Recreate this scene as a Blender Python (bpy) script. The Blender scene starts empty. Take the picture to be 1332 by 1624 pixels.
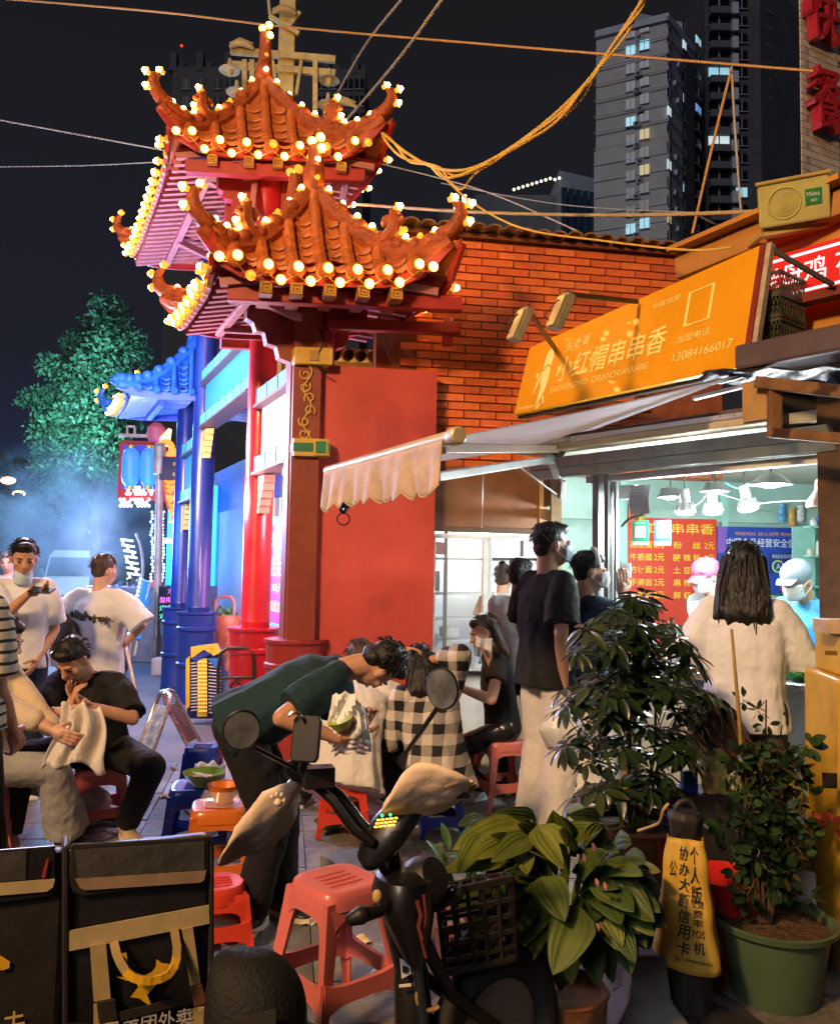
import bpy, math, random
from mathutils import Vector as V, Matrix, noise
RN = random.Random(11)
SC = bpy.context.scene
COL = SC.collection
rad = math.radians
pi = math.pi
sin, cos = math.sin, math.cos

# ------------------------------------------------------------------ camera, sky, sun, exposure
FOC, CX, CY, EYE = 1350.0, 666.0, 812.0, 1.5
PITCH, ROLL = rad(3.94), rad(1.0)
cam_d = bpy.data.cameras.new('camera')
cam_o = bpy.data.objects.new('camera', cam_d)
COL.objects.link(cam_o)
cam_d.sensor_fit = 'HORIZONTAL'
cam_d.sensor_width = 36
cam_d.lens = 36 * FOC / 1332
cam_d.clip_end = 2000
cam_d.clip_start = 0.05
CAMR = (Matrix.Rotation(pi / 2 + PITCH, 3, 'X') @ Matrix.Rotation(ROLL, 3, 'Z'))
cam_o.matrix_world = Matrix.Translation((0, 0, EYE)) @ CAMR.to_4x4()
SC.camera = cam_o

w = bpy.data.worlds.new('World')
SC.world = w
w.use_nodes = True
_n = w.node_tree.nodes
_l = w.node_tree.links
_n.clear()
_out = _n.new('ShaderNodeOutputWorld')
_bg = _n.new('ShaderNodeBackground')
_tc = _n.new('ShaderNodeTexCoord')
_sp = _n.new('ShaderNodeSeparateXYZ')
_cr = _n.new('ShaderNodeValToRGB')
_l.new(_tc.outputs['Generated'], _sp.inputs[0])
_l.new(_sp.outputs['Z'], _cr.inputs[0])
_e = _cr.color_ramp.elements
_e[0].position, _e[0].color = 0.0, (.0170, .0235, .060, 1)
_e[1].position, _e[1].color = .62, (.0088, .0082, .0090, 1)
_x = _e.new(.22)
_x.color = (.0112, .0122, .0200, 1)
_l.new(_cr.outputs[0], _bg.inputs[0])
_bg.inputs[1].default_value = 1.0
_l.new(_bg.outputs[0], _out.inputs[0])

_s = bpy.data.lights.new('night_glow', 'SUN')
_s.energy = .55
_s.angle = rad(20)
_s.color = (.95, .93, 1.0)
_so = bpy.data.objects.new('night_glow', _s)
COL.objects.link(_so)
_so.rotation_euler = (rad(60), 0, rad(-32))

_s = bpy.data.lights.new('street_lamp_light', 'SPOT')      # the sodium lamp of the street behind the camera
_s.energy = 4000
_s.spot_size = rad(92)
_s.spot_blend = 1.0
_s.color = (1.0, .56, .21)
_s.shadow_soft_size = .5
_so = bpy.data.objects.new('street_lamp_light', _s)
COL.objects.link(_so)
_so.location = (-4.6, -3.2, 6.6)
_so.rotation_euler = (V((.6, 5.8, 3.1)) - V(_so.location)).to_track_quat('-Z', 'Y').to_euler()

SC.view_settings.view_transform = 'Standard'
SC.view_settings.look = 'None'
SC.view_settings.exposure = .25
SC.view_settings.gamma = 1
SC.cycles.use_denoising = True
SC.cycles.max_bounces = 6
SC.cycles.diffuse_bounces = 3
SC.cycles.glossy_bounces = 3
SC.cycles.transparent_max_bounces = 12
SC.cycles.sample_clamp_indirect = 6
SC.cycles.caustics_reflective = False
SC.cycles.caustics_refractive = False
SC.cycles.volume_step_rate = 2.0
SC.cycles.volume_max_steps = 96

# ------------------------------------------------------------------ picture point -> place
def ray(px, py):
 return CAMR @ V(((px - CX) / FOC, -(py - CY) / FOC, -1.0))
def P(px, py, Y):
 d = ray(px, py)
 return V((0, 0, EYE)) + d * (Y / d.y)
def G(px, py, z=0.0):
 d = ray(px, py)
 return V((0, 0, EYE)) + d * ((z - EYE) / d.z)
def PX(p):
 q = CAMR.transposed() @ (V(p) - V((0, 0, EYE)))
 return (CX + FOC * q.x / -q.z, CY - FOC * q.y / -q.z)
def S(r, g, b):
 f = lambda c: (c / 255 / 12.92) if c / 255 <= .04045 else ((c / 255 + .055) / 1.055) ** 2.4
 return (f(r), f(g), f(b))

# ------------------------------------------------------------------ materials
MATS = {}
def M(name, col=(.5, .5, .5), rough=.55, metal=0.0, var=.16, sc=9.0, bump=.0, bsc=60.0, emit=None, es=0.0, trans=0.0, alpha=1.0,
  coat=0.0, sheen=0.0, stretch=None, spots=None, sub=0.0, ior=1.45, dirt=.0):
 if name in MATS:
  return MATS[name]
 m = bpy.data.materials.new(name)
 MATS[name] = m
 m.use_nodes = True
 n, l = m.node_tree.nodes, m.node_tree.links
 b = n['Principled BSDF']
 b.inputs['Roughness'].default_value = rough
 b.inputs['Metallic'].default_value = metal
 b.inputs['IOR'].default_value = ior
 b.inputs['Coat Weight'].default_value = coat
 b.inputs['Sheen Weight'].default_value = sheen
 b.inputs['Transmission Weight'].default_value = trans
 b.inputs['Alpha'].default_value = alpha
 if sub:
  b.inputs['Subsurface Weight'].default_value = sub
  b.inputs['Subsurface Radius'].default_value = (.03, .012, .006)
 tc = n.new('ShaderNodeTexCoord')
 src = tc.outputs['Object']
 if stretch:
  mp = n.new('ShaderNodeMapping')
  mp.inputs['Scale'].default_value = stretch
  l.new(src, mp.inputs[0])
  src = mp.outputs[0]
 c3 = lambda k: (min(1, col[0] * k), min(1, col[1] * k), min(1, col[2] * k), 1)
 if emit is not None:
  b.inputs['Emission Color'].default_value = (*emit, 1)
  b.inputs['Emission Strength'].default_value = es
 if var > 0:
  no = n.new('ShaderNodeTexNoise')
  no.inputs['Scale'].default_value = sc
  no.inputs['Detail'].default_value = 5
  no.inputs['Roughness'].default_value = .62
  l.new(src, no.inputs['Vector'])
  cr = n.new('ShaderNodeValToRGB')
  cr.color_ramp.elements[0].position, cr.color_ramp.elements[0].color = .3, c3(1 - var)
  cr.color_ramp.elements[1].position, cr.color_ramp.elements[1].color = .7, c3(1 + var)
  l.new(no.outputs[0], cr.inputs[0])
  last = cr.outputs[0]
  if spots or dirt:
   n2 = n.new('ShaderNodeTexNoise')
   n2.inputs['Scale'].default_value = sc * .6 if spots else sc * 1.7
   n2.inputs['Detail'].default_value = 8
   l.new(src, n2.inputs['Vector'])
   r2 = n.new('ShaderNodeValToRGB')
   lo = .57 if spots else .5
   r2.color_ramp.elements[0].position = lo
   r2.color_ramp.elements[1].position = lo + (.05 if spots else .25)
   l.new(n2.outputs[0], r2.inputs[0])
   mx = n.new('ShaderNodeMix')
   mx.data_type = 'RGBA'
   if dirt:
    mu = n.new('ShaderNodeMath')
    mu.operation = 'MULTIPLY'
    mu.inputs[1].default_value = dirt
    l.new(r2.outputs[0], mu.inputs[0])
    l.new(mu.outputs[0], mx.inputs[0])
   else:
    l.new(r2.outputs[0], mx.inputs[0])
   l.new(last, mx.inputs[6])
   mx.inputs[7].default_value = (*(spots or (.03, .022, .015)), 1)
   last = mx.outputs[2]
  l.new(last, b.inputs['Base Color'])
  rr = n.new('ShaderNodeMapRange')
  rr.inputs[3].default_value = max(.03, rough - .1)
  rr.inputs[4].default_value = min(1, rough + .12)
  l.new(no.outputs[0], rr.inputs[0])
  l.new(rr.outputs[0], b.inputs['Roughness'])
 else:
  b.inputs['Base Color'].default_value = (*col, 1)
 if bump:
  nb = n.new('ShaderNodeTexNoise')
  nb.inputs['Scale'].default_value = bsc
  nb.inputs['Detail'].default_value = 4
  l.new(src, nb.inputs['Vector'])
  bu = n.new('ShaderNodeBump')
  bu.inputs['Strength'].default_value = bump
  bu.inputs['Distance'].default_value = .02
  l.new(nb.outputs[0], bu.inputs['Height'])
  l.new(bu.outputs[0], b.inputs['Normal'])
 return m

def EM(name, col=(1, 1, 1), es=1.0):
 if name in MATS:
  return MATS[name]
 m = bpy.data.materials.new(name)
 MATS[name] = m
 m.use_nodes = True
 n = m.node_tree.nodes
 b = n['Principled BSDF']
 b.inputs['Base Color'].default_value = (*[min(.8, c * .6) for c in col], 1)
 b.inputs['Emission Color'].default_value = (*col, 1)
 b.inputs['Emission Strength'].default_value = es
 b.inputs['Roughness'].default_value = .4
 return m

# ------------------------------------------------------------------ mesh builder
def frame(z, x=None):
 z = V(z).normalized()
 if x is None:
  x = V((0, 0, 1)) if abs(z.z) < .9 else V((0, 1, 0))
  x = x.cross(z)
 x = (V(x) - z * V(x).dot(z)).normalized()
 y = z.cross(x)
 return Matrix((x, y, z)).transposed()
I3 = Matrix.Identity(3)
def RZ(a):
 return Matrix.Rotation(a, 3, 'Z')

class MB:
 def __init__(s):
  s.v, s.f, s.m = [], [], []
 def add(s, vs, fs, mi=0):
  o = len(s.v)
  s.v += [V(q) for q in vs]
  s.f += [tuple(i + o for i in q) for q in fs]
  s.m += [mi] * len(fs)
  return s
 def box(s, c, d, A=I3, mi=0, top=1.0):
  c = V(c)
  x, y, z = d[0] / 2, d[1] / 2, d[2] / 2
  vs = []
  for k in (-1, 1):
   t = top if k > 0 else 1.0
   for a, b in ((-1, -1), (1, -1), (1, 1), (-1, 1)):
    vs.append(c + A @ V((a * x * t, b * y * t, k * z)))
  return s.add(vs, [(3, 2, 1, 0), (4, 5, 6, 7), (0, 1, 5, 4), (1, 2, 6, 5), (2, 3, 7, 6), (3, 0, 4, 7)], mi)
 def bar(s, a, b, wd, ht, up=(0, 0, 1), mi=0):
  a, b = V(a), V(b)
  z = (b - a)
  L = z.length
  z = z.normalized()
  u = V(up)
  y = (u - z * u.dot(z))
  y = y.normalized() if y.length > 1e-4 else frame(z).col[0]
  x = y.cross(z)
  return s.box((a + b) / 2, (wd, ht, L), Matrix((x, y, z)).transposed(), mi)
 def ring(s, c, rx, ry, A, n):
  return [V(c) + A @ V((rx * cos(2 * pi * i / n), ry * sin(2 * pi * i / n), 0)) for i in range(n)]
 def loft(s, rings, mi=0, caps=True, closed=True):
  n = len(rings[0])
  o = len(s.v)
  vs = [p for r in rings for p in r]
  fs = []
  for k in range(len(rings) - 1):
   for i in range(n if closed else n - 1):
    j = (i + 1) % n
    fs.append((k * n + i, k * n + j, (k + 1) * n + j, (k + 1) * n + i))
  if caps and closed:
   fs.append(tuple(range(n - 1, -1, -1)))
   b = (len(rings) - 1) * n
   fs.append(tuple(b + i for i in range(n)))
  return s.add(vs, fs, mi)
 def tube(s, path, r, n=8, mi=0, caps=True):
  path = [V(p) for p in path]
  rs = r if isinstance(r, (list, tuple)) else [r] * len(path)
  rings = []
  x = None
  for i, p in enumerate(path):
   t = path[min(i + 1, len(path) - 1)] - path[max(i - 1, 0)]
   if t.length < 1e-7:
    t = V((0, 0, 1))
   A = frame(t, x) if x is not None and abs(V(x).normalized().dot(t.normalized())) < .98 else frame(t)
   x = A.col[0].copy()
   rings.append(s.ring(p, rs[i], rs[i], A, n))
  return s.loft(rings, mi, caps)
 def cap(s, a, b, ra, rb, n=10, mi=0):          # tapered capsule
  a, b = V(a), V(b)
  d = (b - a)
  d = d.normalized() if d.length > 1e-6 else V((0, 0, 1))
  A = frame(d)
  rings = []
  for k in (1.45, 1.0, .5):
   rings.append(s.ring(a - d * ra * sin(k), ra * cos(k), ra * cos(k), A, n))
  rings.append(s.ring(a, ra, ra, A, n))
  rings.append(s.ring(b, rb, rb, A, n))
  for k in (.5, 1.0, 1.45):
   rings.append(s.ring(b + d * rb * sin(k), rb * cos(k), rb * cos(k), A, n))
  return s.loft(rings, mi)
 def chain(s, pts, rs, n=10, mi=0):
  for i in range(len(pts) - 1):
   s.cap(pts[i], pts[i + 1], rs[i], rs[i + 1], n, mi)
  return s
 def ell(s, c, r, A=I3, n=12, mi=0, m=8):
  rings = []
  for k in range(m + 1):
   a = -pi / 2 + pi * k / m
   a = max(-1.53, min(1.53, a))
   rings.append(s.ring(V(c) + A @ V((0, 0, r[2] * sin(a))), r[0] * cos(a), r[1] * cos(a), A, n))
  return s.loft(rings, mi)
 def lathe(s, prof, c=(0, 0, 0), A=I3, n=20, mi=0, caps=False):
  return s.loft([s.ring(V(c) + A @ V((0, 0, z)), r, r, A, n) for r, z in prof], mi, caps)
 def quad(s, a, b, c, d, mi=0):
  return s.add([a, b, c, d], [(0, 1, 2, 3)], mi)
 def slab(s, pts, th, mi=0):                    # polygon with thickness along vector th
  n = len(pts)
  pts = [V(p) for p in pts]
  th = V(th)
  vs = pts + [p + th for p in pts]
  fs = [tuple(range(n - 1, -1, -1)), tuple(range(n, 2 * n))]
  for i in range(n):
   j = (i + 1) % n
   fs.append((i, j, n + j, n + i))
  return s.add(vs, fs, mi)
 def grid(s, fn, nu, nv, mi=0):
  vs = [fn(i / nu, j / nv) for j in range(nv + 1) for i in range(nu + 1)]
  fs = []
  for j in range(nv):
   for i in range(nu):
    a = j * (nu + 1) + i
    fs.append((a, a + 1, a + nu + 2, a + nu + 1))
  return s.add(vs, fs, mi)
 def torus(s, c, R_, r, A=I3, n=20, k=6, mi=0, a0=0.0, a1=2 * pi):
  full = abs(a1 - a0 - 2 * pi) < 1e-4
  pts = [V(c) + A @ V((R_ * cos(a0 + (a1 - a0) * i / n), R_ * sin(a0 + (a1 - a0) * i / n), 0)) for i in range(n + 1)]
  return s.tube(pts, r, k, mi, not full)
 def mesh(s, name, off=(0, 0, 0), smooth=True, ang=38):
  me = bpy.data.meshes.new(name)
  off = V(off)
  me.from_pydata([tuple(p - off) for p in s.v], [], s.f)
  me.polygons.foreach_set('material_index', s.m)
  if smooth:
   me.shade_smooth()
   me.set_sharp_from_angle(angle=rad(ang))
  me.update()
  return me
 def build(s, name, mats, parent=None, smooth=True, ang=38, bev=0.0, base=None, solid=0.0):
  if parent is not None:
   off = wloc(parent)
  else:
   off = V(base) if base is not None else V((0, 0, 0))
  me = s.mesh(name, off, smooth, ang)
  for m in (mats if isinstance(mats, (list, tuple)) else [mats]):
   me.materials.append(m)
  o = bpy.data.objects.new(name, me)
  COL.objects.link(o)
  if parent is not None:
   o.parent = parent
  else:
   o.location = off
  if solid:
   md = o.modifiers.new('solidify', 'SOLIDIFY')
   md.thickness = solid
   md.offset = 0
  if bev:
   md = o.modifiers.new('bevel', 'BEVEL')
   md.width = bev
   md.segments = 2
   md.limit_method = 'ANGLE'
  return o

def wloc(o):
 p = V((0, 0, 0))
 while o is not None:
  p += o.location
  o = o.parent
 return p
def tag(o, label=None, cat=None, group=None, kind=None):
 if label:
  o['label'] = label
 if cat:
  o['category'] = cat
 if group:
  o['group'] = group
 if kind:
  o['kind'] = kind
 return o
def thing(name, label, cat, loc=(0, 0, 0), group=None):
 o = bpy.data.objects.new(name, None)
 o.empty_display_size = .1
 COL.objects.link(o)
 o.location = V(loc)
 return tag(o, label, cat, group)
def inst(name, me, loc, parent=None, A=None, sc=None):      # one more object on shared mesh data
 o = bpy.data.objects.new(name, me)
 COL.objects.link(o)
 if parent is not None:
  o.parent = parent
  loc = V(loc) - wloc(parent)
 mt = (A or I3).to_4x4()
 if sc is not None:
  mt = mt @ Matrix.Diagonal((*((sc,) * 3 if isinstance(sc, (int, float)) else sc), 1))
 mt.translation = V(loc)
 o.matrix_basis = mt
 return o
def dup(o, loc=None, label=None, rz=None, parent=None, sc=None):
 c = o.copy()
 COL.objects.link(c)
 if parent is not None:
  c.parent = parent
 if loc is not None:
  c.location = V(loc)
 if rz is not None:
  c.rotation_euler.z = rz
 if sc is not None:
  c.scale = (sc, sc, sc) if isinstance(sc, (int, float)) else sc
 if label:
  c['label'] = label
 for ch in list(o.children):
  dup(ch, parent=c)
 return c
def blob(mb, name, mats, parent, vox=.008, it=4, wr=0.0, wsc=.09, fac=.5):
 o = mb.build(name, mats, parent, smooth=True, ang=180)
 md = o.modifiers.new('remesh', 'REMESH')
 md.mode = 'VOXEL'
 md.voxel_size = vox
 md.use_smooth_shade = True
 if it:
  md = o.modifiers.new('smooth', 'SMOOTH')
  md.factor = fac
  md.iterations = it
 if wr:
  for k, (a, b) in enumerate(((.75, 1.0), (.22, .42))):
   tn = 'wrinkle%.3f' % (wsc * b)
   tx = bpy.data.textures.get(tn) or bpy.data.textures.new(tn, 'CLOUDS')
   tx.noise_scale = wsc * b
   tx.noise_depth = 2
   tx.noise_type = 'HARD_NOISE' if k else 'SOFT_NOISE'
   md = o.modifiers.new('displace', 'DISPLACE')
   md.texture = tx
   md.strength = wr * a
   md.mid_level = .5
 return o

# ------------------------------------------------------------------ lettering
_TXT = {}
def txt_geo(s_, bold=0.0):
 key = (s_, bold)
 if key in _TXT:
  return _TXT[key]
 cu = bpy.data.curves.new('lettering_source', 'FONT')
 cu.body = s_
 cu.size = 1.0
 cu.offset = bold
 cu.resolution_u = 3
 ob = bpy.data.objects.new('lettering_source', cu)
 COL.objects.link(ob)
 _PEND.append((key, ob))
 return None
_PEND = []
_JOBS = []
def text(s_, O, X, Y, wd=None, ht=None, mat=None, parent=None, name='lettering', lift=.003, bold=0.0, th=0.0, vertical=False, shear=0.0, al='l'):
 """flat print: lower left corner O, directions X, Y; fitted to width wd and height ht; collected and built in one go"""
 _JOBS.append((s_, V(O), V(X).normalized(), V(Y), wd, ht, mat, parent, name, lift, bold, th, vertical, shear))
def flush_text():
 for j in _JOBS:
  for ch in (j[0] if j[12] else [j[0]]):
   if (ch, j[10]) not in [k for k, _ in _PEND]:
    txt_geo(ch, j[10])
 dg = bpy.context.evaluated_depsgraph_get()
 for key, ob in _PEND:
  me = bpy.data.meshes.new_from_object(ob.evaluated_get(dg))
  vs = [v.co.copy() for v in me.vertices]
  fs = [tuple(p.vertices) for p in me.polygons]
  _TXT[key] = (vs, fs)
  bpy.data.meshes.remove(me)
  cu = ob.data
  bpy.data.objects.remove(ob)
  bpy.data.curves.remove(cu)
 _PEND.clear()
 bins = {}
 for s_, O, X, Y, wd, ht, mat, parent, name, lift, bold, th, vertical, shear in _JOBS:
  Yn = (Y - X * Y.dot(X)).normalized()
  Z = X.cross(Yn).normalized()
  mb = bins.setdefault((name, id(mat), id(parent), O.to_tuple(3) if th else 0), [MB(), name, mat, parent])[0]
  cells = []
  if vertical:
   k = len(s_)
   hh = ht / k
   for i, ch in enumerate(s_):
    cells.append((ch, O + Yn * (ht - (i + 1) * hh), wd, hh * .88))
  else:
   cells.append((s_, O, wd, ht))
  for ch, o2, w2, h2 in cells:
   vs, fs = _TXT[(ch, bold)]
   if not vs:
    continue
   x0, x1 = min(v.x for v in vs), max(v.x for v in vs)
   y0, y1 = min(v.y for v in vs), max(v.y for v in vs)
   kx = (w2 / (x1 - x0)) if w2 else None
   ky = (h2 / (y1 - y0)) if h2 else None
   kx = kx or ky
   ky = ky or kx
   pts = [o2 + X * ((v.x - x0) * kx + shear * (v.y - y0) * ky) + Yn * ((v.y - y0) * ky) + Z * lift for v in vs]
   mb.add(pts, fs)
   if th:
    mb.add([p - Z * th for p in pts], [tuple(reversed(f)) for f in fs])
    ed = {}
    for f in fs:
     for a, b in zip(f, f[1:] + f[:1]):
      ed[(a, b)] = 1
    o_ = [(a, b) for (a, b) in ed if (b, a) not in ed]
    n_ = len(pts)
    mb.add(pts + [p - Z * th for p in pts], [(a, n_ + a, n_ + b, b) for a, b in o_])
 for mb, name, mat, parent in bins.values():
  mb.build(name, mat, parent, smooth=False)
 _JOBS.clear()
# ================================================================== ground
asph = M('old_paving', (.105, .098, .092), .75, var=.35, sc=1.6, bump=.5, bsc=22, dirt=.35)
mb = MB()
mb.add([(-400, -30, 0), (400, -30, 0), (400, 900, 0), (-400, 900, 0)], [(0, 1, 2, 3)])
tag(mb.build('ground', asph), kind='structure')
pave = thing('pavement', 'worn grey paving stones', None)
del_k = tag(pave, kind='structure')
pav_m = [M('paver_grey', (.17, .165, .155), .62, var=.4, sc=5, bump=.35, bsc=40, dirt=.5), M('paver_brown', (.145, .13, .115), .66, var=.4, sc=6, bump=.35, bsc=40, dirt=.5),
   M('paver_pale', (.21, .2, .185), .6, var=.35, sc=5, bump=.35, bsc=40, dirt=.45)]
pm = []
for m in pav_m:
 b = MB()
 b.box((0, 0, 0), (.295, .295, .03))
 me = b.mesh('paver', smooth=False)
 me.materials.append(m)
 pm.append(me)
rp = random.Random(3)
A = RZ(rad(9))
k = 0
for i in range(-11, 12):
 for j in range(0, 14):
  q = A @ V((i * .30 - .3, 2.75 + j * .30, 0))
  px, py = PX((q.x, q.y, 0))
  if -60 < px < 1400 and q.y > 2.6 and k < 290 and not (q.x > 1.3 and q.y > 4.0):
   inst('paver', rp.choice(pm), (q.x, q.y, -.006 + rp.uniform(-.003, .003)), pave, A @ Matrix.Rotation(rp.uniform(-.008, .008), 3, 'X'))
   k += 1

# concrete kerb stones beside the stool
kerb_m = M('kerb_concrete', (.23, .215, .19), .8, var=.3, sc=6, bump=.5, bsc=50, dirt=.5)
kb = thing('kerb', 'low run of concrete kerb stones', None, G(560, 1400))
tag(kb, kind='structure')
a, b_ = G(505, 1352, .11), G(742, 1500, .11)
d = (b_ - a)
d.z = 0
for i in range(3):
 q0 = a + d * (i / 3 + .008)
 q1 = a + d * ((i + 1) / 3 - .008)
 m_ = MB()
 nrm = V((-d.y, d.x, 0)).normalized()
 m_.bar(q0 - V((0, 0, .055)) + nrm * .1, q1 - V((0, 0, .055)) + nrm * .1, .2, .11)
 m_.build('kerb_stone', kerb_m, kb, smooth=False, bev=.012)

# ================================================================== far buildings
conc = M('tower_render', (.52, .49, .45), .85, var=.1, sc=.6, bump=.1, bsc=3)
conc_d = M('tower_brown_cladding', (.09, .08, .085), .8, var=.2, sc=.5)
conc_p = M('tower_pale_band', (.50, .50, .54), .85, var=.1, sc=.5)
glass_d = M('dark_window_glass', (.008, .008, .010), .2, var=0)
lit_w = [EM('lit_window_cool', (.45, .85, 1.0), .55), EM('lit_window_white', (.8, .95, 1.0), .6), EM('lit_window_blue', (.2, .45, 1.0), .5), EM('lit_window_warm', (1, .8, .4), .35)]
frame_w = M('window_frame_pale', (.4, .4, .42), .6, var=0)

def hit(px, py, O, N):
 d = ray(px, py)
 o = V((0, 0, EYE))
 return o + d * ((V(O) - o).dot(V(N)) / d.dot(V(N)))
def win_mesh(w_, h_, m):
 b = MB()
 b.box((0, -.02, 0), (w_, .10, h_), mi=0)
 b.box((0, -.085, 0), (w_ * .06, .05, h_), mi=1)
 b.box((0, -.08, -h_ / 2), (w_ * 1.12, .2, h_ * .06), mi=1)
 me = b.mesh('window', smooth=False)
 me.materials.append(m)
 me.materials.append(frame_w)
 return me

DY = 95.0
def tower_at(px, py, Y=DY):
 return P(px, py, Y)
tw = thing('apartment_tower', 'tall pale apartment tower with rows of small windows, a few lit', 'building', P(1035, 905, DY))
lx, rx, tx = tower_at(952, 200).x, tower_at(1122, 200).x, tower_at(1056, 200).x
ztop = tower_at(1000, 40).z
zmid = tower_at(960, 225).z
mb = MB()
mb.slab([(lx, DY + 2.5, 0), (tx, DY - 1, 0), (rx, DY + 5, 0), (rx, DY + 22, 0), (lx * (DY + 22) / (DY + 2.5) + .6, DY + 22, 0)], (0, 0, ztop))
mb.build('wall', conc, tw, smooth=False)
mb = MB()
mb.slab([(lx - .25, DY + 2.3, 0), (tx, DY - 1.25, 0), (tx, DY + 2, 0), (lx + .6, DY + 5, 0)], (0, 0, zmid))
mb.build('lower_wall', conc, tw, smooth=False)
mb = MB()
mb.slab([(lx - .15, DY + 2.35, ztop), (tx, DY - 1.2, ztop), (rx + .15, DY + 4.9, ztop), (rx, DY + 22, ztop), (lx + 5.6, DY + 22, ztop)], (0, 0, .9))
mb.slab([(lx + 5, DY + 6, ztop + .9), (rx, DY + 8, ztop + .9), (rx, DY + 22, ztop + .9), (lx + 5, DY + 22, ztop + .9)], (0, 0, 5))
mb.build('parapet', conc_p, tw, smooth=False)
# string courses
mb = MB()
fl = (ztop - 0) / 33.0
z = fl
while z < ztop:
 mb.bar((lx - .3, DY + 2.24, z), (tx - .02, DY - 1.30, z), .1, .09)
 mb.bar((tx + .02, DY - 1.1, z), (rx + .05, DY + 4.9, z), .1, .09)
 z += fl
tag(mb.build('string_courses', conc_p, tw, smooth=False))['kind'] = 'stuff'
WM = {}
def window_on(tower, px, py, Y0f, w_, h_, mt, nrm_a):
 p = P(px, py, Y0f)
 key = (round(w_, 2), round(h_, 2), mt.name)
 if key not in WM:
  WM[key] = win_mesh(w_, h_, mt)
 return inst('window', WM[key], p, tower, RZ(nrm_a))
aL = math.atan2(-3.5, tx - lx)
aR = math.atan2(6.0, rx - tx)
rw = random.Random(5)
litA = {(1, 1003, 79): 0, (0, 1021, 72): 0, (2, 1084, 74): 1, (3, 1109, 82): 0, (2, 1084, 159): 1, (3, 1111, 167): 2, (1, 1024, 268): 3, (2, 1063, 265): 1, (1, 1003, 362): 0, (0, 1025, 357): 0}
lit_list = [(1000, 193, 0), (1061, 178, 1), (1022, 213, 3), (1085, 300, 0), (1061, 348, 3), (1003, 79, 0), (1021, 72, 0), (1085, 74, 1), (1084, 159, 1), (1024, 268, 3), (1063, 265, 1), (1003, 362, 0), (1025, 357, 0)]
for i in range(13):
 for ci, (cx, cyo) in enumerate(((1000, 52), (1022, 43), (1061, 36), (1085, 44))):
  py = cyo + 28.3 * i
  m = glass_d
  for (a_, b_, c_) in lit_list:
   if abs(a_ - cx) < 10 and abs(b_ - py) < 13:
    m = lit_w[c_]
  if cx < 1056:
   q = hit(cx, py, (tx, DY - 1, 0), V((3.5, tx - lx, 0)))
   window_on(tw, cx, py, q.y - (.30 if py > 205 else .03), 1.05, 1.25, m, aL)
  else:
   q = hit(cx, py, (tx, DY - 1, 0), V((-6, rx - tx, 0)))
   window_on(tw, cx, py, q.y - .05, .95, 1.2, m, aR)
acb = MB()
acb.box((0, 0, 0), (.8, .4, .55))
acb.box((0, -.21, 0), (.5, .02, .4), mi=1)
ac_me = acb.mesh('outdoor_unit', smooth=False)
ac_me.materials.append(conc_p)
ac_me.materials.append(conc_d)
for i in range(13):
 for cx, cyo, N_ in ((1011, 60, V((3.5, tx - lx, 0))), (1073, 52, V((-6, rx - tx, 0)))):
  if rw.random() < .72:
   q = hit(cx + rw.uniform(-3, 3), cyo + 28.3 * i + rw.uniform(-3, 3), (tx, DY - 1, 0), N_)
   inst('outdoor_unit', ac_me, q + V((0, -.32, 0)), tw, RZ(aL if cx < 1056 else aR))
# loggia bay with brown cladding between the two towers
mb = MB()
x0, x1 = tower_at(1091, 100).x, tower_at(1121, 100).x
t0 = (x0 - tx) / (rx - tx)
mb.slab([(x0, DY - 1 + 6 * t0 - .12, 0), (x1, DY + 4.9 - .3, 0), (x1, DY + 5.4, 0), (x0, DY - 1 + 6 * t0 + .3, 0)], (0, 0, ztop - 1.2))
mb.build('cladding', conc_d, tw, smooth=False)
for i in range(14):
 py = 66 + 27 * i
 m = {0: lit_w[0], 4: lit_w[2]}.get(i - 0 if i in (0,) else (4 if i == 4 else -1), glass_d)
 q = hit(1107, py, (tx, DY - 1, 0), V((-6, rx - tx, 0)))
 window_on(tw, 1107, py, q.y - .4, 1.6, 1.1, m, aR)

t2 = thing('dark_tower', 'dark brown residential tower with bay windows rising behind the pale tower', 'building', P(1190, 905, DY + 9))
Y2 = DY + 9
lx2, rx2 = P(1118, 100, Y2).x, P(1290, 100, Y2 + 9).x
z2 = P(1160, -40, Y2).z
mb = MB()
mb.slab([(lx2, Y2, 0), (P(1205, 1, Y2).x, Y2, 0), (rx2, Y2 + 9, 0), (rx2, Y2 + 25, 0), (lx2, Y2 + 25, 0)], (0, 0, z2))
mb.build('wall', conc_d, t2, smooth=False)
balcony = MB()
balcony.box((0, 0, 0), (2.5, .8, .9))
bal_me = balcony.mesh('balcony', smooth=False)
bal_me.materials.append(M('balcony_dim', (.12, .115, .125), .8, var=.15, sc=2))
pier = MB()
pier.box((0, 0, 0), (.8, .5, 1.5))
pier_me = pier.mesh('pier', smooth=False)
pier_me.materials.append(conc_p)
lit2 = {(1140, 115): 0, (1208, 133): 0, (1146, 218): 1, (1212, 272): 0, (1115, 307): 1, (1190, 302): 0}
for i in range(15):
 py = 6 + 27.2 * i
 for cx, wd in ((1140, 2.6), (1212, 3.0), (1176, 1.4)):
  m = glass_d
  for (a_, b_), c_ in lit2.items():
   if abs(a_ - cx) < 16 and abs(b_ - py) < 14:
    m = lit_w[c_]
  q = P(cx, py, Y2 - .1)
  if cx == 1212:
   q = P(cx, py, Y2 + 1.0)
  window_on(t2, cx, py, q.y, wd, 1.3, m, 0 if cx != 1212 else rad(36))
  if cx == 1140:
   inst('balcony', bal_me, q + V((0, -.35, -1.15)), t2)
   inst('pier', pier_me, q + V((2.0, -.1, -.6)), t2)
  if cx == 1212:
   inst('pier', pier_me, q + V((-2.3, -.7, -.4)), t2)

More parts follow.
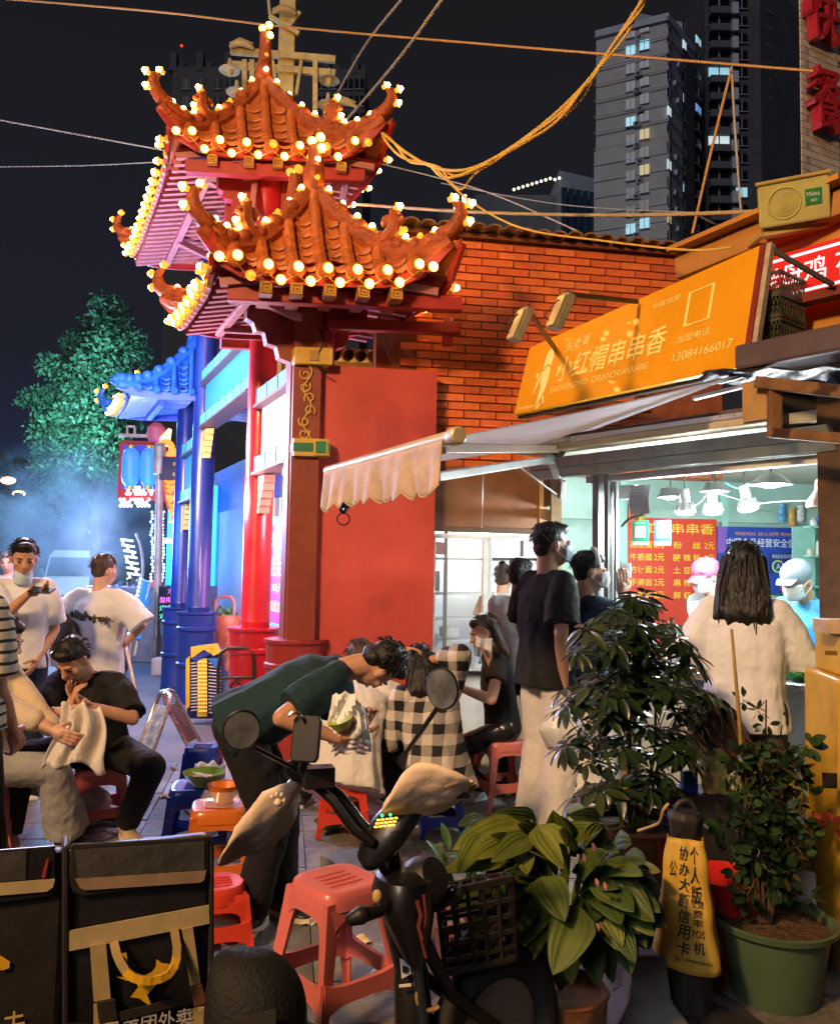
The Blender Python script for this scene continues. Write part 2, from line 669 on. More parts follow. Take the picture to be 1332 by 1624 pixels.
Y3 = 150.0
b3 = thing('office_block', 'low dark block with a sloping row of roof lights beside the pale tower', 'building', P(900, 905, Y3))
mb = MB()
xa, xb, xc = P(760, 1, Y3).x, P(888, 1, Y3).x, P(950, 1, Y3).x
za, zb = P(800, 300, Y3).z, P(915, 270, Y3).z
mb.slab([(xb, Y3, 0), (xc, Y3 + 3, 0), (xc, Y3 + 20, 0), (xb, Y3 + 20, 0)], (0, 0, zb))
mb.build('wall', M('office_cladding', (.42, .45, .52), .6, var=.15, sc=.4), b3, smooth=False)
mb = MB()
mb.slab([(xa, Y3 + 2, 0), (xb, Y3 + 2, 0), (xb, Y3 + 20, 0), (xa, Y3 + 20, 0)], (0, 0, za))
mb.build('side_wall', M('office_dark', (.14, .15, .17), .7, var=.15, sc=.4), b3, smooth=False)
mb = MB()
mb.box((0, 0, 0), (1.1, .2, 9.5))
me = mb.mesh('glass_strip', smooth=False)
me.materials.append(M('office_glass', (.03, .05, .09), .1, var=0))
for i in range(5):
 inst('glass_strip', me, (xb + 1.0 + i * 1.35, Y3 - .1 + .6 * i * .7, zb - 8), b3)
mb = MB()
mb.ell((0, 0, 0), (.26, .26, .26), n=8, m=5)
me = mb.mesh('roof_light')
me.materials.append(EM('roof_light_glow', (1, .85, .6), 2.2))
for i in range(11):
 q = P(815 + i * 7.2, 300 - i * 2.2 + (0 if i < 9 else 4), Y3 - 2)
 inst('roof_light', me, q, b3)
b4 = thing('low_block', 'far low block with two bright floodlights on its roof', 'building', P(740, 905, 160))
mb = MB()
xa, xb = P(700, 1, 160).x, P(800, 1, 160).x
mb.slab([(xa, 160, 0), (xb, 160, 0), (xb, 175, 0), (xa, 175, 0)], (0, 0, P(740, 330, 160).z))
mb.build('wall', conc_d, b4, smooth=False)
mb = MB()
for px in (723, 736):
 mb.box(P(px, 322, 158), (.9, .3, 3.4))
mb.build('floodlight', EM('floodlight_glow', (1, .95, .85), 1.6), b4)

Y5 = 140.0
b5 = thing('crenellated_tower', 'faint dark tower with a stepped parapet behind the utility pole', 'building', P(430, 905, Y5))
mb = MB()
dk = M('far_tower_stone', (.11, .10, .10), .9, var=.15, sc=.3)
xs = [P(x_, 1, Y5).x for x_ in (278, 300, 320, 342, 365, 500, 520, 545, 565, 582)]
zt = P(330, 105, Y5).z
mb.slab([(xs[0], Y5, 0), (xs[-1], Y5, 0), (xs[-1], Y5 + 20, 0), (xs[0], Y5 + 20, 0)], (0, 0, zt))
for i in range(0, 10, 2):
 mb.box((xs[i], Y5 + .5, zt + .9), (1.2, 1.2, 3.4))
 mb.box(((xs[i] + xs[min(9, i + 1)]) / 2, Y5 + 1, zt + .3), (1.6, 1, 1.6))
mb.build('wall', dk, b5, smooth=False)
wm = win_mesh(1.5, 1.9, glass_d)
for r_ in range(3):
 for px in (296, 318, 345, 365, 510, 530, 552, 570):
  inst('window', wm, P(px, 133 + r_ * 27, Y5 - .05), b5)
mb = MB()
mb.tube([P(288, 105, Y5), P(288, 74, Y5)], .12, 6)
mb.build('mast', dk, b5)
mb = MB()
mb.ell(P(288, 72, Y5), (.25, .25, .25), n=8)
mb.build('beacon', EM('beacon_red', (1, .05, .03), 1.5), b5)

# ================================================================== utility pole with crossarms
pol_m = M('pole_concrete', (.75, .62, .30), .8, var=.2, sc=6, bump=.25, bsc=30)
pol_s = M('pole_steel', (.68, .55, .26), .6, .1, var=.3, sc=8)
YP = 10.4
pb = P(455, 120, YP)
pole = thing('utility_pole', 'square concrete utility pole with crossarms and disc insulators above the gate roof', 'pole', (pb.x, pb.y, 0))
mb = MB()
zt = P(455, -60, YP).z
mb.box((pb.x, pb.y, zt / 2), (.235, .235, zt), top=.86)
mb.build('shaft', pol_m, pole, smooth=False, bev=.012)
mb = MB()
for za, ln in ((86, 1), (108, 1)):
 q0, q1 = P(366, za - 6, YP - .13), P(532, za + 8, YP - .13)
 mb.bar(q0, q1, .05, .085)
mb.build('crossarm', pol_s, pole, smooth=False)
for px in (388, 400, 500):
 mb = MB()
 mb.bar(P(px, 95, YP - .16), P(px, 175, YP - .16), .05, .06)
 mb.build('hanger', pol_s, pole, smooth=False)
mb = MB()
mb.bar(P(470, 150, YP - .16), P(478, 95, YP - .16), .04, .04)
mb.bar(P(440, 150, YP - .16), P(432, 95, YP - .16), .04, .04)
mb.build('brace', pol_s, pole, smooth=False)
ins_m = M('insulator_glaze', (.75, .65, .38), .25, var=.1, coat=.4)
for px, py in ((364, 110), (522, 126), (375, 145), (520, 165), (527, 185)):
 q = P(px, py, YP - .3)
 b = MB()
 b.lathe([(.02, .14), (.03, .07), (.045, .05), (.125, .0), (.13, -.012), (.06, -.01), (.035, -.035), (.03, -.075), (.0, -.08)], q, n=14)
 b.build('insulator', ins_m, pole)
for (px, py, s_) in ((382, 72, 1), (545, 165, -1), (450, 18, 1)):
 mb = MB()
 q = P(px, py, YP - .2)
 mb.tube([q + V((-.14, 0, -.02)), q + V((-.05, 0, .04)), q + V((.06, -.02, .02)), q + V((.16, 0, -.03))], [.02, .045, .045, .02], 8)
 mb.tube([q + V((-.14, 0, .03)), q + V((0, -.06, .06)), q + V((.15, 0, .03))], .012, 6)
 mb.build('wire_clamp', pol_s, pole)
mb = MB()
q = P(455, 40, YP - .15)
mb.bar(q + V((-.22, 0, .12)), q + V((.16, -.02, -.12)), .05, .05)
mb.bar(q + V((.02, 0, -.02)), q + V((.16, 0, .18)), .04, .05)
mb.bar(q + V((-.22, 0, .14)), q + V((-.26, 0, .5)), .03, .03)
mb.build('bracket', pol_s, pole, smooth=False)

# ================================================================== cables
def cable(pts, r, mat, label, n=22, cat='cable', group=None, name='cable', twin=0):
 """pts: (px, py, Y); smooth curve through the points"""
 q = [P(*p) for p in pts]
 out = []
 k = len(q)
 for i in range(k - 1):
  p0, p1, p2, p3 = q[max(0, i - 1)], q[i], q[i + 1], q[min(k - 1, i + 2)]
  for j in range(n // (k - 1) + 3):
   t = j / (n // (k - 1) + 3)
   out.append(.5 * ((2 * p1) + (p2 - p0) * t + (2 * p0 - 5 * p1 + 4 * p2 - p3) * t * t + (3 * p1 - p0 - 3 * p2 + p3) * t ** 3))
 out.append(q[-1])
 mb = MB()
 mb.tube(out, r, 6)
 for w_ in range(twin):
  o2 = [p + V((.02 * sin(i * .5 + w_ * 2.1), .02 * cos(i * .7 + w_), -.018 - .014 * w_ + .022 * cos(i * .45 + w_))) for i, p in enumerate(out)]
  mb.tube(o2, r * .9, 6)
 o = mb.build(name, mat, None, base=q[0])
 return tag(o, label, cat, group)
c_or = M('cable_orange', (.62, .33, .10), .5, var=.1)
c_ye = M('cable_yellow', (.70, .45, .09), .5, var=.1)
c_gr = M('cable_grey', (.50, .44, .36), .5, var=.1)
c_dk = M('cable_dark', (.1, .09, .08), .5, var=.1)
cable([(-20, -5, 9), (250, 18, 8.6), (455, 42, 8.4), (800, 72, 7.4), (1290, 112, 6.2)], .010, c_or, 'long orange wire crossing the top of the sky to the tiled wall')
cable([(545, 195, 9.6), (630, 95, 8.0), (705, -8, 6.8)], .016, c_gr, 'thick pale grey cable rising steeply right of the upper gate roof')
cable([(528, 160, 9.8), (580, 70, 8.6), (642, -8, 7.6)], .013, c_gr, 'thinner pale cable rising steeply from the pole crossarm')
cable([(-10, 188, 10), (120, 212, 10), (262, 238, 9.6)], .008, c_gr, 'thin wire sloping down to the upper gate roof from the left')
cable([(-10, 264, 11), (130, 262, 10.5), (258, 256, 10)], .006, c_gr, 'thin level wire left of the upper gate roof')
cable([(600, 205, 7.0), (650, 245, 6.6), (700, 268, 6.3), (760, 262, 6.1), (850, 205, 5.9), (930, 130, 5.7), (985, 50, 5.5), (1025, -10, 5.4)], .011, c_ye, 'bundle of yellow cables sagging from the upper gate roof up to the top edge', twin=2, n=40)
cable([(700, 268, 6.3), (730, 300, 6.25), (760, 270, 6.2), (860, 208, 5.95), (920, 160, 5.8), (955, 95, 5.65)], .008, c_ye, 'loose yellow loop hanging below the yellow cable bundle', n=30)
cable([(690, 265, 6.2), (745, 318, 6.0), (830, 362, 5.8), (960, 382, 5.6), (1090, 396, 5.0), (1160, 392, 4.8)], .007, c_ye, 'slack yellow wire drooping in front of the brick wall', n=30)
cable([(600, 258, 10), (760, 300, 9), (916, 366, 7.2)], .007, c_gr, 'thin white wire slanting down behind the tile coping')
cable([(700, 290, 13), (900, 325, 12), (1190, 340, 10)], .008, c_gr, 'faint thin wire running level toward the pale tower')
cable([(545, 322, 8), (750, 336, 7.4), (980, 341, 6.6), (1205, 335, 5.6)], .014, M('cable_tan', (.5, .38, .2), .5), 'thick tan cable stretched level above the brick wall')
cable([(1160, 108, 6.6), (1130, 230, 6.6), (1098, 370, 6.6)], .011, c_or, 'taut orange guy wire hanging in front of the dark tower')
cable([(1160, 105, 6.6), (1166, 210, 6.6), (1176, 352, 6.6)], .009, c_gr, 'taut pale guy wire hanging in front of the dark tower')
cable([(1105, 340, 6.4), (1140, 358, 6.0), (1170, 372, 5.6)], .008, c_dk, 'short dark wire near the end of the tile coping')

# ================================================================== street tree
def rnd_dir(r):
 while True:
  q = V((r.uniform(-1, 1), r.uniform(-1, 1), r.uniform(-1, 1)))
  if .05 < q.length < 1:
   return q.normalized()
def leaf_cloud(clumps, size, n_per, r, flat=.6):
 b = MB()
 for c, rr in clumps:
  k = int(n_per * rr * rr)
  for _ in range(k):
   d = rnd_dir(r)
   p = V(c) + V((d.x * rr, d.y * rr, d.z * rr * .85)) * (r.random() ** .45) * (1.25 if r.random() < .15 else 1)
   nrm = (rnd_dir(r) + V((0, 0, .5))).normalized()
   Am = frame(nrm, rnd_dir(r))
   s = size * r.uniform(.4, 1.6)
   x, y = Am.col[0] * s, Am.col[1] * s * flat
   b.add([p - x, p - y * .8 + x * .1, p + x, p + y * .8 + x * .1], [(0, 1, 2, 3)])
 return b
YT = 24.0
tr = random.Random(8)
_tl = bpy.data.lights.new('tree_fill_light', 'POINT')  # added unseen lamp before the crown, standing in for stall neon
_tl.energy, _tl.color, _tl.shadow_soft_size = 1000, (.30, .76, .95), .5
_to = bpy.data.objects.new('tree_fill_light', _tl)
COL.objects.link(_to)
_to.location = P(110, 640, 20.5)
tree = thing('street_tree', 'tall leafy street tree lit blue green, left of the gate', 'tree', G(165, 985))
tb = wloc(tree)
tb = V((P(150, 900, YT).x, YT, 0))
tree.location = tb
bark = M('bark', (.09, .07, .05), .9, var=.4, sc=6, bump=.6, bsc=20)
mb = MB()
mb.tube([tb, tb + V((.05, 0, 1.2)), tb + V((-.05, 0, 2.6)), tb + V((.1, 0, 4.5)), tb + V((.1, 0, 6.5))], [.2, .17, .14, .10, .04], 8)
cl = []
for px, py, rr in ((172, 492, .55), (150, 520, .5), (185, 535, .7), (120, 545, .5), (165, 570, .8), (80, 580, .45), (110, 590, .6), (140, 610, .85), (190, 610, .7),
     (60, 632, .45), (40, 635, .3), (95, 645, .8), (140, 665, .95), (180, 670, .8), (85, 690, .75), (125, 715, .95), (170, 720, .9), (75, 730, .5), (100, 755, .6), (150, 760, .7), (120, 775, .4), (205, 745, .6), (215, 560, .5)):
 cl.append((P(px, py, YT + tr.uniform(-1.1, 1.1)), rr))
for c, rr in cl[::2]:
 s0 = tb + V((.05, 0, 2.2 + .35 * (c.z - 2.2)))
 mb.tube([s0, (s0 + c) / 2 + V((0, 0, .2)), c], [.07, .045, .015], 6)
mb.build('trunk', bark, tree)
leafm = M('tree_leaf', (.060, .155, .075), .55, var=.55, sc=1.3)
b = leaf_cloud(cl, .07, 1700, tr)
b.build('crown', leafm, tree, smooth=False)
# dim trees down the street on the left
lt = random.Random(9)
for k, (px, py, Y, rr, lab) in enumerate(((15, 830, 34, 1.5, 'small dim tree below the far street lamps at the left edge'), (-10, 790, 40, 2.0, 'dark tree behind the brightest far street lamp'), (45, 810, 46, 1.6, 'faint distant tree beside the far end of the street'))):
 q = P(px, py, Y)
 t = thing('far_tree', lab, 'tree', (q.x, Y, 0), 'dim trees down the street')
 m_ = MB()
 m_.tube([(q.x, Y, 0), (q.x + .1, Y, q.z)], [.16, .08], 7)
 m_.build('trunk', bark, t)
 cs = [(q + V((lt.uniform(-1, 1) * rr, lt.uniform(-1, 1), lt.uniform(-.7, .9) * rr)), rr * .55) for _ in range(7)]
 leaf_cloud(cs, .2, 110, lt).build('crown', M('far_leaf', (.1, .10, .035), .6, var=.5, sc=1), t, smooth=False)
# far street lamps
for k, (px, py, Y, lab, st) in enumerate(((13, 762, 30, 'nearest glowing street lamp at the left edge', 60), (30, 783, 38, 'second street lamp glowing down the street', 60), (46, 800, 50, 'third street lamp down the street', 40), (62, 823, 64, 'small far street lamp above the phone user', 40), (149, 844, 60, 'single orange street lamp glowing through the smoke', 60))):
 q = P(px, py, Y)
 t = thing('street_lamp', lab, 'street lamp', (q.x - 1.0, Y, 0), 'street lamps down the road')
 m_ = MB()
 m_.tube([(q.x - 1.0, Y, 0), (q.x - 1.0, Y, q.z - .2), (q.x - .8, Y, q.z + .1), (q.x, Y, q.z + .12)], [.09, .06, .05, .04], 7)
 m_.build('pole', M('lamp_steel', (.2, .18, .16), .5, .4, var=.1), t)
 m_ = MB()
 m_.ell(q, (.2 + .012 * Y * .2, .14, .09 + .0012 * Y), n=10)
 m_.build('lamp_head', EM('street_lamp_glow%d' % st, (1.0, .62, .26), st * .12), t)

# white van and motorbike, street end
van_m = M('van_paint', (.7, .72, .75), .35, var=.08, coat=.5)
YV = 24.0
vb = V((P(115, 900, YV).x, YV, 0))
van = thing('parked_van', 'pale van parked behind the smoke at the end of the street', 'van', vb)
mb = MB()
prof = [(-.82, .35), (-.86, .95), (-.80, 1.15), (-.68, 1.75), (-.55, 1.9), (.55, 1.9), (.68, 1.75), (.80, 1.15), (.86, .95), (.82, .35)]
mb.slab([vb + V((x, 0, z)) for x, z in prof], (0, 3.6, 0))
mb.build('body', van_m, van, bev=.05)
mb = MB()
mb.slab([vb + V((x, -.012, z)) for x, z in ((-.72, 1.17), (-.62, 1.7), (.62, 1.7), (.72, 1.17))], (0, .05, 0))
mb.build('windscreen', M('van_glass', (.05, .07, .09), .1, var=0), van, smooth=False)
mb = MB()
mb.box(vb + V((0, -.03, .55)), (1.7, .1, .2))
mb.build('bumper', M('van_plastic', (.12, .12, .13), .5, var=.1), van, bev=.03)
for sx in (-1, 1):
 mb = MB()
 mb.ell(vb + V((sx * .66, -.02, .85)), (.13, .05, .09), n=10)
 mb.build('headlight', M('lens', (.6, .65, .7), .1, var=0), van)
 mb = MB()
 mb.ell(vb + V((sx * 1.0, .25, 1.25)), (.1, .06, .14), n=10)
 mb.build('wing_mirror', M('van_plastic'), van)
 mb = MB()
 mb.lathe([(.0, -.1), (.3, -.1), (.32, 0), (.3, .1), (0, .1)], vb + V((sx * .7, .7, .32)), frame((1, 0, 0)), 16)
 mb.build('wheel', M('rubber', (.02, .02, .02), .8, var=.1), van)
mb = MB()
for dx in (-.25, .25):
 mb.bar(vb + V((dx - .2, -.03, 1.17)), vb + V((dx + .25, -.03, 1.3)), .015, .02)
mb.build('wiper', M('rubber'), van)

def motorbike(base, ang, label, s=1.0):
 t = thing('motorbike', label, 'motorbike', base)
 A_ = RZ(ang)
 W_ = lambda x, y, z: V(base) + A_ @ V((x * s, y * s, z * s))
 chrome = M('chrome', (.6, .6, .62), .18, 1.0, var=.1)
 blk = M('bike_black', (.02, .02, .022), .4, var=.2, coat=.3)
 for x in (-.62, .62):
  m = MB()
  m.torus(W_(x, 0, .28), .24 * s, .045 * s, A_ @ frame((0, 1, 0)), 22, 8)
  m.build('tyre', M('rubber'), t)
  m = MB()
  for k in range(8):
   a_ = k * pi / 8
   m.bar(W_(x - .22 * cos(a_), 0, .28 - .22 * sin(a_)), W_(x + .22 * cos(a_), 0, .28 + .22 * sin(a_)), .006, .006)
  m.ell(W_(x, 0, .28), (.06 * s, .05 * s, .06 * s), A_)
  m.build('spoked_hub', chrome, t)
 m = MB()
 m.ell(W_(0, 0, .38), (.2 * s, .11 * s, .15 * s), A_)
 m.lathe([(0, -.14 * s), (.1 * s, -.14 * s), (.12 * s, 0), (.1 * s, .14 * s), (0, .14 * s)], W_(.02, 0, .36), A_ @ frame((0, 1, 0)), 14)
 m.tube([W_(.05, -.12, .3), W_(-.2, -.14, .24), W_(-.75, -.15, .3)], [.03 * s, .035 * s, .045 * s], 9)
 m.build('engine', chrome, t)
 m = MB()
 m.tube([W_(.45, 0, .85), W_(.1, 0, .62), W_(-.3, 0, .58), W_(-.62, 0, .28)], .025 * s, 8)
 m.tube([W_(.45, 0, .85), W_(.25, 0, .4), W_(-.2, 0, .3)], .025 * s, 8)
 m.tube([W_(.42, .06, .9), W_(.62, .07, .28)], .022 * s, 8)
 m.tube([W_(.42, -.06, .9), W_(.62, -.07, .28)], .022 * s, 8)
 m.tube([W_(.38, -.32, .98), W_(.42, -.1, .95), W_(.42, .1, .95), W_(.38, .32, .98)], .014 * s, 8)
 m.build('frame', blk, t)
 m = MB()
 m.ell(W_(-.35, 0, .72), (.36 * s, .13 * s, .07 * s), A_)
 m.build('seat', blk, t)
 m = MB()
 m.ell(W_(.13, 0, .72), (.24 * s, .13 * s, .13 * s), A_)
 m.build('tank', M('tank_yellow', (.55, .4, .05), .3, var=.2), t)
 m = MB()
 m.ell(W_(.55, 0, .82), (.08 * s, .08 * s, .08 * s), A_)
 m.build('headlight', chrome, t)
 return t
motorbike(G(92, 1086), rad(195), 'old motorbike with chrome engine parked behind the seated diner', .92)
# ================================================================== the decorated gate
C0 = V((-.866, 6.12, 0))
gx = V((-.42, .9075, 0)).normalized()
cx_ = V((.996, .087, 0)).normalized()
def W(u, v, z):
 q = C0 + gx * u + cx_ * v
 return V((q.x, q.y, z))
gate = thing('archway_gate', 'red and blue street archway with three bulb-lit tiled roofs', 'gate', C0)
or_t = M('tile_orange', (.50, .125, .022), .5, var=.3, sc=8, bump=.35, bsc=30, dirt=.3)
or_r = M('ridge_orange', (.36, .075, .018), .5, var=.3, sc=10, bump=.5, bsc=40, dirt=.3)
bl_t = M('tile_blue', (.010, .10, .42), .5, var=.25, sc=8)  # far bay: blue light partly put into tile, column and beam colours
red_p = M('beam_red', (.33, .022, .018), .45, var=.2, sc=7, coat=.15)
red_b = M('column_red', (.46, .018, .030), .32, var=.12, sc=5, coat=.35, bump=.08, bsc=14)
mar_b = M('column_maroon', (.23, .040, .020), .45, var=.2, sc=5, bump=.1, bsc=16)
blu_b = M('column_blue', (.010, .026, .15), .35, var=.15, sc=5, coat=.3, bump=.08, bsc=14)
blu_p = M('beam_blue', (.03, .09, .42), .5, var=.2, sc=7)
pale_p = M('rafter_pink', (.40, .15, .15), .6, var=.15, sc=12)  # pink lit look of the rafters put into one pale colour
pale_b = M('rafter_blue', (.22, .34, .62), .6, var=.15, sc=12)
gold = M('bracket_gold', (.55, .34, .06), .45, var=.2, sc=14)
grn = M('bracket_green', (.02, .16, .07), .5, var=.2)
cyan = M('beam_cyan', (.10, .48, .50), .5, var=.25, sc=14, dirt=.2)
bulb_e = EM('bulb_glow', (1.0, .56, .15), 38.0)
sock_halo = M('bulb_socket_halo', (.62, .30, .05), .35, var=0, emit=(1, .40, .035), es=.9)  # socket cup made to glow, standing in for the halo round each bulb
b = MB()
b.ell((0, 0, .03), (.027, .027, .030), n=10, m=6, mi=0)
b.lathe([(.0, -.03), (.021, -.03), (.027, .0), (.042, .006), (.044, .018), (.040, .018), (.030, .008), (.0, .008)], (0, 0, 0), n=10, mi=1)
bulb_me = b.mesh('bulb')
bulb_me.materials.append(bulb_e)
bulb_me.materials.append(sock_halo)
bulb_dead = bulb_me.copy()
bulb_dead.materials.clear()
bulb_dead.materials.append(EM('bulb_dim', (1, .45, .04), .8))
bulb_dead.materials.append(sock_halo)
raft_me = {}

def roof(u0, u1, Wd, ze, zr, hu, up, tile, ridge_m, board_m, raft_m, ncol, finials=True, far_tip=True, dead=0.09, seed=1, bl=True, hgt=.0, few=False):
 rr = random.Random(seed)
 rf = MB()
 uc = (u0 + u1) / 2
 def face_near(s, t, un=u0, sg=1):           # hip end
  k = abs(s) ** 4
  e = V((un - sg * .06 * k, s * Wd * (1 + .06 * k) - .075, 0))
  r = V((un + sg * hu, 0, 0))
  q = e.lerp(r, t)
  return W(q.x, q.y, ze + up * abs(s) ** 6 * (1 - t) ** 3 + (zr - ze) * t ** 1.65)
 def face_side(s, t, sv=-1):                 # long side, s in -1..1 along the gate
  k = abs(s) ** 4
  L = (u1 - u0) / 2
  e = V((uc + s * L + (.06 * k if s > 0 else -.06 * k), sv * Wd * (1 + .06 * k), 0))
  r = V((uc + s * (L - hu), 0, 0))
  q = e.lerp(r, t)
  return W(q.x, q.y, ze + up * abs(s) ** 10 * (1 - t) ** 3 + (zr - ze) * t ** 1.65)
 N = 16
 rf.grid(lambda a, c: face_near(a * 2 - 1, c * .985), N, 10)
 rf.grid(lambda a, c: face_near(1 - a * 2, c * .985, u1, -1), N, 10)
 rf.grid(lambda a, c: face_side(1 - a * 2, c * .985, -1), 20, 10)
 rf.grid(lambda a, c: face_side(a * 2 - 1, c * .985, 1), 20, 10)
 ro = rf.build('roof', tile, gate, solid=.03)
 # barrel rolls and pan tiles on the hip end
 dv = 2 * Wd / (ncol + 1)
 cols = [(-ncol / 2 + .5 + i) * dv for i in range(ncol)]
 def hp(v0, t, lift=0.0):
  s = v0 / max(.02, (1 - t) * Wd)
  s = max(-1, min(1, s))
  p = face_near(s, t)
  return p + V((-gx.x * .6, -gx.y * .6, .8)) * lift
 for v0 in cols:
  tm = max(.12, 1 - abs(v0) / Wd - .04)
  K = max(5, int(tm * 16))
  path, rads = [], []
  for i in range(K + 1):
   t = tm * i / K
   path.append(hp(v0, t, .028))
   rads.append((.056 - .012 * (i / K)) * (.7 if few else 1))
  pth, rds = [], []
  for i in range(K):
   pth += [path[i], path[i].lerp(path[i + 1], .86)]
   rds += [rads[i] * 1.07, rads[i] * .93]
  m = MB()
  m.tube([pth[0] + gx * -.03] + pth, [rds[0] * 1.15] + rds, 9)
  kf = .66 if few else 1
  m.lathe([(0, .012), (.045 * kf, .012), (.062 * kf, .0), (.064 * kf, -.03), (.058 * kf, -.04)], path[0] - gx * .035, frame(-gx), 14)
  m.build('tile_roll', tile, ro)
 for i in range(len(cols) - 1):
  a_, b_ = cols[i] + .05, cols[i + 1] - .05
  mid = max(abs(a_), abs(b_))
  tm = 1 - mid / Wd - .02
  K = int(tm * 11)
  for k in range(K):
   t0, t1 = tm * k / K, tm * (k + 1) / K
   m = MB()
   q = []
   for (t, lf) in ((t0, .062), (t1 + .02, .022)):
    for f_ in (0, .33, .67, 1):
     v0 = a_ + (b_ - a_) * f_
     q.append(hp(v0, t, lf - .022 * sin(pi * f_)))
   q += [p - V((0, 0, .022)) for p in q[:4]]
   m.add(q, [(0, 1, 5, 4), (1, 2, 6, 5), (2, 3, 7, 6), (8, 9, 1, 0), (9, 10, 2, 1), (10, 11, 3, 2)])
   m.build('pan_tile', tile, ro, ang=30)
 # rolls on the two long sides (edge on from the street): one joined part
 m = MB()
 for sv in (-1, 1):
  n_ = int((u1 - u0) / .2)
  for i in range(n_):
   s = -1 + (2 * i + 1) / n_
   m.tube([face_side(s, t, sv) + V((0, 0, .025)) for t in (0, .25, .5, .75, .97)], .045, 7)
 so = m.build('side_rolls', tile, ro)
 so['kind'] = 'stuff'
 # ridges: hips with curled tips, main ridge, finials
 def bulbs_on(pts, nrm):
  for p in pts:
   if few and (p - C0).dot(gx) < (u0 + u1) / 2 - .25:
    continue
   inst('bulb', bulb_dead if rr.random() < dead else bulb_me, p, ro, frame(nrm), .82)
 for sgn in (-1, 1):
  for (un, sg) in ((u0, 1), (u1, -1)):
   pts = [face_near(sgn, t, un, sg) + V((0, 0, .045)) for t in (1, .85, .7, .55, .4, .28, .17, .08, 0)]
   d = (pts[-1] - pts[-2])
   d.z = 0
   d = d.normalized()
   tip = [pts[-1] + d * .045 + V((0, 0, .04)), pts[-1] + d * .07 + V((0, 0, .10)), pts[-1] + d * .06 + V((0, 0, .16)), pts[-1] + d * .02 + V((0, 0, .19))]
   if few and sg > 0:
    tip = [p - V((0, 0, .1)) for p in tip[:1]] * 4
   m = MB()
   m.tube(pts + tip, [.045] * 5 + [.048, .052, .056, .058, .056, .046, .036, .020], 10)
   m.tube([p - V((0, 0, .06)) for p in pts], [.065] * 8 + [.05], 8)
   # scales along the ridge
   for i in range(1, len(pts) - 1):
    m.ell(pts[i].lerp(pts[i + 1], .4) + V((0, 0, .012)), (.068, .068, .06), n=9, m=5)
   m.build('ridge', ridge_m, ro)
   if few and sg > 0:
    continue
   # beast-head finial halfway
   pm_ = face_near(sgn, .44, un, sg)
   m = MB()
   q0 = pm_ + V((0, 0, .06))
   m.tube([q0 - d * .10, q0 + V((0, 0, .02)), q0 + d * .06 + V((0, 0, .08)), q0 + d * .07 + V((0, 0, .17)), q0 + d * .03 + V((0, 0, .23))], [.05, .06, .055, .05, .018], 9)
   m.ell(q0 + d * .10 + V((0, 0, .14)), (.05, .035, .028), frame(V((0, 0, 1)), d), n=8, m=6)
   m.ell(q0 + d * .0 + V((0, 0, .15)), (.05, .03, .05), frame(V((0, 0, 1)), d), n=8, m=6)
   m.build('finial', ridge_m, ro)
   if bl:
    bulbs_on([q0 + d * .075 + V((0, 0, .235)), q0 + d * .115 + V((0, 0, .06))], d + V((0, 0, .4)))
    rp_ = [face_near(sgn, t, un, sg) + V((0, 0, .10)) for t in (.88, .77, .66, .55, .31, .21, .11)]
    bulbs_on(rp_, V((0, 0, 1)) - gx * .3 * sg)
    bulbs_on([tip[0] + d * .07, tip[2] + d * .065, tip[3] + V((0, 0, .03)) - d * .02], d + V((0, 0, .2)))
 m = MB()
 ra, rb = W(u0 + hu, 0, zr), W(u1 - hu, 0, zr)
 m.tube([ra, rb], .075, 9)
 m.build('ridge', ridge_m, ro)
 for (p, sg) in ((ra, -1), (rb, 1)):
  m = MB()
  o_ = gx * sg
  m.tube([p + V((0, 0, -.06)), p + o_ * .03 + V((0, 0, .08)), p + o_ * .05 + V((0, 0, .2)), p + o_ * .035 + V((0, 0, .30 + hgt))], [.085, .075, .06, .05], 10)
  m.ell(p + o_ * .07 + V((0, 0, .1)), (.05, .07, .06), n=8)
  m.build('finial', ridge_m, ro)
  if bl:
   bulbs_on([p + o_ * .07 + V((0, 0, z_)) for z_ in (.05, .18)] + [p + o_ * .05 + V((-.035, 0, .33 + hgt)), p + o_ * .05 + V((.03, -.02, .35 + hgt)), p + o_ * .07 + V((.03, 0, .27 + hgt * .9))], o_)
 # eave bulbs: zigzag on the hip end, straight row on the side eaves
 if bl:
  for v0 in cols:
   bulbs_on([hp(v0, 0, .028) - gx * .06], -gx)
  for i in range(len(cols) + 1):
   v0 = (cols[0] - dv / 2) + dv * i
   bulbs_on([hp(v0, 0, -.03) - gx * .04 - V((0, 0, .03))], -gx)
  for sv in (-1, 1):
   n_ = int((u1 - u0) / (.10 if sv < 0 else .2))
   for i in range(n_):
    s = -.94 + 1.88 * (i + .5) / n_
    bulbs_on([face_side(s, 0, sv) + cx_ * .05 * sv + V((0, 0, .028 if i % 2 else -.035))], cx_ * sv)
 if bl and not few:
  wp_ = []
  for i in range(len(cols) + 1):
   wp_ += [hp(cols[0] - dv / 2 + dv * i, 0, -.03) - gx * .03 - V((0, 0, .05))] + ([hp(cols[i], 0, .028) - gx * .05 - V((0, 0, .045))] if i < len(cols) else [])
  m = MB()
  m.tube(wp_, .0035, 5)
  m.build('lamp_wire', M('wire_amber', (.6, .35, .06), .5, var=0), ro)
 # eave boards and soffit
 m = MB()
 for sv in (-1, 1):
  pts = [face_side(-1 + 2 * i / 14, 0, sv) - V((0, 0, .035)) for i in range(15)]
  for i in range(14):
   m.bar(pts[i], pts[i + 1], .03, .075)
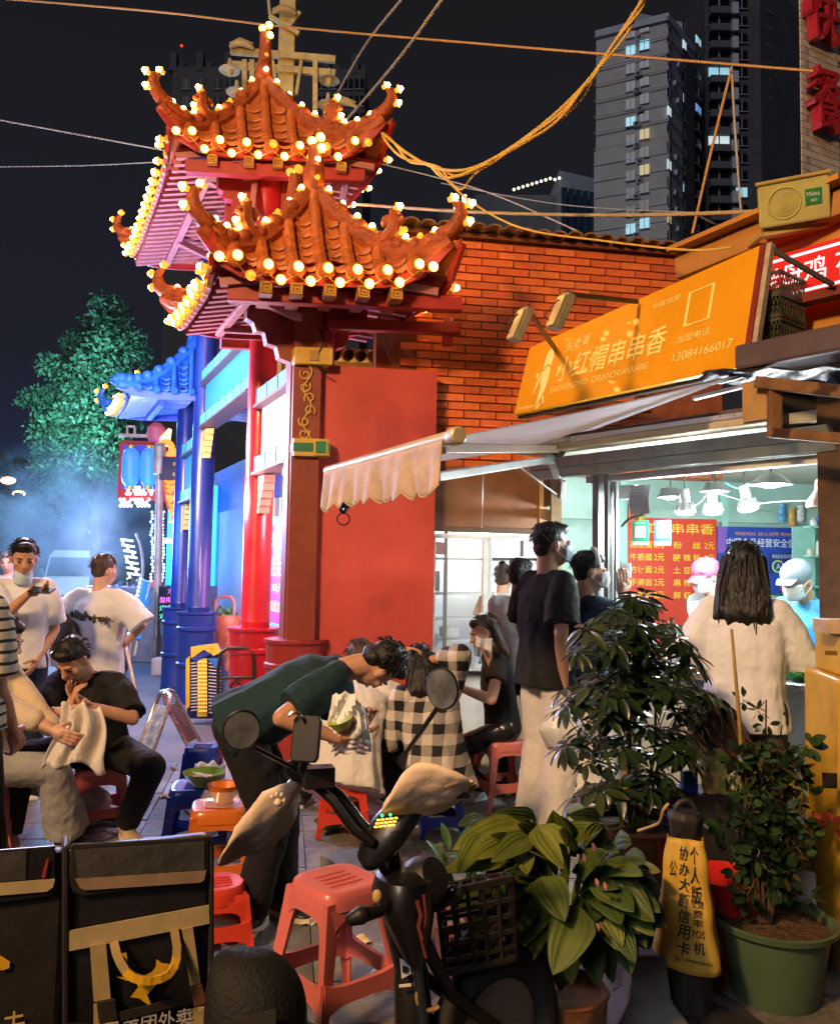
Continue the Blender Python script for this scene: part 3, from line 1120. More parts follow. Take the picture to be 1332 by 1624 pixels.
 for (un, sg) in ((u0, 1), (u1, -1)):
  pts = [face_near(-1 + 2 * i / 12, 0, un, sg) - V((0, 0, .035)) + gx * .01 * sg for i in range(13)]
  for i in range(12):
   m.bar(pts[i], pts[i + 1], .03, .075)
 m.build('eave_board', board_m, ro, smooth=False)
 m = MB()
 zi = ze + .04
 m.add([W(u0 + .05, -Wd * .97, ze - .015), W(u1 - .05, -Wd * .97, ze - .015), W(u1 - .05, 0, ze + .12), W(u0 + .05, 0, ze + .12), W(u1 - .05, Wd * .97, ze - .015), W(u0 + .05, Wd * .97, ze - .015)],
   [(0, 1, 2, 3), (3, 2, 4, 5)])
 m.build('soffit', board_m, ro, smooth=False)
 # gilt drip tiles along the left eave
 m = MB()
 m.lathe([(0, .01), (.028, .01), (.034, 0), (.034, -.02)], (0, 0, 0), frame(-cx_), 10)
 dme = m.mesh('drip_tile')
 dme.materials.append(gold)
 n_ = int((u1 - u0) / .11)
 for i in range(n_):
  s = -.95 + 1.9 * (i + .5) / n_
  inst('drip_tile', dme, face_side(s, 0, -1) - cx_ * .012 - V((0, 0, .045)), ro)
 # rafters under both long sides
 sl = .11 / Wd
 L_ = Wd - .10
 key = (round(L_, 2), raft_m.name)
 if key not in raft_me:
  b = MB()
  b.bar((-L_ / 2, 0, -L_ / 2 * sl), (L_ / 2, 0, L_ / 2 * sl), .045, .055)
  me = b.mesh('rafter', smooth=False)
  me.materials.append(raft_m)
  raft_me[key] = me
 n_ = int((u1 - u0 - .2) / .125)
 Ax = Matrix((cx_, V((0, 0, 1)).cross(cx_), V((0, 0, 1)))).transposed()
 for i in range(n_ + 1):
  u = u0 + .1 + (u1 - u0 - .2) * i / n_
  inst('rafter', raft_me[key], W(u, -.02 - L_ / 2 - .04, ze + .03 - .03), ro, Ax)
  inst('rafter', raft_me[key], W(u, .02 + L_ / 2 + .04, ze + .03 - .03), ro, Ax @ RZ(pi))
 return ro, face_near, cols, hp

roof_n, fn_n, cols_n, hp_n = roof(-.66, .86, .77, 3.44, 4.26, .55, .28, or_t, or_r, red_p, pale_p, 7, seed=4)
roof_u, fn_u, cols_u, hp_u = roof(.86, 3.86, .87, 4.98, 5.96, .66, .33, or_t, or_r, red_p, pale_p, 7, seed=6, hgt=.12)
roof_b, fn_b, cols_b, hp_b = roof(3.72, 5.25, .86, 3.44, 4.20, .5, .10, bl_t, bl_t, blu_p, pale_b, 8, seed=7, dead=.02, few=True)

# square gilt rafter ends under the front eaves
b = MB()
b.box((0, 0, 0), (.085, .34, .085), mi=0)
for (x, z, w_, h_) in ((0, .032, .07, .008), (0, -.032, .07, .008), (.032, 0, .008, .07), (-.032, 0, .008, .07), (0, .008, .036, .007), (0, -.016, .036, .007), (.018, -.004, .007, .03), (-.012, .0, .007, .02)):
 b.box((x, -.172, z), (w_, .008, h_), mi=1)
re_me = b.mesh('rafter_end', smooth=False)
re_me.materials.append(M('rafter_end_brown', (.28, .10, .03), .5, var=.2))
re_me.materials.append(gold)
Ag = Matrix((cx_, gx, V((0, 0, 1)))).transposed()
for (ro, u0, ze, vs) in ((roof_n, -.66, 3.44, (-.42, -.22, 0.0, .22, .44)), (roof_u, .86, 4.98, (-.52, -.22, .02, .30, .55))):
 for v0 in vs:
  inst('rafter_end', re_me, W(u0 + .17, v0, ze - .10), ro, Ag)

# columns on barrel bases
def column(u, mat, r, ztop, square=False, label=None, zb=1.0, rb=.215):
 m = MB()
 if square:
  A_ = Ag
  m.box(W(u, 0, (ztop + zb) / 2), (r * 2, r * 2, ztop - zb), A_)
  m.box(W(u, -.0, (ztop + zb) / 2), (r * 2.22, r * 1.2, ztop - zb - .02), A_)
 else:
  m.lathe([(r, 0), (r, zb + .04), (r * 1.04, zb + .05), (r, zb + .07), (r * .97, ztop)], W(u, 0, 0), n=28)
 c = m.build('column', mat, gate, ang=30)
 m = MB()
 m.lathe([(rb * .98, 0.0), (rb, .05), (rb * .96, .08), (rb * .95, .40), (rb * 1.03, .41), (rb * 1.03, .44), (rb * .95, .45), (rb * .96, .78), (rb * 1.04, .80), (rb * 1.04, .83), (rb * .97, .84),
    (rb * .99, .96), (rb * 1.06, .98), (rb * 1.06, zb), (0, zb)], W(u, 0, 0), n=28)
 m.build('base', mat if not square else M('base_maroon', (.30, .028, .022), .4, var=.2, sc=6, coat=.2), c, ang=30)
 if label:
  c['label'] = label
 return c
colm = column(0, mar_b, .098, 3.5, True, 'square maroon column with gilt scrolls')
colr = column(1.2, red_b, .122, 5.0, label='round red column lit pink on one side')
colb = column(3.8, blu_b, .128, 5.0, label='round blue column')
colc = column(4.95, blu_b, .128, 3.5, label='round blue column')

# scroll ornament on the maroon column, green and gold blocks
scr = M('scroll_gold', (.62, .36, .09), .5, var=.2)
def scroll_panel(face_u, vx):
 m = MB()
 n0 = -gx
 for k in range(4):
  zc = 2.42 + .17 * k
  for sg in (-1, 1):
   pts = []
   for i in range(18):
    a_ = i / 17 * 2.2 * pi
    r_ = .012 + .030 * i / 17
    x_ = sg * (r_ * cos(a_)) + sg * .03 * (1 if k % 2 else -1) * .6
    pts.append(W(-.108, x_, zc + r_ * sin(a_) * (1 if (k + (sg > 0)) % 2 else -1) + .04 * sg))
   m.tube(pts, .006, 5)
 pts = [W(-.108, .03 * sin(i * .9), 2.36 + .035 * i) for i in range(19)]
 m.tube(pts, .006, 5)
 m.build('scroll', scr, colm)
scroll_panel(0, 0)
m = MB()
m.box(W(-.02, .03, 3.02), (.27, .25, .125), Ag)
m.build('bracket_block', gold, colm, smooth=False, bev=.008)
m = MB()
m.box(W(-.15, .03, 3.02), (.06, .012, .07), Ag)
m.build('block_inset', M('inset_tan', (.35, .2, .05), .5), colm, smooth=False)
m = MB()
m.box(W(-.02, .03, 2.36), (.25, .25, .125), Ag, mi=0)
m.box(W(-.02, .03, 2.36), (.262, .262, .06), Ag, mi=1)
m.build('bracket_block', [gold, grn], colm, smooth=False)
m = MB()
m.box(W(-.155, .09, 2.36), (.07, .012, .085), Ag, mi=1)
m.box(W(-.150, .09, 2.36), (.10, .012, .115), Ag, mi=0)
m.build('block_inset', [gold, grn], colm, smooth=False)
# cloud-shaped corbels under the near roof
def corbel(u, v0, z0, depth, mat, sgn=-1):
 pts2 = [(0, 0), (.34, 0), (.34, -.10), (.29, -.13), (.27, -.19), (.21, -.20), (.19, -.28), (.12, -.30), (.10, -.38), (0, -.42)]
 m = MB()
 m.slab([W(u - depth / 2, v0 + sgn * x, z0 + z) for x, z in pts2], gx * depth)
 m.build('corbel', mat, gate, smooth=False, bev=.006)
corbel(0, -.09, 3.40, .10, mar_b)
corbel(0, .10, 3.40, .10, red_p, 1)
corbel(1.2, -.1, 4.86, .10, red_p)
corbel(1.2, .1, 4.86, .10, red_p, 1)
def beam(a, b_, w_, h_, mat, name='beam', bev=.008, label=None):
 m = MB()
 m.bar(a, b_, w_, h_)
 return m.build(name, mat, gate, smooth=False, bev=bev)
# purlins, struts
beam(W(-.35, -.46, 3.40), W(.80, -.46, 3.40), .06, .07, pale_p, 'purlin')
beam(W(-.35, -.46, 3.37), W(-.05, -.02, 3.30), .05, .06, pale_p, 'strut')
beam(W(.55, -.46, 3.37), W(.3, -.02, 3.30), .05, .06, pale_p, 'strut')
beam(W(1.1, -.5, 4.93), W(3.7, -.5, 4.93), .07, .08, pale_p, 'purlin')
for uu in (1.3, 2.1, 2.9):
 beam(W(uu, -.5, 4.9), W(uu + .35, -.02, 4.83), .055, .07, pale_p, 'strut')
beam(W(.95, -.75, 4.84), W(.95, .75, 4.84), .09, .11, red_p, 'front_beam')
beam(W(.95, .60, 4.93), W(1.6, .78, 4.93), .06, .06, pale_p, 'strut')
beam(W(3.95, -.46, 3.38), W(5.1, -.46, 3.38), .07, .08, blu_p, 'purlin')
beam(W(3.8, -.78, 3.52), W(5.1, -.78, 3.52), .05, .12, blu_p, 'purlin')
beam(W(-.5, -.66, 3.33), W(-.5, .92, 3.33), .09, .10, red_p, 'front_beam')
beam(W(-.1, .14, 3.26), W(-.15, 1.08, 3.26), .07, .08, red_p, 'tie_beam')
beam(W(-.06, .16, 3.36), W(-.06, .16, 2.98), .075, .075, red_p, 'post')
beam(W(-.12, 1.0, 3.34), W(-.12, 1.0, 3.14), .08, .08, red_p, 'post')
# king posts, upper storey between the two roofs
m = MB()
m.slab([W(1.28, -.34, 3.4), W(1.28, .34, 3.4), W(1.28, .34, 4.95), W(1.28, -.34, 4.95)], gx * .08)
m.build('upper_panel', red_p, gate, smooth=False)
beam(W(1.2, -.42, 4.40), W(1.2, .42, 4.40), .1, .12, red_p)
beam(W(.9, -.2, 4.5), W(1.15, -.12, 4.9), .05, .06, pale_p, 'strut')
# tie beams with painted fields
def tie(ua, ub, zlo, zhi, hlo, label_panel, pink=True):
 for zc, hh in ((zhi, .14), (zlo, .13)):
  m = MB()
  m.bar(W(ua, 0, zc), W(ub, 0, zc), .15, hh)
  bm = m.build('tie_beam', cyan, gate, smooth=False, bev=.01)
  n_ = max(3, int((ub - ua) / .3))
  for i in range(n_ + 1):
   u = ua + (ub - ua) * i / n_
   m = MB()
   m.bar(W(u - .012, 0, zc), W(u + .012, 0, zc), .158, hh + .008)
   m.build('band', M('band_blue', (.04, .16, .3), .5), bm, smooth=False)
  m = MB()
  m.bar(W(ua, -.01, zc - hh / 2 - .012), W(ub, -.01, zc - hh / 2 - .012), .19, .022)
  m.build('moulding', M('moulding_dark', (.09, .06, .06), .5), bm, smooth=False)
 m = MB()
 m.bar(W(ua, 0, (zlo + zhi) / 2), W(ub, 0, (zlo + zhi) / 2), .05, zhi - zlo - .15)
 m.build('added_glow_panel', EM('added_glow_pink' if pink else 'added_glow_blue', (1.0, .80, .86) if pink else (.06, .42, .62), .75 if pink else .16), gate, smooth=False)  # panel made to glow, added to brighten the beams around it
tie(.10, 1.08, 2.36, 2.93, .12, '')
tie(1.34, 3.66, 3.12, 3.62, .12, '', False)
tie(3.94, 4.82, 2.36, 2.93, .12, '', False)
# stepped corner brackets beneath the tie beams
def step_bracket(u, sg, z0, mat):
 m = MB()
 for i in range(5):
  m.box(W(u + sg * (.16 + .01 * 0 + .035 * (4 - i) * .5), 0, z0 - .04 - i * .062), (.09, .05 + .035 * (4 - i), .06), Ag)
 m.build('step_bracket', mat, gate, smooth=False)
step_bracket(1.2, -1, 2.27, M('bracket_pink', (.6, .3, .24), .5, var=.1))
step_bracket(3.8, -1, 3.03, gold)
step_bracket(4.95, -1, 2.27, gold)
step_bracket(0, 1, 2.27, M('bracket_pink'))
# red infill panel between the gate and the shop, with a row of yellow coping tiles
m = MB()
m.slab([W(-.03, .11, 0), W(-.03, .965, 0), W(-.03, .965, 2.965), W(-.03, .11, 2.985)], gx * .06)
m.build('infill_panel', M('panel_red', (.52, .070, .052), .42, var=.2, sc=1.7, bump=.10, bsc=6, spots=(.40, .050, .045)), gate, smooth=False)
m = MB()
m.lathe([(.05, -.13), (.055, .0), (.05, .13), (0, .14)], (0, 0, 0), frame(V((.3, 1, .25))), 10)
cme = m.mesh('coping_tile')
cme.materials.append(M('coping_yellow', (.45, .36, .07), .5, var=.3, sc=10))
for i in range(8):
 inst('coping_tile', cme, W(.55, .05 + i * .10, 3.20), gate)
m = MB()
m.bar(W(.6, 0, 3.06), W(.6, .9, 3.06), .06, .2)
m.build('coping_wall', M('coping_yellow'), gate, smooth=False)
cable([(498, 500, 6.1), (512, 540, 6.0), (500, 575, 6.0), (520, 590, 6.0)], .006, M('cable_black', (.012, .012, .012), .5, var=0), 'black wire draped over the top of the red panel')
cable([(600, 500, 6.2), (612, 545, 6.1), (622, 578, 6.1)], .006, M('cable_black'), 'short black wire hanging behind the red panel near the bricks')
# ================================================================== planes used by the shop
wd = V((.985, .172, 0)).normalized()
wn = V((.172, -.985, 0)).normalized()
def WB(a, z, off=0.0):
 q = V((0, 6.30, 0)) + wd * a + wn * off
 return V((q.x, q.y, z))
sd = V((.628, -.778, 0)).normalized()
sn = V((-.778, -.628, 0)).normalized()
SA = V((.942, 5.8, 0))
def SF(s, z, off=0.0):
 q = SA + sd * s + sn * off
 return V((q.x, q.y, z))
def RS(px, py, off=0.0):
 return hit(px, py, SA + sn * off, sn)
def s_of(px, py=900, off=0.0):
 return (RS(px, py, off) - SA).dot(sd)
Aw = Matrix((wd, -wn, V((0, 0, 1)))).transposed()
As = Matrix((sd, -sn, V((0, 0, 1)))).transposed()

# ------------------------------------------------------------------ brick wall
bw = thing('brick_wall', 'red brick side wall between the gate roof and the yellow shop sign', 'wall', WB(0, 0))
mb = MB()
mb.slab([WB(-.35, 0, -.03), WB(.08, 0, -.03), WB(.08, 4.05, -.03), WB(-.35, 4.05, -.03)], -wn * .2)
mb.slab([WB(.08, 2.27, -.03), WB(2.45, 2.27, -.03), WB(2.45, 4.05, -.03), WB(.08, 4.05, -.03)], -wn * .2)
mb.build('mortar', M('mortar_dark', (.27, .085, .04), .9, var=.25, sc=10), bw, smooth=False)
bmes = []
for k, c in enumerate(((.70, .145, .034), (.62, .125, .03), (.74, .18, .045), (.53, .11, .032))):
 b = MB()
 b.box((0, 0, 0), (.240, .03, .0515))
 me = b.mesh('brick', smooth=False)
 me.materials.append(M('brick_%s' % ('red', 'dark', 'orange', 'brown')[k], c, .78, var=.3, sc=7, bump=.35, bsc=60, dirt=.25))
 bmes.append(me)
rb_ = random.Random(4)
row = 0
z = 2.31
nb_ = 0
while z < 4.03:
 a = -.30 + (.125 if row % 2 else 0)
 while a < 2.3:
  px, py = PX(WB(a, z, 0))
  if a + .12 < 2.4 and nb_ < 298 and not (px > 1010 and py > 520) and not (px < 640):
   inst('brick', rb_.choice(bmes), WB(a, z, -.017 + rb_.uniform(-.003, .003)), bw, Aw)
   nb_ += 1
  a += .25
 z += .0625
 row += 1
cp = thing('tiled_eave', 'row of weathered clay roof tiles along the top of the brick wall', 'roof edge', WB(1, 4.05))
b = MB()
b.loft([[V((.062 * cos(pi * i / 8), y_, .04 * sin(pi * i / 8))) for i in range(9)] + [V((.046 * cos(pi * (8 - i) / 8), y_, .026 * sin(pi * (8 - i) / 8))) for i in range(9)] for y_ in (-.10, .35)], 0)
rt_me = b.mesh('roof_tile')
rt_me.materials.append(M('clay_tile', (.20, .12, .06), .7, var=.4, sc=9, bump=.4, bsc=40, dirt=.5))
mb = MB()
mb.slab([WB(-.2, 4.05, .02), WB(2.4, 4.05, .02), WB(2.4, 4.085, .02), WB(-.2, 4.085, .02)], -wn * .3)
mb.build('eave_batten', M('batten', (.18, .06, .03), .8), cp, smooth=False)
for i in range(19):
 inst('roof_tile', rt_me, WB(-.12 + i * .128, 4.088 + rb_.uniform(-.006, .006), .02), cp, Aw)

# ------------------------------------------------------------------ shop building
shop = thing('noodle_shop', 'brightly lit snack shop with open service hatch and side window', 'shop', WB(.9, 0))
alu = M('aluminium_grey', (.33, .36, .35), .42, .55, var=.12, sc=7, dirt=.3)
alu_w = M('window_frame_white', (.62, .64, .62), .45, var=.1, sc=6, dirt=.3)
brn = M('brown_board', (.20, .095, .045), .5, var=.3, sc=3, bump=.15, bsc=12, dirt=.3)
dkst = M('dark_steel', (.045, .035, .03), .5, .3, var=.3, sc=6)
mint = M('mint_wall', (.36, .55, .48), .55, var=.12, sc=3, dirt=.12)
whit = M('white_wall', (.62, .66, .68), .6, var=.1, sc=3, dirt=.15)
BKO = V((1.0, 7.35, 0))
bd = V((.996, .087, 0)).normalized()
bn = V((.087, -.996, 0)).normalized()
def RB(px, py, off=0.0):
 return hit(px, py, BKO + bn * off, bn)
def BK(a, z, off=0.0):
 q = BKO + bd * a + bn * off
 return V((q.x, q.y, z))
# side wall boards above the window
for i, (a0, a1) in enumerate(((.085, .475), (.482, .95))):
 mb = MB()
 mb.slab([WB(a0, 1.83, .0), WB(a1, 1.83, .0), WB(a1, 2.29, .0), WB(a0, 2.29, .0)], -wn * .04)
 mb.build('brown_panel', brn, shop, smooth=False, bev=.006)
mb = MB()
mb.slab([WB(.085, 1.795, .03), WB(.95, 1.795, .03), WB(.95, 1.828, .03), WB(.085, 1.828, .03)], -wn * .12)
mb.build('lintel', M('lintel_grime', (.10, .07, .045), .8, var=.4, sc=10), shop, smooth=False)
# side window
def window_sash(a0, a1, z0, z1, t=.035, name='window', off=.0, glass=True):
 m = MB()
 for q0, q1 in (((a0, z0), (a1, z0)), ((a0, z1), (a1, z1))):
  m.bar(WB(q0[0] - t / 2, q0[1], off), WB(q1[0] + t / 2, q1[1], off), .05, t, (0, 0, 1))
 for a_ in (a0, a1):
  m.bar(WB(a_, z0 + t / 2, off), WB(a_, z1 - t / 2, off), t, .048, wn)
 f_ = m.build(name, alu_w, shop, smooth=False, bev=.004)
 if glass:
  g = MB()
  g.slab([WB(a0 + t / 2, z0 + t / 2, off), WB(a1 - t / 2, z0 + t / 2, off), WB(a1 - t / 2, z1 - t / 2, off), WB(a0 + t / 2, z1 - t / 2, off)], -wn * .004)
  g.build('pane', M('clear_glass', (.8, .9, .9), .03, var=0, alpha=.10), f_, smooth=False)
 return f_
window_sash(.105, .50, .80, 1.76)
window_sash(.545, .93, .80, 1.76, off=-.05, glass=False)
mb = MB()
mb.bar(WB(.56, 1.60, -.05), WB(.92, 1.60, -.05), .04, .02)
mb.bar(WB(.80, 1.62, -.05), WB(.80, 1.74, -.05), .02, .03, wn)
mb.build('transom', M('dark_steel'), shop, smooth=False)
mb = MB()
mb.slab([WB(.02, 0, -.02), WB(.95, 0, -.02), WB(.95, .77, -.02), WB(.02, .77, -.02)], -wn * .1)
mb.build('window_apron', M('apron_panel', (.50, .55, .57), .4, var=.15, sc=3, dirt=.35), shop, smooth=False)
mb = MB()
mb.slab([WB(.02, .77, .06), WB(.95, .77, .06), WB(.95, .79, .06), WB(.02, .79, .06)], -wn * .25)
mb.build('window_sill', alu_w, shop, smooth=False, bev=.004)
# corner return with a dark transom panel between side wall and hatch
mb = MB()
c1 = WB(.95, 0)
mb.bar((c1.x, c1.y, 0), (c1.x, c1.y, 2.3), .06, .06)
mb.bar(SF(-.02, 0), SF(-.02, 2.3), .07, .07)
mb.bar(SF(-.02, 1.88, -.01), (c1.x, c1.y, 1.95), .05, .07)
mb.build('corner_post', M('tan_frame', (.42, .30, .16), .55, var=.25, sc=6, dirt=.3), shop, smooth=False)
mb = MB()
mb.slab([SF(-.02, 1.98, -.03), (c1.x, c1.y - .03, 2.0), (c1.x, c1.y - .03, 2.3), SF(-.02, 2.3, -.03)], (.02, .02, 0))
mb.build('corner_panel', dkst, shop, smooth=False)
mb = MB()
mb.slab([SF(-.02, 0, -.03), (c1.x, c1.y - .03, 0), (c1.x, c1.y - .03, .8), SF(-.02, .8, -.03)], (.02, .02, 0))
mb.build('corner_panel', dkst, shop, smooth=False)
# hatch frame
s0, s1 = s_of(956), s_of(1312)
mb = MB()
for px, w_ in ((949, .05), (966, .035)):
 s_ = s_of(px)
 mb.bar(SF(s_, 0), SF(s_, 2.2), w_, .07, sn)
mb.bar(SF(s_of(974), .95, -.02), SF(s_of(974), 2.1, -.02), .02, .03, sn)
mb.build('hatch_frame', alu, shop, smooth=False, bev=.004)
mb = MB()
mb.bar(SF(s1 + .06, 0, .02), SF(s1 + .06, 2.45, .02), .13, .12, sn)
mb.build('hatch_post', M('post_brown', (.09, .05, .03), .6, .2, var=.4, sc=6, dirt=.4), shop, smooth=False)
ztop_l = RS(960, 770).z
ztop_r = RS(1300, 727).z
zt_ = (ztop_l + ztop_r) / 2
mb = MB()
mb.bar(SF(s0 - .12, zt_ + .02), SF(s1 + .0, zt_ + .02), .06, .045)
mb.build('hatch_head', M('head_white', (.66, .7, .68), .4, var=.08, dirt=.2), shop, smooth=False, bev=.004)
for (z0, z1, of) in ((zt_ + .045, zt_ + .10, .09), (zt_ + .105, zt_ + .165, .15)):
 mb = MB()
 mb.slab([SF(-.16, z0, of), SF(s1 + .10, z0, of), SF(s1 + .10, z1, of + .05), SF(-.16, z1, of + .05)], -sn * .06)
 mb.build('shutter_slat', alu, shop, smooth=False, bev=.005)
# interior shell
mb = MB()
mb.slab([BK(-1.4, 0), BK(.0, 0), BK(.0, 2.5), BK(-1.4, 2.5)], -bn * .1, 1)
mb.slab([BK(.0, 0), BK(3.6, 0), BK(3.6, 2.5), BK(.0, 2.5)], -bn * .1, 0)
mb.build('back_wall', [mint, whit], shop, smooth=False)
mb = MB()
mb.bar(SF(s1 + .15, 1.15, -.1), BK(3.2, 1.15), .08, 2.3)
mb.build('end_wall', mint, shop, smooth=False)
mb = MB()
mb.slab([WB(.02, 2.33, -.08), WB(.95, 2.33, -.08), SF(0, 2.33, -.06), SF(s1 + .1, 2.33, -.06), BK(3.6, 2.33), BK(-1.4, 2.33)], (0, 0, .06))
mb.build('ceiling', M('ceiling_stain', (.44, .45, .38), .8, var=.2, sc=2, dirt=.3), shop, smooth=False)
mb = MB()
mb.slab([WB(-.4, 2.4, -.10), WB(2.4, 2.4, -.10), BK(3.7, 2.4), BK(-1.5, 2.4)], (0, 0, .08))
mb.build('roof', dkst, shop, smooth=False)
mb = MB()
mb.bar(BK(.05, 2.02, .04), BK(2.6, 2.02, .04), .06, .10)
mb.build('wall_rail', mint, shop, smooth=False)
mb = MB()
for px in (988, 1148):
 q = RB(px, 800, .05)
 mb.bar((q.x, q.y, 0), (q.x, q.y, 2.3), .06, .06)
mb.build('wall_post', M('post_mint', (.3, .6, .52), .5, var=.1), shop, smooth=False)
# counter
mb = MB()
mb.slab([SF(s0 + .02, .92, .16), SF(s1, .92, .16), SF(s1, .92, -.52), SF(s0 + .02, .92, -.52)], (0, 0, .04))
mb.build('counter', M('steel_counter', (.5, .52, .53), .25, .8, var=.15, sc=8), shop, smooth=False, bev=.006)
mb = MB()
mb.slab([SF(s0 + .02, .03, .04), SF(s1, .03, .04), SF(s1, .91, .04), SF(s0 + .02, .91, .04)], -sn * .05)
mb.build('counter_front', M('counter_front', (.42, .50, .54), .4, var=.15, sc=4, dirt=.3), shop, smooth=False)
# ceiling light panels really lighting the room
def room_light(loc, energy, col=(.92, .98, 1.0), r=.06):
 l_ = bpy.data.lights.new('hatch_lamp_light', 'POINT')
 l_.energy = energy
 l_.color = col
 l_.shadow_soft_size = r
 o = bpy.data.objects.new('hatch_lamp_light', l_)
 COL.objects.link(o)
 o.location = loc
tube = thing('fluorescent_tube', 'bright fluorescent tube hanging inside behind the side window', 'lamp', WB(.5, 2.2, -.9))
mb = MB()
mb.tube([WB(.0, 2.2, -.75), WB(.95, 2.2, -.75)], .018, 10)
mb.build('tube', EM('tube_glow', (.88, .97, 1.0), 14), tube)
mb = MB()
mb.bar(WB(-.05, 2.25, -.75), WB(1.0, 2.25, -.75), .05, .05)
mb.build('batten', alu_w, tube, smooth=False)
room_light(WB(.5, 2.12, -.75), 110)

# ------------------------------------------------------------------ things inside
def board_on(px0, py0, px1, py1, fn, mat, th=.012):
 a, b_, c, d = fn(px0, py1), fn(px1, py1), fn(px1, py0), fn(px0, py0)
 return a, b_, c, d
def rect(fn, px0, py0, px1, py1):                # rectangle in a plane, level, from two picture corners
 a, c = fn(px0, py1), fn(px1, py0)
 X = V((c.x - a.x, c.y - a.y, 0))
 return a, X, V((0, 0, c.z - a.z))
red_sign = M('menu_red', (.62, .045, .02), .4, var=.08, sc=3)
yel_ink = M('ink_yellow', (.80, .62, .05), .5, var=.05)
wht_ink = M('ink_white', (.8, .82, .85), .5, var=.0)
blk_ink = M('ink_black', (.012, .01, .01), .6, var=.0)
O, X, Y = rect(lambda a, b: RB(a, b, .06), 990, 824, 1135, 990)
mn = thing('menu_board', 'red wall menu with yellow dish names and prices', 'menu', O)
mb = MB()
mb.slab([O, O + X, O + X + Y, O + Y], bn * .015)
mb.build('panel', red_sign, mn, smooth=False)
Of = O + bn * .017
U = lambda u, v: Of + X * u + Y * v
hZ = Y.length
text('红帽串串香', U(.17, .855), X, Y, X.length * .80, hZ * .10, yel_ink, mn, bold=.008, lift=.006)
left = ('担担面', '牛筋面', '方便面', '手擀面', '炸串卷')
right = ('粉    丝', '酸 辣 粉', '土 豆 粉', '麻 辣 烫', '鲜 虾 面')
pr = ('2元', '8元', '8元', '8元', '8元')
for i in range(5):
 v = .715 - i * .118
 text(left[i], U(.05, v), X, Y, X.length * .24, hZ * .068, yel_ink, mn, bold=.008, lift=.006)
 text('2元', U(.31, v), X, Y, X.length * .11, hZ * .066, yel_ink, mn, bold=.008, lift=.006)
 text(right[i], U(.52, v), X, Y, X.length * .30, hZ * .068, yel_ink, mn, bold=.008, lift=.006)
 text(pr[i], U(.86, v), X, Y, X.length * .11, hZ * .066, yel_ink, mn, bold=.008, lift=.006)
blue_sign = M('info_blue', (.015, .05, .34), .4, var=.08)
O, X, Y = rect(lambda a, b: RB(a, b, .07), 1137, 838, 1276, 940)
fs = thing('information_board', 'dark blue food safety board with letter A and a smiling face', 'notice board', O)
mb = MB()
mb.slab([O, O + X, O + X + Y, O + Y], bn * .015)
mb.build('panel', blue_sign, fs, smooth=False)
mb = MB()
mb.slab([O + Y * .60 + bn * .016, O + X * .09 + Y * .60 + bn * .016, O + X * .11 + Y + bn * .016, O + Y + bn * .016], bn * .003)
mb.build('purple_corner', M('info_purple', (.22, .10, .45), .4, var=.1), fs, smooth=False)
Of = O + bn * .017
U = lambda u, v: Of + X * u + Y * v
text('中国食品经营安全信息', U(.10, .70), X, Y, X.length * .86, Y.length * .13, wht_ink, fs, bold=.006, lift=.006)
text('明厨亮灶 放心消费 阳光餐饮', U(.2, .87), X, Y, X.length * .75, Y.length * .055, M('ink_orange', (.8, .3, .05), .5, var=0), fs)
mb = MB()
mb.slab([U(.58, .30), U(.95, .30), U(.95, .62), U(.58, .62)], bn * .003)
mb.build('inset_panel', M('info_blue_dark', (.01, .03, .2), .4, var=0), fs, smooth=False)
text('食品安全风险等级公示', U(.61, .535), X, Y, X.length * .32, Y.length * .06, wht_ink, fs, lift=.006)
yg = M('badge_lime', (.55, .70, .08), .5, var=0)
gr_ = M('badge_green', (.05, .45, .15), .5, var=0)
nf = frame(bn, X)
for k, u in enumerate((.675, .855)):
 c = U(u, .41) + bn * .005
 mb = MB()
 mb.lathe([(0, 0), (.055, 0), (.055, .004), (0, .004)], c, nf, 22)
 mb.build('badge', yg, fs)
 mb = MB()
 mb.lathe([(0, .004), (.043, .004), (.043, .006), (0, .006)], c, nf, 22)
 mb.build('badge_disc', blue_sign if k == 0 else gr_, fs)
xh = X.normalized()
text('A', U(.675, .41) - xh * .022 - V((0, 0, .026)), X, Y, .044, .052, yg, fs, lift=.014, bold=.006)
c = U(.855, .41) + bn * .013
mb = MB()
mb.torus(c + V((0, 0, .008)), .026, .004, frame(bn, X), 12, 5, a0=pi * 1.1, a1=pi * 1.9)
for sg in (-1, 1):
 mb.torus(c + xh * .016 * sg + V((0, 0, .012)), .008, .003, frame(bn, X), 8, 5, a0=.1 * pi, a1=.9 * pi)
mb.build('smile', yg, fs)
for k, (v, cc) in enumerate(((.17, yg), (.08, M('dot_red', (.6, .04, .03), .5, var=0)))):
 mb = MB()
 mb.lathe([(0, 0), (.018, 0), (.018, .004), (0, .004)], U(.72, v), nf, 14)
 mb.build('status_dot', cc, fs)
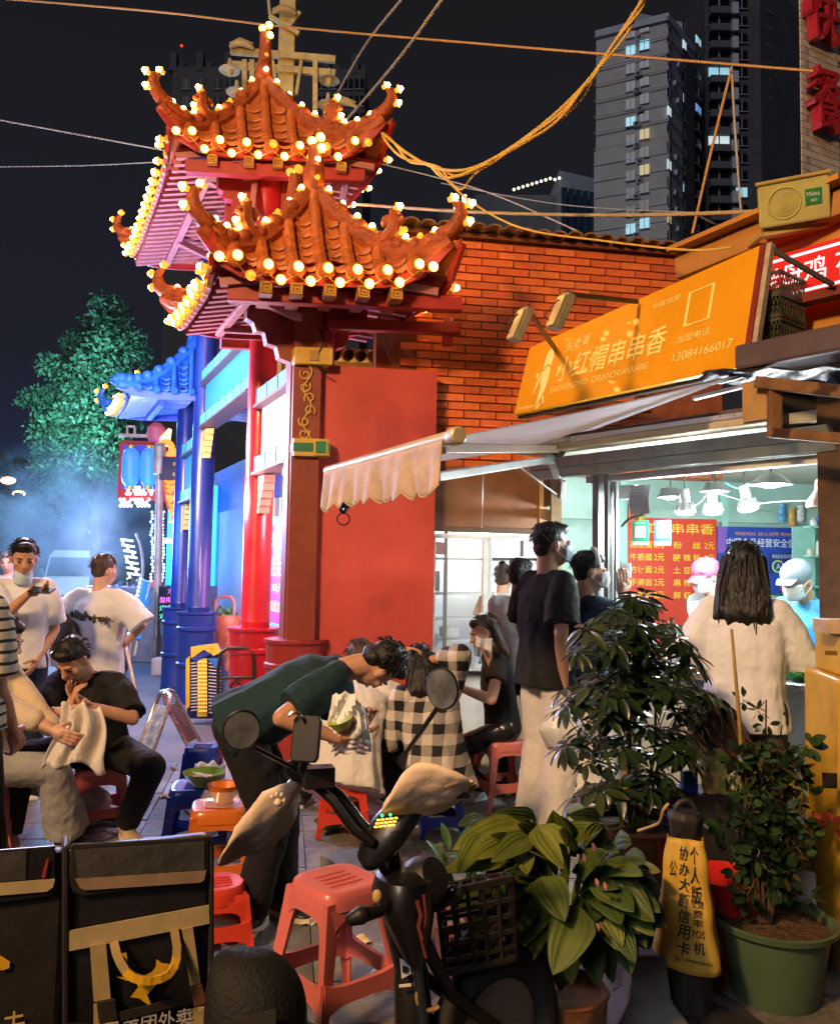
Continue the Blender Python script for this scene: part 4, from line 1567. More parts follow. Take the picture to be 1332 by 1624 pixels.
# wall shelf with bottles
q = RB(1292, 930, .25)
sh = thing('wall_shelf', 'small mint wall shelf beside the blue board, with condiment bottles', 'shelf', q)
for py in (836, 882, 930):
 mb = MB()
 a = RB(1274, py, .2)
 mb.box(a + bd * .14, (.30, .2, .018), Aw)
 mb.build('shelf_board', M('post_mint'), sh, smooth=False)
mb = MB()
a, b_ = RB(1274, 836, .2), RB(1274, 985, .2)
mb.bar(a, b_, .02, .2)
mb.build('shelf_side', M('post_mint'), sh, smooth=False)
bt = [((1284, 882), (.55, .42, .36), .06, .035), ((1297, 882), (.75, .78, .74), .12, .026), ((1304, 882), (.05, .35, .12), .15, .028), ((1302, 836), (.06, .12, .5), .11, .04), ((1290, 836), (.7, .7, .7), .07, .03)]
for i, ((px, py), c_, h_, r_) in enumerate(bt):
 q = RB(px, py - 2, .2)
 m = MB()
 m.lathe([(0, 0), (r_, 0), (r_, h_ * .7), (r_ * .45, h_ * .85), (r_ * .45, h_), (0, h_)], q, n=12)
 o = m.build('bottle', M('bottle%d' % i, c_, .3, var=.1), None, base=q)
 tag(o, ('squat beige jar on the middle of the mint shelf', 'white sauce bottle on the mint shelf', 'tall green sauce bottle on the mint shelf', 'blue tin on top of the mint shelf', 'small white pot on top of the mint shelf')[i], 'bottle', 'condiments on the wall shelf')
# payment cards and papers at the hatch (the codes themselves left out)
def card(px0, py0, px1, py1, mat, label, inset=None, off=-.04, head=None, tilt=0):
 off -= .42
 O, X, Y = rect(lambda a, b: RS(a, b, off), px0, py0, px1, py1)
 t = thing('payment_card', label, 'card', O)
 m = MB()
 m.slab([O, O + X, O + X + Y + sn * tilt, O + Y + sn * tilt], -sn * .004)
 m.build('card', mat, t, smooth=False)
 if inset:
  m = MB()
  m.slab([O + X * .16 + Y * .30 + sn * .002, O + X * .84 + Y * .30 + sn * .002, O + X * .84 + Y * .78 + sn * .002, O + X * .16 + Y * .78 + sn * .002], sn * .002)
  m.build('white_field', inset, t, smooth=False)
 if head:
  text(head, O + X * .2 + Y * .85, X, Y, X.length * .6, Y.length * .08, wht_ink, t, lift=.004)
 m = MB()
 m.slab([O + X * .0 + Y * 0 + sn * .002, O + X + sn * .002, O + X + Y * .16 + sn * .002, O + Y * .16 + sn * .002], sn * .002)
 m.build('pale_foot', M('card_white', (.78, .8, .8), .4, var=.05), t, smooth=False)
 return t
card(1003, 825, 1028, 865, M('card_green', (.03, .42, .20), .35, var=.05), 'green payment card hanging over the left of the red menu', M('card_white'), head='推荐使用')
card(1037, 825, 1063, 865, M('card_blue', (.03, .15, .50), .35, var=.05), 'blue payment card hanging over the menu beside the green one', M('card_white'), head='支付宝')
card(960, 856, 975, 882, M('card_white'), 'small white card stuck on the hatch frame above the headband', M('card_pale', (.6, .7, .75), .4, var=.05), off=.04)
card(982, 893, 1000, 916, M('card_pale'), 'pale blue sticker low on the left of the red menu', M('card_white'))
O, X, Y = rect(lambda a, b: RS(a, b, -.06), 999, 768, 1030, 816)
t = tag(MB().grid(lambda u, v: O + X * u + Y * v + sn * .02 * sin(v * 3) + V((.02 * v * .5, 0, 0)), 4, 6).build('paper_notice', M('paper_grey', (.50, .52, .58), .7, var=.12, sc=12), None, base=O), 'curling grey paper notice taped under the hatch header', 'notice')
for i in range(4):
 text('营业时间' if i % 2 else '今日特价', O + X * .15 + Y * (.52 + .11 * i) + V((0, 0, .01)), X, Y, X.length * .7, Y.length * .06, M('ink_grey', (.12, .12, .14), .6, var=0), t, lift=.028)
mb = MB()
q = RS(980, 792, -.1)
mb.slab([q, q + sd * .13, q + sd * .13 + V((0, 0, .09)), q + V((0, 0, .09))], -sn * .05)
o = tag(mb.build('switch_box', M('card_white'), None, smooth=False, base=q), 'white switch box at the top left corner of the hatch', 'switch')
cable([(985, 835, 5.7), (1000, 822, 5.65), (1022, 816, 5.6)], .008, M('cable_black'), 'black hose curving past the green payment card')
# lamps under the ceiling
lw = M('lamp_white', (.36, .38, .38), .35, var=.06)
lg = M('lamp_shade_dark', (.10, .11, .11), .35, .4, var=.2)
glow = EM('lamp_glow', (.85, .97, 1.0), 16)
lampw = []
def dish_lamp(px, py, Y, r, label):
 q = P(px, py, Y)
 t = thing('dish_lamp', label, 'lamp', q, 'lamps under the shop ceiling')
 m = MB()
 m.lathe([(.03, .06), (.06, .05), (r * .8, .015), (r, 0), (r * .98, -.008), (r * .7, .002), (0, .01)], q, n=24)
 m.build('shade', lg, t)
 m = MB()
 m.lathe([(0, -.022), (r * .35, -.02), (r * .62, -.006), (r * .62, .0), (0, .002)], q, n=20)
 m.build('diffuser', glow, t)
 m = MB()
 m.tube([q + V((0, 0, .05)), q + V((.01, 0, .14)), V((q.x, q.y, 2.33))], .005, 6)
 m.build('cord', M('flex_dark', (.05, .05, .05), .5), t)
 room_light(q - V((0, 0, .16)), 23)
def spot_bulb(px, py, Y, label, ax=(0, -.15, -1)):
 q = P(px, py, Y)
 t = thing('spot_bulb', label, 'lamp', q, 'lamps under the shop ceiling')
 A_ = frame(-V(ax))
 m = MB()
 m.lathe([(.028, .15), (.032, .08), (.034, .06), (.055, .03), (.064, .0), (.060, -.008)], q, A_, 18)
 for i in range(10):
  a_ = 2 * pi * i / 10
  m.bar(q + A_ @ V((.046 * cos(a_), .046 * sin(a_), .055)), q + A_ @ V((.064 * cos(a_), .064 * sin(a_), .006)), .006, .012)
 m.build('housing', lw, t)
 m = MB()
 m.lathe([(0, -.014), (.05, -.012), (.058, -.004), (.058, .0), (0, .002)], q, A_, 16)
 m.build('lens', glow, t)
 m = MB()
 e = q + A_ @ V((0, 0, .15))
 m.tube([e, e + V((.0, 0, .06)), V((e.x + .02, e.y, 2.33))], .005, 6)
 m.build('cord', M('flex_dark'), t)
 room_light(q + V(ax).normalized() * .17, 25)
dish_lamp(1062, 787, 5.6, .085, 'leftmost dish lamp under the shop ceiling')
dish_lamp(1222, 767, 4.9, .125, 'largest dark dish lamp near the top right of the hatch')
spot_bulb(1087, 812, 5.5, 'left spot bulb hanging over the red menu')
spot_bulb(1131, 812, 5.6, 'middle pale spot bulb between the two white ones')
spot_bulb(1187, 806, 5.3, 'right tilted spot bulb above the long haired customer', (.1, -.25, -1))
dish_lamp(1133, 778, 5.5, .095, 'ring shaped dish fixture above the middle spot bulb')
q = P(1302, 795, 4.75)
t = thing('hanging_lamp', 'unlit pinkish bell lamp at the right end of the hatch', 'lamp', q)
m = MB()
m.lathe([(.03, .12), (.035, .06), (.075, .0), (.08, -.03), (.07, -.035)], q, n=18)
m.build('shade', M('lamp_pink', (.55, .4, .34), .5, var=.2), t)
m = MB()
m.tube([q + V((0, 0, .1)), q + V((.01, 0, .2)), V((q.x - .02, q.y, 2.32))], .02, 7)
m.build('cord', M('lamp_pink'), t)
cable([(1055, 785, 5.55), (1078, 805, 5.5), (1105, 800, 5.5), (1128, 782, 5.5), (1165, 790, 5.3), (1195, 798, 5.2), (1240, 795, 5.0), (1310, 793, 4.75)], .003, M('flex_grey', (.2, .2, .2), .5), 'white flex looping between the lamps in the shop', n=40)
cable([(1150, 765, 5.4), (1175, 775, 5.3), (1200, 760, 5.1)], .005, M('cable_blue', (.08, .35, .6), .4), 'pale blue flex looped above the middle lamps')
# food on the counter
fr = random.Random(21)
food_cols = [(.55, .25, .08), (.6, .5, .3), (.35, .08, .04), (.62, .6, .5), (.15, .35, .08), (.5, .12, .05)]
labs = ['steel tray of fried skewers nearest the left frame', 'steel tray of pale dumplings on the counter', 'steel tray of dark red sausages on the counter', 'steel tray of tofu pieces behind the shrub', 'steel tray of leafy greens on the counter', 'steel tray of spicy skewers on the counter', 'steel tray of snacks at the right end of the counter']
for i in range(7):
 s_ = s0 + .14 + i * .235
 c = SF(s_, .965, -.14)
 t = thing('food_tray', labs[i], 'tray', c, 'food trays on the counter')
 m = MB()
 m.box(c + V((0, 0, .012)), (.21, .32, .024), As)
 m.build('tray', M('steel_tray', (.6, .62, .62), .2, .9, var=.1), t, smooth=False, bev=.004)
 m = MB()
 for k in range(34):
  p = c + As @ V((fr.uniform(-.085, .085), fr.uniform(-.14, .14), .03 + fr.uniform(0, .025)))
  m.ell(p, (fr.uniform(.012, .02), fr.uniform(.02, .045), .012), RZ(fr.uniform(0, 3)), n=6, m=4)
 fo = m.build('food', M('food%d' % (i % 6), food_cols[i % 6], .4, var=.4, sc=20), t)
 fo['kind'] = 'stuff'
cl_r = random.Random(77)
def lathe_thing(nm, prof, c, mat, label, cat, group=None, n=18):
 m = MB()
 m.lathe(prof, c, n=n)
 return tag(m.build(nm, mat, None, base=c), label, cat, group)
def bottle_prof(h, r):
 return [(0, 0), (r, 0), (r, h * .62), (r * .42, h * .8), (r * .42, h * .97), (r * .5, h), (0, h)]
for k, (s_, of, h, r, cc, lb) in enumerate(((s0 + .10, -.44, .22, .035, (.35, .03, .02), 'red chilli sauce bottle at the back left of the counter'), (s0 + .20, -.46, .26, .032, (.06, .02, .01), 'dark soy sauce bottle at the back of the counter'), (s0 + .30, -.43, .2, .035, (.5, .45, .1), 'yellow mustard bottle at the back of the counter'),
  (s0 + 1.30, -.46, .25, .035, (.05, .25, .1), 'green vinegar bottle at the right of the counter'), (s0 + 1.40, -.43, .22, .034, (.5, .1, .05), 'orange red sauce bottle at the right of the counter'))):
 lathe_thing('bottle', bottle_prof(h, r), SF(s_, .962, of), M('sauce%d' % k, cc, .25, var=.1, coat=.3), lb, 'bottle', 'sauce bottles on the counter')
for k, (s_, hgt) in enumerate(((s0 + .48, 6), (s0 + .62, 9))):
 c = SF(s_, .962, -.45)
 prof = [(0, 0)]
 for i in range(hgt):
  prof += [(.045, i * .022), (.062, i * .022 + .02)]
 lathe_thing('bowl_stack', prof + [(.05, hgt * .022), (0, hgt * .022 - .03)], c, M('bowl_white', (.7, .7, .68), .3, var=.05), ('short', 'tall')[k] + ' stack of white bowls at the back of the counter', 'bowls')
for k, px in enumerate((1003, 1018, 1240, 1256, 1270)):
 q = RB(px, 800 + (k % 2) * 6, .12)
 m = MB()
 m.grid(lambda u, v: q + bd * ((u - .5) * .07) + V((0, 0, -.16 * v)) + bn * (.02 * sin(u * pi) * (1 - v * .4) + .006 * sin(v * 19 + k)), 6, 8)
 tag(m.build('hanging_packet', M('packet%d' % k, ((.55, .1, .05), (.6, .5, .1), (.1, .3, .5), (.5, .3, .1), (.6, .6, .6))[k], .3, var=.4, sc=25), None, base=q, solid=.003), ('red', 'yellow', 'blue', 'brown', 'silver')[k] + ' snack packet hanging on the rail of the shop back wall', 'packet', 'packets on the wall rail')
q = SF(s1 - .22, .965, -.02)
m = MB()
for k in range(26):
 p = q + As @ V((fr.uniform(-.11, .11), fr.uniform(-.06, .06), fr.uniform(.01, .06)))
 Am = frame(rnd_dir(fr))
 m.grid(lambda u, v: p + Am @ V(((u - .5) * .09, (v - .5) * .05, .015 * sin(u * 6))), 3, 2)
tag(m.build('greens', M('lettuce', (.14, .42, .14), .5, var=.4, sc=20), None, base=q), 'heap of bright green lettuce at the right of the counter', 'vegetables', kind=None)
# shelves and appliances seen through the side window
sv = thing('storage_rack', 'white storage rack of boxes seen through the side window', 'rack', WB(.3, 0, -.45))
mb = MB()
for z in (.95, 1.12, 1.32, 1.6):
 mb.bar(WB(.0, z, -.55), WB(.95, z, -.55), .28, .02)
mb.build('shelf', whit, sv, smooth=False)
mb = MB()
q0, q1 = WB(.262, .8, -.30), WB(.262, 2.1, -.30)
mb.bar(q0, q1, .02, .03)
for i in range(40):
 mb.bar(WB(.250, .84 + i * .03, -.285), WB(.274, .84 + i * .03, -.285), .006, .012)
mb.build('perforated_upright', M('dark_steel'), sv, smooth=False)
for k, (a, z, w_, h_, c_, lb) in enumerate(((.15, 1.42, .17, .16, (.2, .24, .24), 'grey box on the rack behind the side window'), (.17, 1.68, .20, .10, (.4, .12, .08), 'reddish packet high on the rack behind the window'), (.33, 1.02, .13, .08, (.6, .62, .6), 'pale carton low on the rack behind the window'), (.15, .96, .15, .09, (.7, .72, .72), 'white bowl stack behind the window corner'))):
 m = MB()
 m.box(WB(a, z, -.45), (w_, .15, h_), Aw)
 tag(m.build('storage_box', M('rackbox%d' % k, c_, .5, var=.2), None, smooth=False, bev=.008, base=WB(a, z - h_ / 2, -.45)), lb, 'box', 'boxes on the storage rack')
for k, (a, z, r_, lb) in enumerate(((.22, .80, .10, 'white plastic basin on the sill below the window'), (.40, .80, .07, 'small white bowl on the window sill'))):
 m = MB()
 q = WB(a, z - .005, .0)
 m.lathe([(0, .0), (r_ * .7, .0), (r_, .07), (r_ * 1.05, .072), (r_ * .96, .066), (r_ * .68, .01), (0, .01)], q, n=22)
 tag(m.build('basin', whit, None, base=q), lb, 'basin')

# ------------------------------------------------------------------ awning
aw = thing('awning', 'retractable awning with grey fabric and scalloped pink valance over the hatch', 'awning', SF(.9, 2.4, .2))
fab = M('awning_fabric', (.50, .53, .60), .55, var=.18, sc=3, stretch=(1, 1, 1), bump=.12, bsc=18)
FN, FF = P(712, 688, 3.46), P(522, 752, 4.72)            # front bar, near and far ends
BN_, BF = P(1175, 594, 4.5), P(880, 704, 5.8)
zf = (FN.z + FF.z) / 2
FN.z = FF.z = zf
def fabp(u, v):                                           # u: near to far, v: back to front
 a = BN_.lerp(BF, u)
 b_ = FN.lerp(FF, u)
 p = a.lerp(b_, v)
 return p - V((0, 0, .02 * sin(pi * v) * (.6 + .4 * sin(u * 9)) + .004 * sin(u * 40) * sin(pi * v)))
_n, _l = fab.node_tree.nodes, fab.node_tree.links
_t, _x = _n.new('ShaderNodeBsdfTranslucent'), _n.new('ShaderNodeMixShader')
_t.inputs[0].default_value = (.72, .80, .98, 1)
_x.inputs[0].default_value = .8
_l.new(_n['Principled BSDF'].outputs[0], _x.inputs[1])
_l.new(_t.outputs[0], _x.inputs[2])
_l.new(_x.outputs[0], _n['Material Output'].inputs[0])
m = MB()
m.grid(fabp, 26, 14)
m.build('fabric', fab, aw, solid=.004)
tan_bar = M('front_bar_cream', (.52, .43, .26), .4, .2, var=.12)
fd = (FF - FN).normalized()
m = MB()
m.tube([FN - fd * .02, FF + fd * .02], .030, 14)
br = m.build('front_bar', tan_bar, aw)
m = MB()
m.tube([FN - fd * .09, FN - fd * .082, FN - fd * .03, FN - fd * .022], [.030, .038, .038, .032], 14)
m.build('end_cap', tan_bar, br)
vm = M('valance_pink', (.56, .42, .34), .75, var=.2, sc=6, bump=.2, bsc=60, dirt=.25)
drop = .215
nsc = 12
m = MB()
def val(u, v):
 p = FN.lerp(FF, u)
 out = V((-fd.y, fd.x, 0)) * -1
 if out.dot(V((0, -1, 0))) < 0:
  out = -out
 dz = drop * (1 + .03 * sin(u * 7)) - .035 * (1 - abs(sin(u * nsc * pi)))
 return p + out * (.030 + (.012 * sin(u * 52) + .016 * sin(u * 23 + 1)) * v) - V((0, 0, .012 + dz * v)) + fd * .05 * v * u
m.grid(val, 144, 12)
vo = m.build('valance', vm, aw, ang=60, solid=.003)
m = MB()
m.tube([val(i / 144, 1) for i in range(145)], .004, 5)
m.build('valance_trim', M('trim_cream', (.6, .5, .3), .7, var=.1), aw)
# casing along the wall and folding arms
cs_m = M('casing_brown', (.10, .055, .05), .5, var=.2, sc=4)
for (off, z, w_, h_, mt) in ((.24, 2.365, .09, .04, cs_m), (.30, 2.335, .09, .035, M('casing_silver', (.55, .55, .55), .3, .7, var=.1)), (.27, 2.31, .14, .06, tan_bar)):
 m = MB()
 m.bar(SF(-.05, z, off), SF(s1 - .12, z, off), w_, h_)
 m.build('casing', mt, aw, smooth=False, bev=.008)
arm_w = M('arm_white', (.58, .60, .58), .35, .3, var=.1)
e1 = P(886, 712, 5.45)
m = MB()
m.bar(P(700, 711, 3.75), e1, .04, .05)
m.build('folding_arm', M('arm_brown', (.28, .19, .13), .45, .2, var=.15), aw, smooth=False, bev=.006)
m = MB()
m.ell(e1, (.05, .05, .055), n=12)
m.build('elbow', dkst, aw)
e2 = P(868, 729, 5.5)
m = MB()
m.bar(P(692, 756, 4.1), e2, .04, .045)
m.build('folding_arm', arm_w, aw, smooth=False, bev=.006)
m = MB()
m.box(P(868, 728, 5.5), (.07, .06, .07), As)
m.bar(P(872, 722, 5.55), P(885, 756, 5.7), .05, .05)
m.bar(P(893, 762, 5.75), P(890, 790, 5.8), .035, .05)
m.build('bracket', arm_w, aw, smooth=False, bev=.005)
m = MB()
m.tube([P(826, 742, 5.4), P(885, 786, 5.8)], .006, 6)
m.build('stay_rod', arm_w, aw)
m = MB()
q = P(545, 806, 4.72)
for k in range(7):
 m.torus(q + V((fr.uniform(-.02, .02), fr.uniform(-.02, .02), .02 + fr.uniform(-.03, .04))), fr.uniform(.02, .04), .008, frame(rnd_dir(fr)), 10, 5)
m.torus(q - V((0, 0, .06)), .035, .004, frame((0, 1, .3)), 14, 5)
tag(m.build('wire_coil', M('cable_black'), None, base=q), 'tangle of black wire hanging under the far end of the valance', 'wire')

# ------------------------------------------------------------------ yellow signboard
SB = {k: P(*v) for k, v in dict(bl=(815, 657, 5.9), br=(1176, 581, 4.5), tl=(840, 551, 5.98), tr=(1205, 389, 4.6)).items()}
SB['tr'] = hit(1205, 389, SB['bl'], (SB['br'] - SB['bl']).cross(SB['tl'] - SB['bl']).normalized())
sgn = thing('signboard', 'large slanted orange yellow snack shop sign above the awning', 'sign', (SB['bl'] + SB['br']) / 2)
sy = M('sign_orange', (.72, .32, .010), .30, var=.12, sc=1.4, coat=.25, bump=.05, bsc=5)
m = MB()
Ns = (SB['br'] - SB['bl']).cross(SB['tl'] - SB['bl']).normalized()
m.add([SB['bl'], SB['br'], SB['tr'], SB['tl']] + [SB[k] - Ns * .03 for k in ('bl', 'br', 'tr', 'tl')], [(0, 1, 2, 3), (7, 6, 5, 4), (0, 4, 5, 1), (3, 2, 6, 7), (0, 3, 7, 4), (1, 5, 6, 2)])
m.build('panel', sy, sgn, smooth=False)
m = MB()
e0, e1_ = SB['br'] - Ns * .02, SB['tr'] - Ns * .02
dx = (SB['br'] - SB['bl']).normalized()
m.bar(e0 + dx * .02, e1_ + dx * .02, .035, .05, Ns)
m.build('edge_strip', M('sign_edge_red', (.20, .02, .012), .5, var=.2), sgn, smooth=False)
m = MB()
m.bar(e0 + dx * .055, e1_ + dx * .055, .03, .04, Ns)
m.build('edge_frame', M('edge_pale', (.42, .32, .22), .6, var=.3, sc=15), sgn, smooth=False)
m = MB()
m.bar(SB['bl'] - Ns * .06, SB['br'] - Ns * .06, .04, .02)
m.build('bottom_rail', dkst, sgn, smooth=False)
def SU(u, v):
 a = SB['bl'].lerp(SB['br'], u)
 b_ = SB['tl'].lerp(SB['tr'], u)
 return a.lerp(b_, v)
gold_ink = M('sign_gold', (.95, .80, .25), .4, var=.06)
pale_ink = M('sign_pale_gold', (.95, .80, .36), .4, var=.06)
Xs = (SB['br'] - SB['bl'])
def stext(s_, u, v, wu, hv, mat=gold_ink, bold=.0, sh=.10):
 Yl = (SU(u, 1) - SU(u, 0)).length
 text(s_, SU(u, v) + Ns * .001, SU(u + .1, v) - SU(u, v), SU(u, v + .1) - SU(u, v), Xs.length * wu, Yl * hv, mat, sgn, bold=bold, shear=sh)
stext('关老哥', .215, .69, .12, .14)
stext('小红帽串串香', .19, .31, .50, .33, gold_ink, bold=.008)
stext('XIAOHONGMAO   CHUANCHUANXIANG', .175, .18, .46, .085)
stext('中餐加盟', .61, .80, .11, .065)
stext('加盟电话:', .74, .35, .13, .075)
stext('13084166017', .735, .18, .22, .085)
stext('关老哥串串香', .015, .035, .13, .055)
# emblem: capped figure silhouette
def sh_poly(pts, lift=.003):
 m = MB()
 m.add([SU(u, v) + Ns * lift for u, v in pts], [tuple(range(len(pts)))])
 return m
Ue = lambda x, y: (.085 + x * .085, .06 + y * .80)
m = sh_poly([Ue(*p) for p in ((.30, .62), (.36, .86), (.55, .98), (.76, .96), (.86, .82), (.82, .64), (.58, .70))])
for pts in (((.34, .58), (.60, .66), (.82, .60), (.84, .40), (.70, .20), (.52, .06), (.40, .0), (.36, .10), (.42, .30), (.30, .40)),
   ((.26, .60), (.32, .58), (.22, .40), (.06, .22), (.0, .24), (.12, .44)),
   ((.66, .12), (.74, .16), (.86, .02), (.78, .0)), ((.40, -.04), (.50, .02), (.62, -.03), (.48, -.08))):
 m.add([SU(*Ue(*p)) + Ns * .003 for p in pts], [tuple(range(len(pts)))])
m.build('emblem', pale_ink, sgn, smooth=False)
m = MB()
for (u0, v0, u1, v1) in ((.755, .50, .765, .83), (.845, .50, .855, .83)):
 m.add([SU(u0, v0) + Ns * .003, SU(u1, v0) + Ns * .003, SU(u1, v1) + Ns * .003, SU(u0, v1) + Ns * .003], [(0, 1, 2, 3)])
for (v0, v1) in ((.50, .512), (.818, .83)):
 m.add([SU(.765, v0) + Ns * .003, SU(.845, v0) + Ns * .003, SU(.845, v1) + Ns * .003, SU(.765, v1) + Ns * .003], [(0, 1, 2, 3)])
m.build('square_outline', gold_ink, sgn, smooth=False)
# two unlit flood lamps on arms over the sign
lm_m = M('lamp_tan', (.32, .26, .14), .5, .2, var=.3, sc=10)
for k, ((hx, hy, hY), (bx, by, bY), lab) in enumerate((((826, 515, 4.7), (880, 553, 5.75), 'lower left sign lamp on a thin arm in front of the bricks'), ((890, 494, 4.4), (1010, 478, 5.2), 'upper sign lamp on a dark arm reaching over the sign'))):
 hpt, bpt = P(hx, hy, hY), P(bx, by, bY)
 t = thing('sign_lamp', lab, 'lamp', bpt, 'unlit lamps over the yellow sign')
 dh = (P(hx + 10, hy - 24, hY) - P(hx - 10, hy + 24, hY)).normalized()
 top = hpt + dh * .10
 m = MB()
 m.bar(top, bpt, .022, .026)
 m.build('arm', dkst if k else M('arm_rust', (.3, .12, .04), .6, var=.3), t, smooth=False)
 m = MB()
 m.box(hpt, (.05, .10, .20), frame(dh, V((1, .35, 0))), mi=0)
 m.box(hpt + V((-.03, -.02, 0)), (.012, .085, .18), frame(dh, V((1, .35, 0))), mi=1)
 m.build('lamp_head', [lm_m, M('lamp_glass', (.45, .36, .16), .2, var=.1)], t, smooth=False, bev=.008)
 m = MB()
 m.ell(top, (.022, .022, .022), n=8)
 m.build('joint', dkst, t)
 m = MB()
 m.tube([top, top + V((-.06, -.02, -.04)), hpt + V((-.09, 0, -.02)), hpt - dh * .09], .004, 5)
 m.build('flex', M('cable_black'), t)

# ------------------------------------------------------------------ neighbouring front on the right
nb = thing('neighbour_shop', 'orange painted neighbouring shop front with a long fascia', 'shop', SF(1.9, 0, -.4))
of_m = M('fascia_orange', (.50, .22, .035), .5, var=.18, sc=2, dirt=.15)
m = MB()
m.slab([RS(1085, 560, -.42), RS(1350, 560, -.42), RS(1350, 320, -.42), RS(1085, 440, -.42)], -sn * .1)
m.build('wall', of_m, nb, smooth=False)
m = MB()
a, b_ = RS(1078, 428, -.36), RS(1350, 318, -.36)
m.bar(a, b_, .12, .15)
m.build('fascia', M('fascia_brown', (.40, .18, .04), .5, var=.2, sc=3), nb, smooth=False, bev=.01)
m = MB()
m.bar(a + V((0, 0, .10)) + sn * .05, b_ + V((0, 0, .10)) + sn * .05, .2, .03)
m.build('fascia_flange', of_m, nb, smooth=False)
# red running-text display
O_, X_ = RS(1207, 470, -.30), None
a, b_ = RS(1207, 448, -.30), RS(1350, 352 + 76, -.30)
tl, tr = RS(1207, 420, -.30), RS(1350, 362, -.30)
bl, br_ = RS(1207, 492, -.30), RS(1350, 446, -.30)
ld = thing('led_display', 'red glowing running text display under the orange fascia', 'sign', bl)
zc0, zc1 = (bl.z + br_.z) / 2, (tl.z + tr.z) / 2
m = MB()
Lx = RS(1360, 400, -.30) - RS(1200, 400, -.30)
Lx.z = 0
Ob = RS(1200, 400, -.30)
Ob.z = zc0
hh = zc1 - zc0
m.slab([Ob, Ob + Lx, Ob + Lx + V((0, 0, hh)), Ob + V((0, 0, hh))], -sn * .08)
m.build('cabinet', M('led_red_case', (.35, .01, .01), .4, var=.1, emit=(1, .015, .01), es=.38), ld, smooth=False)
m = MB()
for v in (.12, .88):
 m.bar(Ob + V((0, 0, hh * v)) + sn * .004, Ob + Lx + V((0, 0, hh * v)) + sn * .004, .006, .014)
led_w = EM('led_pink_white', (1.0, .66, .70), 1.5)
m.build('light_line', led_w, ld, smooth=False)
text('老母鸡 花', Ob + Lx * .02 + V((0, 0, hh * .25)), Lx, V((0, 0, 1)), Lx.length * 1.0, hh * .5, led_w, ld, lift=.006, bold=.006)
m = MB()
m.bar(Ob + sn * .02 - V((0, 0, .03)), Ob + Lx + sn * .02 - V((0, 0, .03)), .1, .05)
m.build('shelf', M('led_shelf', (.18, .02, .01), .6), ld, smooth=False)
m = MB()
m.bar(RS(1222, 394, .0), RS(1322, 452, -.2), .02, .025)
tag(m.build('steel_strut', dkst, None, smooth=False, base=RS(1222, 394, .0)), 'thin dark strut crossing the red display', 'strut')
# tiled building with red raised characters
YW = 7.6
tbld = thing('tiled_building', 'cream tiled building corner rising at the top right edge', 'building', P(1300, 300, YW))
q0, q1 = P(1271, 330, YW), P(1400, 330, YW + .55)
up = P(1271, -30, YW).z
dxw = (q1 - q0)
dxw.z = 0
dxn = dxw.normalized()
nw = V((dxn.y, -dxn.x, 0))
m = MB()
m.slab([q0 + V((0, 0, -1.2)), q0 + dxw + V((0, 0, -1.2)), V((q0.x + dxw.x, q0.y + dxw.y, up)), V((q0.x, q0.y, up))], V((.55, .83, 0)) * 3)
m.build('wall', M('tile_grout', (.22, .19, .16), .9, var=.2), tbld, smooth=False)
tmes = []
for c in ((.52, .47, .42), (.47, .42, .37), (.56, .51, .47)):
 b = MB()
 b.box((0, 0, 0), (.112, .014, .060))
 me = b.mesh('tile', smooth=False)
 me.materials.append(M('cream_tile%d' % len(tmes), c, .35, var=.12, sc=9, dirt=.2))
 tmes.append(me)
At = Matrix((dxn, -nw, V((0, 0, 1)))).transposed()
zz = q0.z - .25
r_ = 0
while zz < up - .03:
 for i in range(5):
  inst('tile', fr.choice(tmes), V((q0.x, q0.y, zz)) + dxn * (.06 + i * .118 - (.059 if r_ % 2 and i else 0)) + nw * .004, tbld, At)
 zz += .066
 r_ += 1
red3 = M('letter_red', (.40, .02, .035), .35, var=.2, coat=.3)
sg3 = thing('raised_lettering', 'red raised characters on the cream tiled wall', 'sign', P(1305, 160, YW))
for ch, px, py, hpx in (('快', 1271, 66, 84), ('餐', 1275, 208, 104)):
 o_ = P(px, py, YW) + nw * .13
 text(ch, o_, dxn + V((0, 0, .10)), V((0, 0, 1)), .42, hpx / 1350 * YW, red3, sg3, bold=.008, th=.11, lift=0, name='character')
# air conditioner box
q = P(1257, 318, 4.78)
ac = thing('air_conditioner', 'yellow lit air conditioner unit with a green badge above the fascia', 'air conditioner', q)
A_ac = Matrix((V((.93, -.36, 0)).normalized(), V((.36, .93, 0)).normalized(), V((0, 0, 1)))).transposed() @ Matrix.Rotation(rad(24), 3, 'X') @ Matrix.Rotation(rad(-3), 3, 'Y')
acm = M('ac_cream', (.52, .48, .16), .4, var=.12, sc=5, dirt=.25)
m = MB()
m.box(q, (.37, .30, .24), A_ac)
m.build('case', acm, ac, smooth=False, bev=.012)
m = MB()
m.box(q + A_ac @ V((0, 0, .125)), (.39, .32, .02), A_ac)
m.build('lid', M('ac_lid', (.42, .30, .08), .5, var=.2), ac, smooth=False, bev=.006)
m = MB()
m.box(q + A_ac @ V((.10, -.152, .01)), (.085, .006, .085), A_ac)
bd_ = m.build('badge', M('badge_dkgreen', (.03, .24, .06), .4, var=.1), ac, smooth=False)
text('Midea', q + A_ac @ V((.066, -.156, .012)), A_ac @ V((1, 0, 0)), A_ac @ V((0, 0, 1)), .066, .024, wht_ink, ac, lift=.002)
text('美的', q + A_ac @ V((.085, -.156, -.018)), A_ac @ V((1, 0, 0)), A_ac @ V((0, 0, 1)), .032, .016, wht_ink, ac, lift=.002)
m = MB()
m.torus(q + A_ac @ V((-.05, -.152, .0)), .085, .005, A_ac @ frame((0, 1, 0)), 24, 5)
